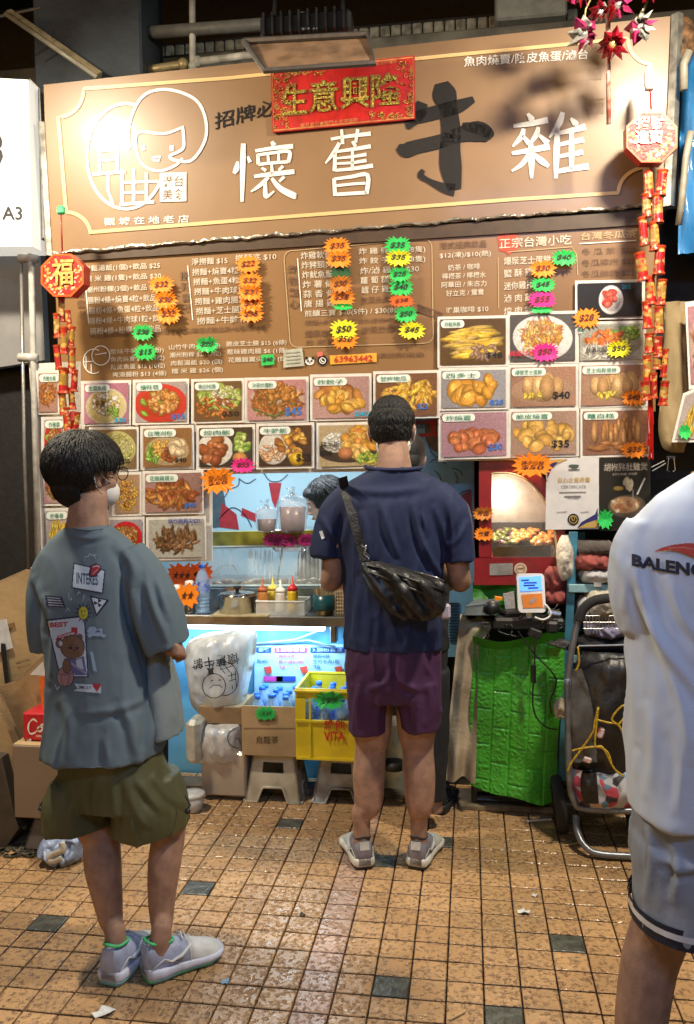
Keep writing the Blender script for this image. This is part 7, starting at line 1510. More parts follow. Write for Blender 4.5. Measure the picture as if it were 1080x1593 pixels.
def creases(V, N_, lines, back=True):
    out = []; L = []
    for pts, w, a in lines:
        P = smooth([(x, y, 0) for x, y in pts], 5) if len(pts) > 2 else [(x, y, 0) for x, y in pts]; L.append((P, w, a, min(p[0] for p in P)-3*w, max(p[0] for p in P)+3*w, min(p[1] for p in P)-3*w, max(p[1] for p in P)+3*w))
    for v, n in zip(V, N_):
        d_ = 0.0
        if n.y < .25:
            x, y = pix(v)
            for P, w, a, xa, xb, ya, yb in L:
                if xa < x < xb and ya < y < yb:
                    best = 1e9; sg = 0; tt = 0; m = len(P)-1
                    for i in range(m):
                        ax_, ay_ = P[i][:2]; bx_, by_ = P[i+1][:2]; dx, dy = bx_-ax_, by_-ay_; l2 = dx*dx+dy*dy+1e-9; t = max(0, min(1, ((x-ax_)*dx+(y-ay_)*dy)/l2)); ex, ey = x-ax_-t*dx, y-ay_-t*dy; q = ex*ex+ey*ey
                        if q < best: best = q; sg = (dx*ey-dy*ex); tt = (i+t)/m
                    q = math.sqrt(best)/w*(1 if sg > 0 else -1); env = math.sin(math.pi*min(max(tt, .04), .96))**.6
                    d_ += a*env*(math.exp(-q*q)-.75*math.exp(-(q-1.7)**2))
        out.append(v+n*d_)
    return out
def shoe(rt, heel, head_deg, L, W, up_m, sole_m, lin_m, acc_m, sole2=None, tab=None, toe_m=None, seed=0, zk=1.12):
    R = rotm('Z', -head_deg); T = lambda x, y, z: heel+R@Vector((x*W*10, y*L/.28, z*zk))
    prof = [(0, .030, .078), (.03, .037, .092), (.09, .040, .094), (.16, .041, .082), (.22, .043, .070), (.30, .046, .056), (.38, .050, .048), (.5, .0, .0)]
    secs = [(.000, .022, .088, .0), (.012, .031, .098, 0), (.04, .036, .098, 0), (.08, .038, .090, 0), (.11, .038, .088, .001), (.145, .040, .084, .002), (.18, .044, .068, .004), (.215, .046, .056, .004), (.245, .042, .047, .003), (.266, .032, .038, .001), (.278, .016, .026, 0)]
    mb = MB(); rings = []; n = 16
    for y, w, h, sh in secs:
        ring = []
        for k in range(n):
            a = math.pi*k/(n-1); x = math.cos(a)*w*(1 if math.sin(a) < .7 else .96); z = .018+(h-.018)*max(0, math.sin(a))**(.36 if y < .12 else .6); ring.append(T(x+sh, y, z))
        rings.append(ring)
    mb.loft(rings[:6]); mb.build('shoe_upper', up_m, rt, True); mb = MB(); mb.loft(rings[5:]); mb.build('shoe_vamp', toe_m or up_m, rt, True)
    MB().tube([r_ for r_ in rings[5]], .0022, 5).build('seam', acc_m, rt, True)
    for e_ in (-1, 1): MB().tube([T(e_*.034, .01, .044), T(e_*.040, .05, .062), T(e_*.041, .10, .040)], .002, 5).build('seam', acc_m, rt, True)
    if False:
        mb = MB(); rings = []
        for y, w, h, sh in secs[7:]: rings.append([T(math.cos(math.pi*k/15)*(w+.0015)+sh, y+.002, .018+(h-.016)*max(0, math.sin(math.pi*k/15))**.62) for k in range(n)])
        mb.loft(rings); mb.build('toe_cap', toe_m, rt, True)
    out = [(0, .024), (.012, .034), (.05, .040), (.11, .038), (.16, .042), (.21, .051), (.25, .047), (.272, .033), (.284, .012)]
    def rim(z, ex, y0=0): return [T((w+ex), y-y0*(1 if i == 0 else 0), z(y)) for i, (y, w) in enumerate(out)]+[T(-(w+ex), y, z(y)) for y, w in reversed(out)]
    f1 = lambda z0, z1: (lambda y: z0+(z1-z0)*(y/.28))
    mb = MB(); mb.loft([rim(lambda y: .014+.006*max(0, y-.2)/.08, .003), rim(f1(.022, .018), .007), rim(f1(.034, .026), .0055), rim(f1(.040, .028), .001)]); mb.build('midsole', sole_m, rt, True)
    mb = MB(); mb.loft([rim(lambda y: .005+.010*max(0, y-.22)/.06, .000), rim(lambda y: .012+.008*max(0, y-.22)/.06, .004), rim(lambda y: .0155+.006*max(0, y-.2)/.08, .004)]); mb.build('outsole', sole2 or sole_m, rt, True)
    mb = MB(); pts = [T(.028*math.cos(a), .052+.050*math.sin(a), .098+.012*max(0, -math.sin(a))**3-.010*max(0, math.sin(a))) for a in [2*math.pi*k/20 for k in range(20)]]; mb.tube(pts, .0042, 8, closed=True); mb.build('collar', lin_m, rt, True)
    mb = MB(); mb.add([T(.024*math.cos(a), .052+.044*math.sin(a), .094) for a in [2*math.pi*k/16 for k in range(16)]], [tuple(range(16))]); mb.build('lining', lin_m, rt)
    mb = MB()
    for k in range(5): y = .125+.016*k; z = .092-.0085*k; mb.tube([T(-.022, y, z-.006), T(0, y+.004, z+.003), T(.022, y, z-.006)], .0028, 6)
    mb.build('laces', acc_m, rt, True)
    for s_ in (-1, 1):
        mb = MB(); mb.tube([T(s_*.030, .150, .070), T(s_*.041, .110, .056), T(s_*.041, .075, .050), T(s_*.0395, .055, .058)], [.006, .008, .005, .002], 6, flat=.5); mb.build('side_stripe', acc_m, rt, True)
    if tab:
        mb = MB(); mb.slab([T(-.017, -.003, .070), T(.017, -.003, .070), T(.018, .001, .096), T(-.018, .001, .096)], R@Vector((0, -1, 0)), .004); mb.build('heel_tab', tab, rt)
def hand(c, R, s, side=1, curl=1.0):
    """fist-like relaxed hand: fingers along +y of R, curl towards -z; returns shells"""
    out = []; T = lambda x, y, z: c+R@Vector((x*s*side, y*s, z*s))
    q = limb([(T(0, -.045, 0), .026*s, .019*s), (T(0, -.01, .002), .036*s, .016*s), (T(0, .035, .002), .040*s, .015*s)], 12, R@Vector((1, 0, 0))); out.append(q)
    for i, (x, l) in enumerate(((-.030, .9), (-.010, 1.0), (.011, .95), (.030, .75))):
        a = .75*curl; p = Vector((x, .035, .0)); pts = [p.copy()]; ang = 0
        for seg, L_ in enumerate((.042, .027, .021)): ang += a*(1 if seg else .6); p = p+Vector((0, math.cos(ang), -math.sin(ang)))*L_*l; pts.append(p.copy())
        m = MB(); m.tube([T(*k) for k in pts], [.0095*s, .009*s, .0082*s, .0068*s], 8); out.append(m)
    m = MB(); m.tube([T(-.026, -.02, -.004), T(-.044, .012, -.014), T(-.040, .042, -.026), T(-.030, .060, -.032)], [.012*s, .0115*s, .010*s, .0075*s], 8); out.append(m)
    return out
def V3(p, dx=0, dy=0, dz=0): return Vector((p[0]+dx, p[1]+dy, p[2]+dz))

def ank(heel, deg, L, z, dy=.052): return heel+rotm('Z', -deg)@Vector((0, dy*L/.28, z))
# ---------------------------------------------------------------- 1. man in navy shirt (centre)
Ym = 2.97
man = root('person', G(605, 1345), 'man in a navy T-shirt and plum shorts seen from behind with a black sling bag', 'person')
hc = U(609, 672, Ym-.0); Rh = rotm('X', 0)
sh, T_ = headshells(V3(hc, 0, .02, .005), Rh, .98)
sh.append(limb([(U(612, 690, Ym+.00), .052, .06), (U(613, 722, Ym-.02), .062, .064), (U(613, 755, Ym-.02), .085, .07)], 16))
sh.append(flatl([PX(613, 760, Ym, 72, .09), PX(613, 860, Ym, 66, .10), PX(612, 1000, Ym, 66, .11), PX(612, 1050, Ym, 66, .11)]))
for s_, (xk, xa, xt), hh_ in ((-1, (577, 575, 574), (G(568, 1356), -20)), (1, (650, 651, 652), (G(647, 1356), 12))):
    sh.append(limb([PX(xk, 1030, Ym, 36, .085), PX(xk-2*s_, 1130, Ym+.01, 32, .072), PX(xk, 1165, Ym+.015, 25.5, .060), PX(xa+1*s_, 1205, Ym+.0, 26.5, .062), PX(xa+2*s_, 1250, Ym-.01, 23, .052), (ank(hh_[0], hh_[1], .25, .20), .037, .040), (ank(hh_[0], hh_[1], .25, .125), .031, .036), (ank(hh_[0], hh_[1], .25, .06), .033, .044)], 14))
# arms: upper arm down, forearm forward
for s_, (x0, x1, x2) in ((-1, (528, 516, 545)), (1, (700, 715, 690))):
    sh.append(limb([(U(x0, 790, Ym), .055, .06), (U((x0+x1)/2, 850, Ym), .047, .05), (U(x1, 898, Ym+.01), .040, .044), (U(x1, 903, Ym+.07), .040, .040), (U((x1+x2)/2, 895, Ym+.17), .034, .034), (U(x2, 880, Ym+.27), .026, .024)], 14))
    sh += hand(U(x2-s_*4, 876, Ym+.33), rotm('Z', s_*35) @ rotm('X', 10), .95, s_, .9)
V, F, N_ = remesh(sh, .0062, 3)
part('body', V, F, SKIN, man, True)
# shirt
NVY = M('navy_jersey', (.007, .016, .066), .8, var=.12, scale=5, bump=.6, bscale=9, stretch=(1, 1, .28))
ts = [flatl([PX(614, 727, Ym-.02, 35, .070), PX(613, 737, Ym-.01, 52, .085), PX(612, 752, Ym, 78, .10), PX(611, 775, Ym, 92, .118), PX(611, 810, Ym, 90, .128), PX(612, 870, Ym, 81, .13), PX(612, 940, Ym, 78, .135), PX(612, 1006, Ym, 78, .14)], 28, sub=5, sq=.92)]
ts.append(limb([(U(548, 770, Ym), .06, .065), (U(524, 800, Ym), .066, .072), (U(514, 838, Ym), .063, .072), (U(511, 866, Ym+.0), .062, .072)], 18, Vector((.92, 0, -.38))))
ts.append(limb([(U(676, 768, Ym), .06, .065), (U(704, 800, Ym), .066, .072), (U(712, 842, Ym), .062, .072), (U(715, 874, Ym+.0), .060, .072)], 18, Vector((.98, 0, .18))))
V, F, N_ = remesh(ts, .0065, 4); zc = U(612, 760, Ym).z
V = drape(V, N_, .010, 3.1, (8, 8, 1.6), lambda v: min(1, .35+max(0, zc-v.z)*2.2))
V = creases(V, N_, [([(597, 790), (606, 830), (618, 862)], 5, .011), ([(643, 785), (652, 830), (668, 868), (690, 900)], 5, .013), ([(658, 800), (664, 832)], 4, .008), ([(678, 790), (690, 830), (700, 858)], 5, .010), ([(566, 800), (572, 840), (575, 868)], 5, .009), ([(560, 905), (556, 950), (552, 995)], 6, .012), ([(590, 960), (588, 1000)], 5, .007), ([(545, 800), (536, 840), (532, 880)], 6, .012), ([(500, 805), (515, 830), (530, 842)], 5, .008), ([(725, 815), (712, 838), (700, 850)], 5, .008), ([(680, 960), (676, 1000)], 5, .008), ([(630, 975), (640, 1002)], 5, .006), ([(540, 760), (600, 765), (660, 758)], 6, .005)])
# V-shaped pull folds towards the bag
shirt = part('tshirt', V, F, NVY, man, True); sbv = BVHTree.FromPolygons(V, F)
mb = MB(); mb.tube([U(613+44*math.cos(a), 726-5*math.sin(a)*-1, Ym-.02+.07*math.sin(-a)) for a in [math.pi*k/16 for k in range(17)]], .008, 6); mb.build('collar_rib', NVY, man, True)
SWm = Wrap(sbv, Ym-.13); mb = MB(); ribbon(SWm, [(499, 826), (503, 838)], 5, .003, mb); mb.build('sleeve_badge', M('badge_white', (.6, .62, .62)), man)
SHO = M('plum_shorts', (.058, .016, .066), .75, var=.15, scale=6, bump=.6, bscale=9, stretch=(1, 1, .4))
st = [flatl([PX(612, 985, Ym, 74, .125), PX(612, 1020, Ym, 77, .135), PX(612, 1065, Ym, 77, .13), PX(612, 1085, Ym, 74, .12)], 26, sub=4, sq=.9),
      flatl([PX(575, 1055, Ym, 38, .115), PX(573, 1090, Ym, 36, .11), PX(572, 1135, Ym, 33, .10)], 20, sq=.95), flatl([PX(650, 1055, Ym, 38, .115), PX(652, 1090, Ym, 36, .11), PX(653, 1131, Ym, 33, .10)], 20, sq=.95)]
V, F, N_ = remesh(st, .0065, 3); V = drape(V, N_, .008, 7.7, (9, 9, 2.5)); V = creases(V, N_, [([(612, 1040), (600, 1062), (575, 1072)], 5, .008), ([(614, 1042), (632, 1066), (655, 1074)], 5, .008), ([(612, 1010), (613, 1070)], 4, -.010), ([(560, 1060), (556, 1100), (560, 1128)], 6, .009), ([(590, 1085), (586, 1130)], 5, .007), ([(668, 1060), (672, 1100), (668, 1126)], 6, .009), ([(640, 1085), (644, 1126)], 5, .007)]); part('shorts', V, F, SHO, man, True)
# hair: short crop with faded sides
rad = (.083, .101, .094); ch = V3(hc, 0, .008, .032); TT = hc
def short_region(d): return 1.0 if (d.z > .12 and d.y < .85) else 0.0
q = MB(); q.ball(V3(hc, 0, .010, .036), (.0785, .096, .092), 28, 20); VV = [v for v in q.v]; 
cap = [i for i, v in enumerate(VV) if (v.z-hc.z) > .035]
fc = [f for f in q.f if len(f) == 4 and all((VV[i].z-hc.z) > .022+.018*math.sin(VV[i].x*260) and (VV[i].y-hc.y) < .085 for i in f)]
part('hair', VV, fc, HAIR, man, True)
q = MB(); q.ball(V3(hc, 0, .007, .026), (.0765, .095, .090), 28, 24); fs = [f for f in q.f if len(f) == 4 and all((q.v[i].z-hc.z) > -.062 and (q.v[i].z-hc.z) < .06 and (q.v[i].y-hc.y) < .03 for i in f)]
part('faded_hair', q.v, fs, SCALP, man, True)
strands(V3(hc, 0, .010, .034), rotm('Z', 0), (.080, .098, .094), short_region, 3200, .026, 11, lambda d: Vector((d.x*.6, .25, .55)) if d.z > .5 else Vector((d.x*.3, d.y*.2, -.6)), .0014, .0035, man)
strands(V3(hc, 0, .008, .026), rotm('Z', 0), (.0775, .096, .0905), lambda d: 1.0 if (-.55 < d.z < .45 and d.y < .35) else 0, 1300, .014, 12, lambda d: Vector((0, 0, -1)), .0016, .002, man, name='faded_hair_locks')
mb = MB()
for e in (-1, 1): mb.tube([T_(e*.083, .03, .0), T_(e*.088, -.006, .012), T_(e*.089, -.026, -.008), T_(e*.080, -.008, -.038), T_(e*.06, .05, -.055)], .0016, 6)
mb.build('mask_loop', WPL, man, True)
q = MB(); q.ball(V3(hc, 0, .072, -.048), (.064, .060, .052), 18, 12); q.build('face_mask', M('mask_fabric', (.75, .75, .72), .8, var=.05), man, True)
# shoes
SW_ = M('sneaker_white', (.56, .57, .54), .5, var=.12, scale=30); SG_ = M('sneaker_grey', (.26, .26, .33), .45, var=.15, scale=30, metal=.1); SOLEW = M('sole_white', (.66, .65, .60), .5, var=.12); SOLEK = M('sole_black', (.02, .02, .022), .6); SOCK = M('black_sock', (.015, .015, .018), .9)
shoe(man, G(568, 1356)+Vector((0, 0, .002)), -20, .25, .100, SG_, SOLEW, SOCK, SW_, SOLEK, SW_, SW_)
shoe(man, G(647, 1356)+Vector((0, 0, .002)), 12, .25, .100, SG_, SOLEW, SOCK, SW_, SOLEK, SW_, SW_)
# sling bag (worn, but can be lifted off)
BN = M('glossy_black_nylon', (.012, .012, .014), .46, var=.2, scale=14, bump=.6, bscale=30, coat=.12, croughness=.3)
sb_ = root('sling_bag', U(630, 965, Ym-.2), 'shiny black crescent sling bag on the back of the man in navy', 'bag')
rows = [(873, 563, 590), (880, 562, 618), (892, 563, 655), (906, 568, 690), (922, 576, 696), (938, 588, 695), (952, 602, 690), (964, 626, 676)]
V, F = pillow(rows, Ym-.165, .060, BN, '', '', '', 44, nx=34, amp=.010, freq=15)
V = [v+Vector((0, (U(0, 0, 1).x*0)+.012*math.sin((v.x*75+v.z*50)), 0)) for v in V]
part('pouch', V, F, BN, sb_, True); bb = Wrap(BVHTree.FromPolygons(V, F), Ym-.2)
mb = MB(); mb.tube([bb(x, y, .002) for x, y in [(572, 880), (590, 883), (620, 894), (650, 905), (676, 914), (692, 920)]], .0045, 6); mb.tube([bb(x, y, .002) for x, y in [(575, 890), (600, 900), (640, 916), (680, 930)]], .005, 6); mb.build('zip_welt', BN, sb_, True)
mb = MB(); mb.tube([bb(x, y, .004) for x, y in [(645, 889), (660, 893), (678, 898), (691, 904)]], .0028, 6); mb.build('zip', SS, sb_, True)
STP = M('strap_webbing', (.022, .022, .024), .55, bump=.5, bscale=120, var=.2)
mb = MB(); pts = [SWm(x, y, .006) for x, y in [(533, 742), (536, 758), (541, 775), (548, 800), (556, 830), (562, 850), (567, 872)]]
for i in range(len(pts)-1): a_, b_ = pts[i], pts[i+1]; w_ = Vector((.016, 0, .004)); mb.add([a_-w_, a_+w_, b_+w_, b_-w_, a_-w_+Vector((0, .003, 0)), a_+w_+Vector((0, .003, 0)), b_+w_+Vector((0, .003, 0)), b_-w_+Vector((0, .003, 0))], [(0, 1, 2, 3), (7, 6, 5, 4), (0, 4, 5, 1), (2, 6, 7, 3), (1, 5, 6, 2), (0, 3, 7, 4)])
mb.build('strap', STP, sb_)
mb = MB(); mb.tube([SWm(562, 848, .012), SWm(570, 853, .014), SWm(566, 862, .014), SWm(574, 868, .014), SWm(572, 878, .014)], .003, 6); mb.tube([SWm(570, 848, .012), SWm(567, 858, .014), SWm(576, 866, .014)], .0025, 6); mb.build('buckle', SS, sb_, True)
mb = MB(); mb.box(U(693, 951, Ym-.12), (.036, .03, .052), None, .008); mb.tube([U(690, 925, Ym-.13), U(692, 940, Ym-.12)], .003, 6); mb.solo('earphone_case', M('lilac_case', (.50, .46, .55), .35), 'small pale lilac earphone case hanging from the sling bag', 'case')
# ---------------------------------------------------------------- 2. boy in blue-grey shirt (left)
Yb = 2.27
boy = root('person', G(205, 1525), 'boy in an oversized blue-grey printed shirt, olive shorts, glasses and mask', 'person')
hb = U(133, 738, Yb); Rb = rotm('Z', -34) @ rotm('X', -6)
sh, T_ = headshells(hb, Rb, .98)
sh.append(limb([(U(138, 770, Yb-.01), .056, .056), (U(137, 800, Yb-.02), .056, .056), (U(137, 845, Yb-.02), .080, .06)], 16))
sh.append(flatl([PX(140, 860, Yb, 74, .07), PX(150, 1000, Yb, 78, .09), PX(165, 1160, Yb, 78, .10), PX(168, 1200, Yb, 80, .11)]))
YL, YR = 2.25, 2.31
sh.append(limb([PX(135, 1180, Yb, 38, .075), PX(145, 1270, YL, 34, .070), PX(157, 1300, YL+.01, 30, .062), PX(160, 1345, YL-.01, 31, .058), PX(167, 1392, YL-.02, 25.5, .049), PX(174, 1436, 2.225, 18.5, .040), (ank(G(169, 1538), 8, .24, .14, .068)+Vector((-.012, 0, 0)), .029, .035), (ank(G(169, 1538), 8, .24, .06), .031, .042)], 14))
sh.append(limb([PX(205, 1195, Yb, 30, .06), PX(255, 1260, YR, 34, .070), PX(262, 1295, YR+.01, 28, .062), PX(256, 1345, YR-.02, 27, .058), PX(252, 1395, YR-.035, 23, .049), PX(252, 1438, 2.265, 18, .040), (ank(G(226, 1529), 44, .24, .14, .062), .029, .035), (ank(G(226, 1529), 44, .24, .06), .033, .040)], 14))
sh.append(limb([(U(215, 880, Yb), .05, .05), (U(245, 945, Yb), .040, .042), (U(262, 985, Yb+.0), .034, .036), (U(266, 1004, Yb+.01), .030, .032), (U(272, 1012, Yb-.01), .022, .020)], 12))
sh.append(limb([(U(75, 885, Yb), .05, .05), (U(62, 950, Yb), .040, .042), (U(64, 985, Yb+.01), .034, .036), (U(90, 1000, Yb+.14), .028, .028)], 12))
Hd = rotm('Z', 75) @ rotm('Y', -40)
sh += hand(U(277, 1010, Yb-.015), rotm('Z', -20) @ rotm('Y', 60) @ rotm('X', -25), .80, 1, .95)
V, F, N_ = remesh(sh, .0056, 3); part('body', V, F, SKIN, boy, True)
SHB = M('slate_blue_cotton', (.115, .165, .205), .8, var=.07, scale=5, bump=.6, bscale=8, stretch=(1, 1, .3))
ts = [flatl([PX(138, 817, Yb-.02, 35, .060), PX(138, 829, Yb-.01, 53, .07), PX(139, 848, Yb, 78, .085), PX(140, 880, Yb, 91, .105), PX(143, 930, Yb, 91, .125), PX(152, 1010, Yb, 89, .135), PX(160, 1090, Yb, 96, .15), PX(163, 1128, Yb, 99, .165), PX(164, 1166, Yb, 100, .18)], 30, .15, 5, .9)]
ts.append(limb([(U(92, 866, Yb), .056, .06), (U(76, 905, Yb), .056, .068), (U(70, 960, Yb), .048, .066), (U(70, 1002, Yb+.02), .040, .066)], 18, Vector((.98, 0, .1))))
ts.append(limb([(U(196, 862, Yb), .058, .065), (U(222, 900, Yb), .070, .075), (U(246, 950, Yb), .068, .078), (U(263, 1003, Yb+.01), .058, .078)], 18, Vector((.93, 0, .30))))
V, F, N_ = remesh(ts, .0062, 4); zc = U(140, 850, Yb).z
# long diagonal fold beside the right sleeve plus soft drape
def boyfold(v):
    return min(1, .25+max(0, zc-v.z)*1.3)
V = drape(V, N_, .009, 12.3, (6, 6, 1.7), boyfold, .15)
V = creases(V, N_, [([(200, 890), (212, 950), (232, 1010), (250, 1075)], 7, .018), ([(228, 905), (240, 950), (256, 990)], 6, .010), ([(246, 905), (252, 930), (262, 960)], 5, .007), ([(190, 1100), (205, 1130), (212, 1180)], 7, .009), ([(235, 1085), (238, 1120), (230, 1170)], 6, .010), ([(100, 1090), (108, 1130), (104, 1185)], 8, .008), ([(75, 930), (84, 980), (80, 1060)], 6, .009), ([(55, 900), (68, 940), (74, 975)], 6, .010), ([(130, 1110), (180, 1104), (225, 1088)], 6, .006), ([(165, 1150), (168, 1190)], 6, .006), ([(110, 832), (140, 838), (172, 830)], 4, .004), ([(185, 850), (206, 880), (212, 905)], 7, .009)])
shirtb = part('tshirt', V, F, SHB, boy, True); bbv = BVHTree.FromPolygons(V, F)
fp = [flatl([PX(246, 1000, Yb+.05, 14, .06), PX(256, 1080, Yb+.05, 22, .09), PX(262, 1140, Yb+.05, 24, .10)], 16)]
V, F, N_ = remesh(fp, .006, 3); V = drape(V, N_, .006, 4, (8, 8, 2)); part('shirt_front_panel', V, F, M('slate_blue_lit', (.20, .245, .27), .8, var=.08), boy, True)  # paler copy of the shirt cotton, light on this side put into colour
# printed patches on the back: painted grid laid on the shirt
x0, y0, x1, y1 = 66, 856, 180, 1084; S_ = 1.25; W_, H_ = int((x1-x0)*S_), int((y1-y0)*S_); A = Art(W_, H_, (.1, .16, .2), 0)
def q_(p): return [((x-x0)*S_, (y-y0)*S_) for x, y in p]
WHs = (.45, .55, .68); NV = (.008, .012, .05); RDs = (.36, .03, .05)
def cz(X, Y): return (60+X/5.686, 820+Y/5.69)
A.poly(q_([cz(308, 315), cz(590, 380), cz(570, 590), cz(290, 540)]), NV); A.poly(q_([cz(318, 327), cz(580, 388), cz(560, 578), cz(300, 530)]), WHs)
a_, b_ = q_([cz(335, 400), cz(525, 500)]); A.text('INTERES', a_[0], a_[1], b_[0], b_[1], (.03, .07, .15), .03, 4)
A.poly(q_([cz(460, 340), cz(510, 320), cz(555, 345), cz(545, 390), cz(500, 440), cz(455, 440), cz(440, 420)]), (.03, .01, .02)); A.poly(q_([cz(468, 350), cz(510, 328), cz(545, 352), cz(532, 388), cz(496, 430), cz(460, 430)]), RDs); A.line(q_([cz(480, 352), cz(515, 342), cz(540, 350)]), 1.6, WHs); A.line(q_([cz(520, 375), cz(480, 415)]), .8, WHs)
A.line(q_([cz(405, 298), cz(412, 262), cz(440, 262), cz(452, 236), cz(472, 254), cz(490, 244), cz(500, 276)]), 1.0, WHs); A.line(q_([cz(492, 262), cz(512, 236)]), 1.0, WHs)
A.poly(q_([cz(58, 602), cz(205, 618), cz(240, 712), cz(70, 700)]), NV)
for k in range(4): A.line(q_([cz(80+k*4, 622+k*22), cz(190+k*10, 632+k*22)]), 1.3, (.40, .42, .52))
A.poly(q_([cz(450, 604), cz(624, 645), cz(512, 790)]), NV); A.poly(q_([cz(468, 622), cz(598, 650), cz(514, 765)]), WHs); 
for k in range(3): t = k*2.094+.5; c_ = cz(526, 672); A.poly(q_([c_, (c_[0]+7*math.cos(t), c_[1]+7*math.sin(t)), (c_[0]+7*math.cos(t+1), c_[1]+7*math.sin(t+1))]), NV)
A.poly(q_([cz(66, 820), cz(408, 780), cz(442, 1330), cz(190, 1330)]), NV); A.poly(q_([cz(80, 832), cz(400, 794), cz(432, 1318), cz(196, 1318)]), WHs)
a_, b_ = q_([cz(100, 840), cz(262, 890)]); A.text('BEST', a_[0], a_[1]+1, b_[0], b_[1], RDs, .05, -2)
c_ = q_([cz(395, 760)])[0]
for k in range(12): t = k*.5236; A.line([(c_[0], c_[1]), (c_[0]+15*math.cos(t), c_[1]+18*math.sin(t))], 2, NV)
A.ell(c_[0], c_[1], 10.5, 14, NV); A.ell(c_[0], c_[1], 9, 12.5, (.42, .40, .03)); A.line([(c_[0]-4, c_[1]+3), (c_[0], c_[1]+7), (c_[0]+5, c_[1]+2)], 1, NV); A.ell(c_[0]-3, c_[1]-3, 1.2, 2, NV); A.ell(c_[0]+3, c_[1]-3.5, 1.2, 2, NV)
A.poly(q_([cz(150, 1005), cz(170, 960), cz(290, 925), cz(290, 890), cz(340, 885), cz(345, 940), cz(330, 960), cz(240, 975)]), RDs); a_, b_ = q_([cz(175, 948), cz(318, 985)]); A.text('CAFE', a_[0], a_[1]+3, b_[0], b_[1]-1, WHs, .05, -7)
BRN = (.16, .095, .065)
for X, Y, r_ in ((190, 1030, 36), (362, 975, 26)): c_ = q_([cz(X, Y)])[0]; A.ell(*c_, r_*.24, r_*.26, NV); A.ell(*c_, r_*.2, r_*.22, BRN)
c_ = q_([cz(300, 1060)])[0]; A.ell(*c_, 24, 23.5, NV); A.ell(*c_, 22.5, 22, BRN); c_ = q_([cz(320, 1100)])[0]; A.ell(*c_, 18, 13, BRN)
c_ = q_([cz(196, 1030)])[0]; A.ell(*c_, 3.5, 5, WHs)
for X in (282, 342): c_ = q_([cz(X, 1070)])[0]; A.ell(*c_, 3.5, 2.6, NV); A.line([(c_[0]-4, c_[1]-5), (c_[0]+3, c_[1]-6)], .9, NV)
A.line(q_([cz(308, 1085), cz(316, 1098), cz(326, 1086)]), .9, NV)
A.poly(q_([cz(235, 1160), cz(330, 1170), cz(400, 1140), cz(430, 1310), cz(320, 1310), cz(280, 1240)]), (.10, .12, .32)); A.poly(q_([cz(330, 1180), cz(380, 1160), cz(400, 1260), cz(340, 1250)]), WHs); A.line(q_([cz(232, 1165), cz(410, 1290)]), 4.2, (.28, .26, .38))
A.poly(q_([cz(300, 1150), cz(345, 1150), cz(318, 1185)]), BRN)
c_ = q_([cz(236, 1325)])[0]; A.ell(c_[0], c_[1], 17, 20, NV); A.ell(c_[0], c_[1], 15.6, 18.6, (.30, .17, .19)); A.line([(c_[0]-14, c_[1]-6), (c_[0], c_[1]-3), (c_[0]+14, c_[1]-7)], .9, NV); A.line([(c_[0]-8, c_[1]-5), (c_[0]-7, c_[1]+10), (c_[0]-2, c_[1]+18)], .9, NV); A.line([(c_[0]+8, c_[1]-5), (c_[0]+7, c_[1]+10), (c_[0]+2, c_[1]+18)], .9, NV)
c_ = q_([cz(250, 1230)])[0]; A.ell(c_[0], c_[1], 8.5, 15, NV); A.ell(c_[0], c_[1], 7.3, 13.6, BRN)
rs = np.random.default_rng(3)
for k in range(30): u, v = rs.random(), rs.random(); p = q_([cz(425+130*u+30*v, 870+40*u+rs.random()*100*(1-.3*u))])[0]; A.ell(p[0], p[1], 1.5+3.4*rs.random(), 1.5+2.4*rs.random(), (.26, .36, .52))
for p in ([cz(265, 585), cz(272, 640), cz(290, 645), cz(292, 620)], [cz(340, 600), cz(360, 572), cz(372, 590)], [cz(392, 655), cz(400, 600), cz(412, 625)], [cz(240, 750), cz(262, 715), cz(278, 745)]): A.line(q_(p), .9, WHs)
A.poly(q_([cz(455, 1100), cz(480, 1105), cz(518, 1278), cz(484, 1275)]), (.26, .36, .50)); A.poly(q_([cz(318, 1385), cz(552, 1400), cz(552, 1470), cz(310, 1450), cz(345, 1430)]), WHs); a_, b_ = q_([cz(350, 1402), cz(470, 1432)]); A.text('SMILEY', a_[0], a_[1], b_[0], b_[1], NV, .02, 1)
for dx in (-4.0, 3.0): c_ = q_([cz(516, 1402)])[0]; A.ell(c_[0]+dx, c_[1], 4.6, 4.6, RDs)
c_ = q_([cz(516, 1402)])[0]; A.poly([(c_[0]-8.4, c_[1]+1.5), (c_[0]+7.4, c_[1]+1.5), (c_[0]-.5, c_[1]+12)], RDs)
A.line(q_([cz(148, 1395), cz(165, 1440), cz(188, 1405)]), 1.6, WHs); A.line(q_([cz(105, 1300), cz(116, 1340), cz(126, 1305)]), .9, NV)
SPR = print_mat('shirt_ink', .75, 0, .05, 60)
art_mesh('shirt_print', A, lambda u, v: onto(x0+(x1-x0)*u, y0+(y1-y0)*v, bbv, .0022, Yb-.13), SPR, boy, .45)
mb = MB(); mb.tube([onto(x, y, bbv, .001, Yb-.1) for x, y in [(106, 819), (118, 823), (138, 825), (158, 823), (168, 818)]], .0035, 6); mb.build('collar_rib', SHB, boy, True)
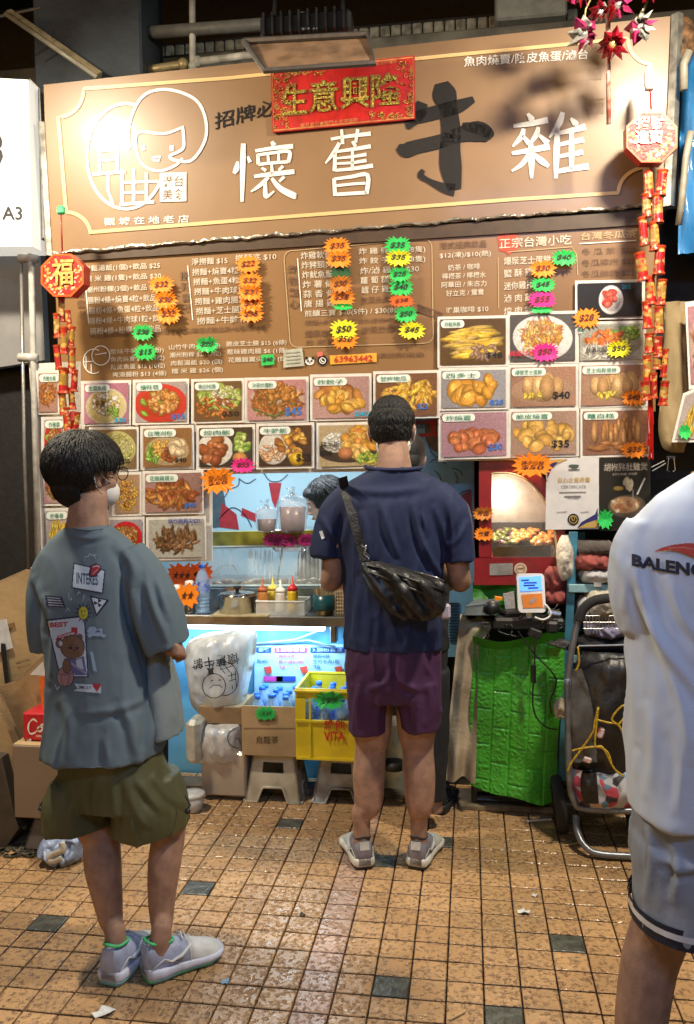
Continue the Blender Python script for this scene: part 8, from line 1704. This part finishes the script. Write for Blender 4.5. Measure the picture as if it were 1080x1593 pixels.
# shorts
OLV = M('olive_nylon', (.085, .085, .035), .55, var=.15, scale=6, bump=.7, bscale=12, stretch=(1, 1, .5))
st = [flatl([PX(172, 1130, Yb, 80, .10), PX(174, 1175, Yb, 88, .12), PX(178, 1205, Yb, 97, .13), PX(180, 1242, Yb, 103, .135)], 28, .15, 4, .9),
      flatl([PX(130, 1205, Yb, 46, .11), PX(127, 1240, Yb-.005, 56, .13), PX(128, 1278, Yb-.01, 59, .135)], 22, .1, 4, .9), flatl([PX(228, 1205, Yb+.01, 48, .11), PX(236, 1245, Yb+.01, 54, .13), PX(237, 1286, Yb+.02, 57, .135)], 22, .2, 4, .9)]
V, F, N_ = remesh(st, .0062, 3); zs = U(170, 1200, Yb).z; V = drape(V, N_, .008, 21.0, (7, 7, 2.4), lambda v: max(0, min(1, (zs-v.z)*9+.1)), .2); V = creases(V, N_, [([(185, 1210), (188, 1250), (186, 1285)], 6, -0.0066), ([(215, 1215), (232, 1240), (252, 1262)], 6, 0.0066), ([(262, 1190), (268, 1225), (280, 1250)], 6, 0.0066), ([(240, 1210), (262, 1240), (284, 1255)], 5, 0.0050), ([(105, 1215), (112, 1245), (108, 1270)], 7, 0.0055), ([(150, 1215), (146, 1245), (152, 1272)], 6, 0.0050), ([(205, 1240), (215, 1270), (230, 1286)], 5, 0.0050)]); part('shorts', V, F, OLV, boy, True)
mb = MB(); mb.tube([U(289, 1238, Yb-.02), U(296, 1252, Yb-.04), U(291, 1262, Yb-.05)], .003, 6); mb.ball(U(292, 1262, Yb-.05), .009, 8, 6); mb.tube([U(64, 1246, Yb-.08), U(62, 1258, Yb-.09)], .003, 6); mb.ball(U(63, 1258, Yb-.09), .007, 8, 6); mb.build('drawcord', BLKS, boy, True)
# hair: full black mop
cH = U(129, 722, Yb+.0)
ts = MB(); ts.ball(cH, (.108, .116, .098), 30, 22); nap = MB(); nap.ball(U(122, 753, Yb-.012), (.070, .083, .068), 26, 16)
V, F, N_ = remesh([ts, nap], .006, 3); V = [v+n*(.0045*noise.noise(Vector((v.x*40, v.y*40, v.z*9)))) for v, n in zip(V, N_)]
def bare(p): p = Rb.inverted()@(p-hb); return (p.y > .045 and p.z < .042) or (p.x > .045 and p.y > -.032 and p.z < .012) or (p.x > .03 and p.y > -.06 and p.z < -.045)
fk = [f for f in F if not all(bare(V[i]) for i in f)]
part('hair', V, fk, HAIR, boy, True)
strands(cH, rotm('Z', 0), (.108, .116, .098), lambda d: 0 if (bare(cH+Vector((d.x*.108, d.y*.116, d.z*.098-.03))) or d.z < -.45) else 1.0, 3600, .060, 5, lambda d: Vector((d.x-.05, d.y+.1, -.35-.5*(1-d.z))), .0020, .0045, boy)
strands(U(122, 753, Yb-.012), rotm('Z', 0), (.070, .083, .068), lambda d: 1.0 if d.z < .1 and d.y < .2 and d.z > -.8 and d.x < .5 else 0, 900, .03, 6, lambda d: Vector((d.x*-.2, 0, -1)), .0026, .003, boy, name='nape_locks')
MSK = M('mask_fabric', (.75, .75, .72), .8, var=.05)
q = MB(); q.ball(T_(0, .058, -.048), (.058, .050, .048), 20, 14, Rb); q.build('face_mask', MSK, boy, True)
mb = MB(); mb.tube([T_(.056, .058, -.022), T_(.078, .02, -.012), T_(.088, -.006, .006), T_(.089, -.024, -.008), T_(.080, -.010, -.036), T_(.058, .045, -.07)], .0016, 6); mb.build('mask_loop', WPL, boy, True)
GLF = M('glasses_frame', (.02, .02, .022), .3, metal=.4); mb = MB(); mb.tube([T_(.088, -.020, .012), T_(.082, .02, .018), T_(.072, .092, .020)], .0017, 6)
for e in (-1, 1): mb.tube([T_(e*.036+.028*math.cos(a), .104, .012+.020*math.sin(a)) for a in [2*math.pi*k/18 for k in range(18)]], .0016, 6, closed=True)
mb.tube([T_(-.008, .106, .014), T_(.008, .106, .014)], .0016, 6); mb.build('glasses', GLF, boy, True)
# sneakers
LV = M('sneaker_lavender', (.38, .43, .62), .5, var=.15, scale=25); GRNL = M('neon_green_lining', (.08, .55, .22), .6); GWH = M('sneaker_offwhite', (.68, .70, .70), .5, var=.1); SOB = M('sole_blue_green', (.20, .38, .55), .5, col2=(.10, .55, .20), scale=45, var=.2); SOV = M('midsole_lavender', (.62, .66, .82), .5, var=.12)
shoe(boy, G(169, 1538)+Vector((0, 0, .003)), 8, .24, .104, LV, SOV, GRNL, GWH, SOB, LV, GWH)
shoe(boy, G(226, 1529)+Vector((0, 0, .003)), 44, .24, .104, LV, SOV, GRNL, GWH, SOB, LV, GWH)
# ---------------------------------------------------------------- 3. man in white-blue shirt, cut by the right edge
Yr = 1.72
rm = root('person', G(1010, 1720), 'man in a pale blue-white BALENC T-shirt and grey shorts cut off by the right edge', 'person')
hr = U(1182, 622, Yr+.03); Rr = rotm('Z', -12)
sh, T_ = headshells(hr, Rr, 1.0)
sh.append(limb([(U(1178, 680, Yr), .055, .06), (U(1168, 735, Yr-.01), .060, .066), (U(1150, 790, Yr), .10, .08)], 16))
sh.append(flatl([(U(1140, 800, Yr), .15, .09), (U(1140, 1000, Yr), .15, .11), (U(1140, 1260, Yr), .15, .12)]))
sh.append(limb([(U(1082, 1230, Yr), .080, .09), (U(1056, 1360, Yr), .070, .075), (U(1030, 1440, Yr+.01), .060, .062), (U(1010, 1500, Yr), .056, .060), (U(997, 1590, Yr-.01), .052, .056), (U(986, 1690, Yr-.01), .040, .044), (U(984, 1760, Yr), .036, .05)], 16))
sh.append(limb([(U(1215, 1230, Yr), .095, .10), (U(1216, 1360, Yr), .075, .08), (U(1215, 1450, Yr+.01), .062, .064), (U(1210, 1540, Yr), .058, .062), (U(1206, 1640, Yr-.01), .046, .05), (U(1200, 1780, Yr), .036, .05)], 16))
for s_, xa, xb_ in ((-1, 1012, 1022), (1, 1290, 1280)):
    sh.append(limb([(U(xa+s_*-10, 820, Yr), .055, .06), (U(xa, 940, Yr), .044, .048), (U(xa, 985, Yr+.05), .038, .04), (U(xb_+s_*-20, 980, Yr+.26), .028, .026)], 14)); sh += hand(U(xb_+s_*-28, 975, Yr+.33), rotm('Z', s_*20), .95, s_, .8)
V, F, N_ = remesh(sh, .0062, 3); part('body', V, F, SKIN, rm, True)
WSH = M('white_blue_cotton', (.56, .63, .76), .85, var=.04, scale=4, bump=.35, bscale=6, stretch=(1, 1, .25))
ts = [flatl([(U(1156, 733, Yr-.01), .085, .080), (U(1154, 752, Yr), .125, .09), (U(1152, 780, Yr), .170, .11), (U(1150, 830, Yr), .215, .135), (U(1150, 900, Yr), .218, .145), (U(1150, 1010, Yr), .214, .15), (U(1148, 1130, Yr), .212, .155), (U(1142, 1262, Yr), .206, .16)], 30, .0, 5, .88)]
for s_, a_, b_, c_ in ((-1, 1018, 1002, 996), (1, 1290, 1304, 1308)): ts.append(limb([(U(a_, 818, Yr), .056, .070), (U(b_, 868, Yr), .066, .082), (U(c_+2, 920, Yr), .062, .082), (U(c_+7, 968, Yr+.01), .056, .082)], 20, Vector((.98, 0, .1*s_*-1))))
V, F, N_ = remesh(ts, .0065, 4); V = drape(V, N_, .011, 31.0, (6, 6, 1.5), lambda v: min(1, .2+max(0, U(1100, 800, Yr).z-v.z)*1.6), .12)
V = creases(V, N_, [([(985, 880), (1010, 960), (1045, 1020), (1085, 1075)], 9, 0.0100), ([(1000, 930), (1030, 1010), (1060, 1090), (1075, 1180)], 9, 0.0080), ([(972, 985), (985, 1060), (992, 1150)], 8, 0.0070), ([(1040, 900), (1062, 960), (1090, 1000)], 8, 0.0060), ([(1010, 1100), (1016, 1170), (1010, 1235)], 9, 0.0060), ([(960, 860), (972, 900), (975, 945)], 8, 0.0050), ([(1050, 1130), (1062, 1190), (1056, 1260)], 9, 0.0060), ([(1030, 770), (1010, 800), (990, 830)], 9, 0.0040)])
part('tshirt', V, F, WSH, rm, True); rbv = BVHTree.FromPolygons(V, F); WR_ = Wrap(rbv, Yr-.15)
mb = MB(); v, f, _ = glyphs('BALENC', .045); o_ = []
for a, b in v: t = a; o_.append(WR_(983+(1096-983)*a, 861+16*math.sin(t*1.35)+(1-b)*(19+2*a), .003))
mb.add(o_, f); mb.build('lettering', M('shirt_navy_ink', (.015, .02, .045), .7, var=0), rm)
A = Art(64, 26, (0, 0, 0), 0); rs = np.random.default_rng(2)
A.poly([(0, 14), (10, 8), (24, 3), (44, 0), (64, 1), (64, 24), (54, 24), (40, 17), (30, 13), (18, 12), (8, 13)], (.50, .06, .04)); A.line([(20, 8), (40, 7), (62, 12)], 1, (.62, .3, .28)); A.line([(28, 5), (46, 3), (64, 6)], .9, (.35, .03, .03))
art_mesh('red_swoosh', A, lambda u, v: WR_(1018+72*u, 845+24*v, .0035), SPR, rm, .45)
GSH = M('grey_jersey_shorts', (.27, .30, .37), .8, var=.08, scale=5, bump=.1, bscale=120)
st = [flatl([(U(1146, 1230, Yr), .192, .15), (U(1146, 1290, Yr), .196, .155), (U(1145, 1330, Yr), .19, .145)], 28, 0, 4, .9),
      flatl([(U(1072, 1300, Yr), .110, .14), (U(1070, 1370, Yr), .106, .135), (U(1068, 1423, Yr), .104, .13)], 24, 0, 4, .92), flatl([(U(1214, 1300, Yr), .112, .14), (U(1216, 1370, Yr), .106, .135), (U(1218, 1435, Yr), .104, .13)], 24, 0, 4, .92)]
V, F, N_ = remesh(st, .0065, 3); V = drape(V, N_, .008, 41, (7, 7, 2.5)); V = creases(V, N_, [([(1010, 1290), (1016, 1340), (1008, 1395)], 8, .010), ([(1045, 1300), (1056, 1350), (1050, 1400)], 8, .010), ([(1030, 1335), (1060, 1352), (1090, 1350)], 7, .008)]); part('shorts', V, F, GSH, rm, True)
cS = U(1068, 1408, Yr)
for nm, dz, hh, m_, ex in (('hem_band', -.0125, .022, M('hem_black', (.02, .02, .035), .8), .006), ('hem_stripe', .001, .012, M('hem_white', (.7, .7, .72), .8), .008), ('hem_band', .012, .010, M('hem_black', (.02, .02, .035), .8), .006)):
    for cx in (cS.x, U(1216, 1408, Yr).x):
        mb = MB(); rg = []
        for z in (dz-hh/2, dz+hh/2): rg.append([Vector((cx+math.copysign(abs(math.cos(2*math.pi*k/32))**.92, math.cos(2*math.pi*k/32))*(.105+ex), Yr+math.copysign(abs(math.sin(2*math.pi*k/32))**.92, math.sin(2*math.pi*k/32))*(.131+ex), cS.z+z)) for k in range(32)])
        mb.loft(rg, cap=False); mb.build(nm, m_, rm, True)
q = MB(); q.ball(V3(hr, 0, 0, .034), (.082, .10, .092), 24, 16, Rr); q.build('hair', HAIR, rm, True)
for hx, an in ((986, -8), (1203, 10)): shoe(rm, G(hx, 1790)+Vector((0, 0, .002)), an, .29, .105, SG_, SOLEW, SOCK, SW_, SOLEK, SW_, SW_)
# ---------------------------------------------------------------- 4. person in black, nearly hidden behind the navy man
Yk2 = 3.30
pk = root('person', G(640, 1275), 'person in black almost hidden behind the man in the navy T-shirt', 'person')
hk = U(629, 716, Yk2); sh, T_ = headshells(hk, rotm('Z', 10), .95)
sh.append(limb([(U(630, 738, Yk2), .05, .055), (U(636, 765, Yk2), .055, .06), (U(643, 800, Yk2), .09, .08)], 14))
sh.append(flatl([PX(643, 800, Yk2, 60, .08), PX(643, 900, Yk2, 52, .09), PX(643, 1040, Yk2, 50, .09)]))
for x, xa in ((640, 650), (672, 678)): sh.append(limb([PX(x, 1020, Yk2, 24, .075), PX(xa, 1120, Yk2, 19, .06), PX(xa, 1180, Yk2, 17, .055), PX(xa, 1240, Yk2, 11, .036), PX(xa, 1262, Yk2, 12, .04)], 12))
for s_, x in ((-1, 588), (1, 698)): sh.append(limb([(U(x, 820, Yk2), .045, .05), (U(x+s_*2, 900, Yk2), .038, .04), (U(x-s_*14, 905, Yk2+.15), .028, .028)], 12)); sh += hand(U(x-s_*20, 900, Yk2+.22), rotm('Z', s_*25), .9, s_, .8)
V, F, N_ = remesh(sh, .007, 3); part('body', V, F, SKIN, pk, True)
BLC = M('black_cotton', (.016, .016, .02), .85, var=.15)
V, F, N_ = remesh([flatl([PX(643, 775, Yk2, 32, .065), PX(643, 795, Yk2, 60, .09), PX(643, 850, Yk2, 60, .11), PX(643, 1010, Yk2, 56, .12)], 24, sub=4, sq=.92), limb([(U(600, 810, Yk2), .055, .06), (U(590, 870, Yk2), .052, .056)], 14), limb([(U(688, 810, Yk2), .055, .06), (U(697, 870, Yk2), .052, .056)], 14)], .007, 3); part('tshirt', drape(V, N_, .007, 5), F, BLC, pk, True)
V, F, N_ = remesh([flatl([PX(643, 990, Yk2, 54, .12), PX(643, 1060, Yk2, 54, .12)], 24)]+[flatl([PX(x, 1040, Yk2, 29, .10), PX(xa, 1150, Yk2, 24, .08), PX(xa, 1240, Yk2, 20, .07)], 18) for x, xa in ((638, 650), (672, 675))], .007, 3); part('trousers', drape(V, N_, .006, 6), F, BLC, pk, True)
q = MB(); q.ball(V3(hk, 0, -.002, .028), (.086, .104, .098), 24, 16); q.ball(V3(hk, 0, -.05, -.01), (.075, .06, .07), 20, 12); q.build('hair', HAIR, pk, True)
for x, an in ((650, -5), (681, 12)): shoe(pk, G(x, 1270)+Vector((0, 0, .002)), an, .25, .095, BLC, SOLEK, BLC, BLC, SOLEK)
# ---------------------------------------------------------------- 5. vendor inside the stall
Yv = 4.32
vn = root('person', (U(505, 900, Yv).x, Yv, 0.02), 'vendor with black bobbed hair bending her face down behind the serving window', 'person')
hv = U(506, 781, Yv); Rv = rotm('Z', 104) @ rotm('X', -24)
sh, T_ = headshells(hv, Rv, 1.0)
sh.append(limb([(V3(hv, .03, .0, -.05), .045, .05), (V3(hv, .05, .01, -.12), .05, .055), (V3(hv, .08, .02, -.19), .10, .08)], 14))
bx_ = hv.x+.09; sh.append(flatl([(Vector((bx_, Yv+.02, hv.z-.2)), .16, .09), (Vector((bx_, Yv+.02, hv.z-.45)), .14, .10), (Vector((bx_, Yv, .8)), .15, .11)]))
for s_ in (-1, 1): sh.append(limb([(Vector((bx_+s_*.08, Yv, .85)), .075, .08), (Vector((bx_+s_*.09, Yv, .45)), .055, .06), (Vector((bx_+s_*.09, Yv, .08)), .04, .045)], 12)); sh.append(limb([(Vector((bx_+s_*.17, Yv, hv.z-.24)), .045, .05), (Vector((bx_+s_*.20, Yv-.02, hv.z-.45)), .038, .04), (Vector((bx_+s_*.12-.05, Yv-.22, hv.z-.48)), .028, .028)], 12)); sh += hand(Vector((bx_+s_*.10-.06, Yv-.28, hv.z-.48)), rotm('Z', 180), .9, s_, .9)
V, F, N_ = remesh(sh, .0055, 2); part('body', V, F, SKINP, vn, True)
V, F, N_ = remesh([flatl([(Vector((bx_, Yv+.02, hv.z-.155)), .085, .07), (Vector((bx_, Yv+.02, hv.z-.2)), .18, .10), (Vector((bx_, Yv+.02, hv.z-.45)), .17, .12), (Vector((bx_, Yv, .8)), .17, .13)], 24), limb([(Vector((bx_-.16, Yv, hv.z-.22)), .06, .065), (Vector((bx_-.20, Yv, hv.z-.4)), .058, .06)], 14), limb([(Vector((bx_+.16, Yv, hv.z-.22)), .06, .065), (Vector((bx_+.20, Yv, hv.z-.4)), .058, .06)], 14)], .007, 3)
STV = M('striped_shirt', (.42, .42, .44), .8, var=0); nt_ = STV.node_tree; wv_ = nt_.nodes.new('ShaderNodeTexWave'); wv_.inputs['Scale'].default_value = 14; tcn = nt_.nodes.new('ShaderNodeTexCoord'); nt_.links.new(tcn.outputs['Object'], wv_.inputs['Vector']); r_n = nt_.nodes.new('ShaderNodeValToRGB'); r_n.color_ramp.interpolation = 'CONSTANT'; r_n.color_ramp.elements[0].color = (.05, .05, .06, 1); r_n.color_ramp.elements[1].position = .45; r_n.color_ramp.elements[1].color = (.5, .5, .5, 1); nt_.links.new(wv_.outputs['Fac'], r_n.inputs[0]); nt_.links.new(r_n.outputs[0], nt_.nodes['Principled BSDF'].inputs['Base Color'])
part('shirt', drape(V, N_, .006, 15), F, STV, vn, True)
h1 = MB(); h1.ball(T_(0, -.022, .034), (.092, .104, .098), 24, 18, Rv); h2 = MB(); h2.ball(T_(0, -.055, -.03), (.082, .062, .075), 20, 14, Rv); h3 = MB(); h3.ball(T_(0, .055, .075), (.068, .04, .034), 18, 12, Rv)
V, F, N_ = remesh([h1, h2, h3], .006, 3); V = [v+n*(.004*noise.noise(Vector((v.x*50, v.y*50, v.z*12)))) for v, n in zip(V, N_)]; part('hair', V, F, HAIR, vn, True)
strands(T_(0, -.022, .034), Rv, (.093, .105, .099), lambda d: 1.0 if d.z > -.3 and not (d.y > .75 and d.z < .45) else 0, 1100, .06, 9, lambda d: Vector((d.x*.6, d.y*.4-.1, -.8)), .0032, .004, vn)
for e in (-1, 1):
    q = MB(); q.ball(T_(e*.032, .084, .010), (.0125, .009, .0065), 12, 8, Rv); q.build('eye', M('eye_white', (.6, .58, .55), .3, var=0), vn, True); q = MB(); q.ball(T_(e*.032, .0915, .009), (.005, .003, .005), 10, 6, Rv); q.build('iris', M('iris', (.02, .012, .01), .2), vn, True)
    q = MB(); q.tube([T_(e*.018, .092, .030), T_(e*.034, .091, .034), T_(e*.050, .080, .030)], .0028, 6, flat=.6); q.build('eyebrow', HAIR, vn, True)
q = MB(); q.tube([T_(-.020, .0935, -.055), T_(0, .1005, -.054), T_(.020, .0935, -.055)], [.002, .0038, .002], 6); q.build('lips', M('lips', (.35, .12, .10), .4), vn, True)
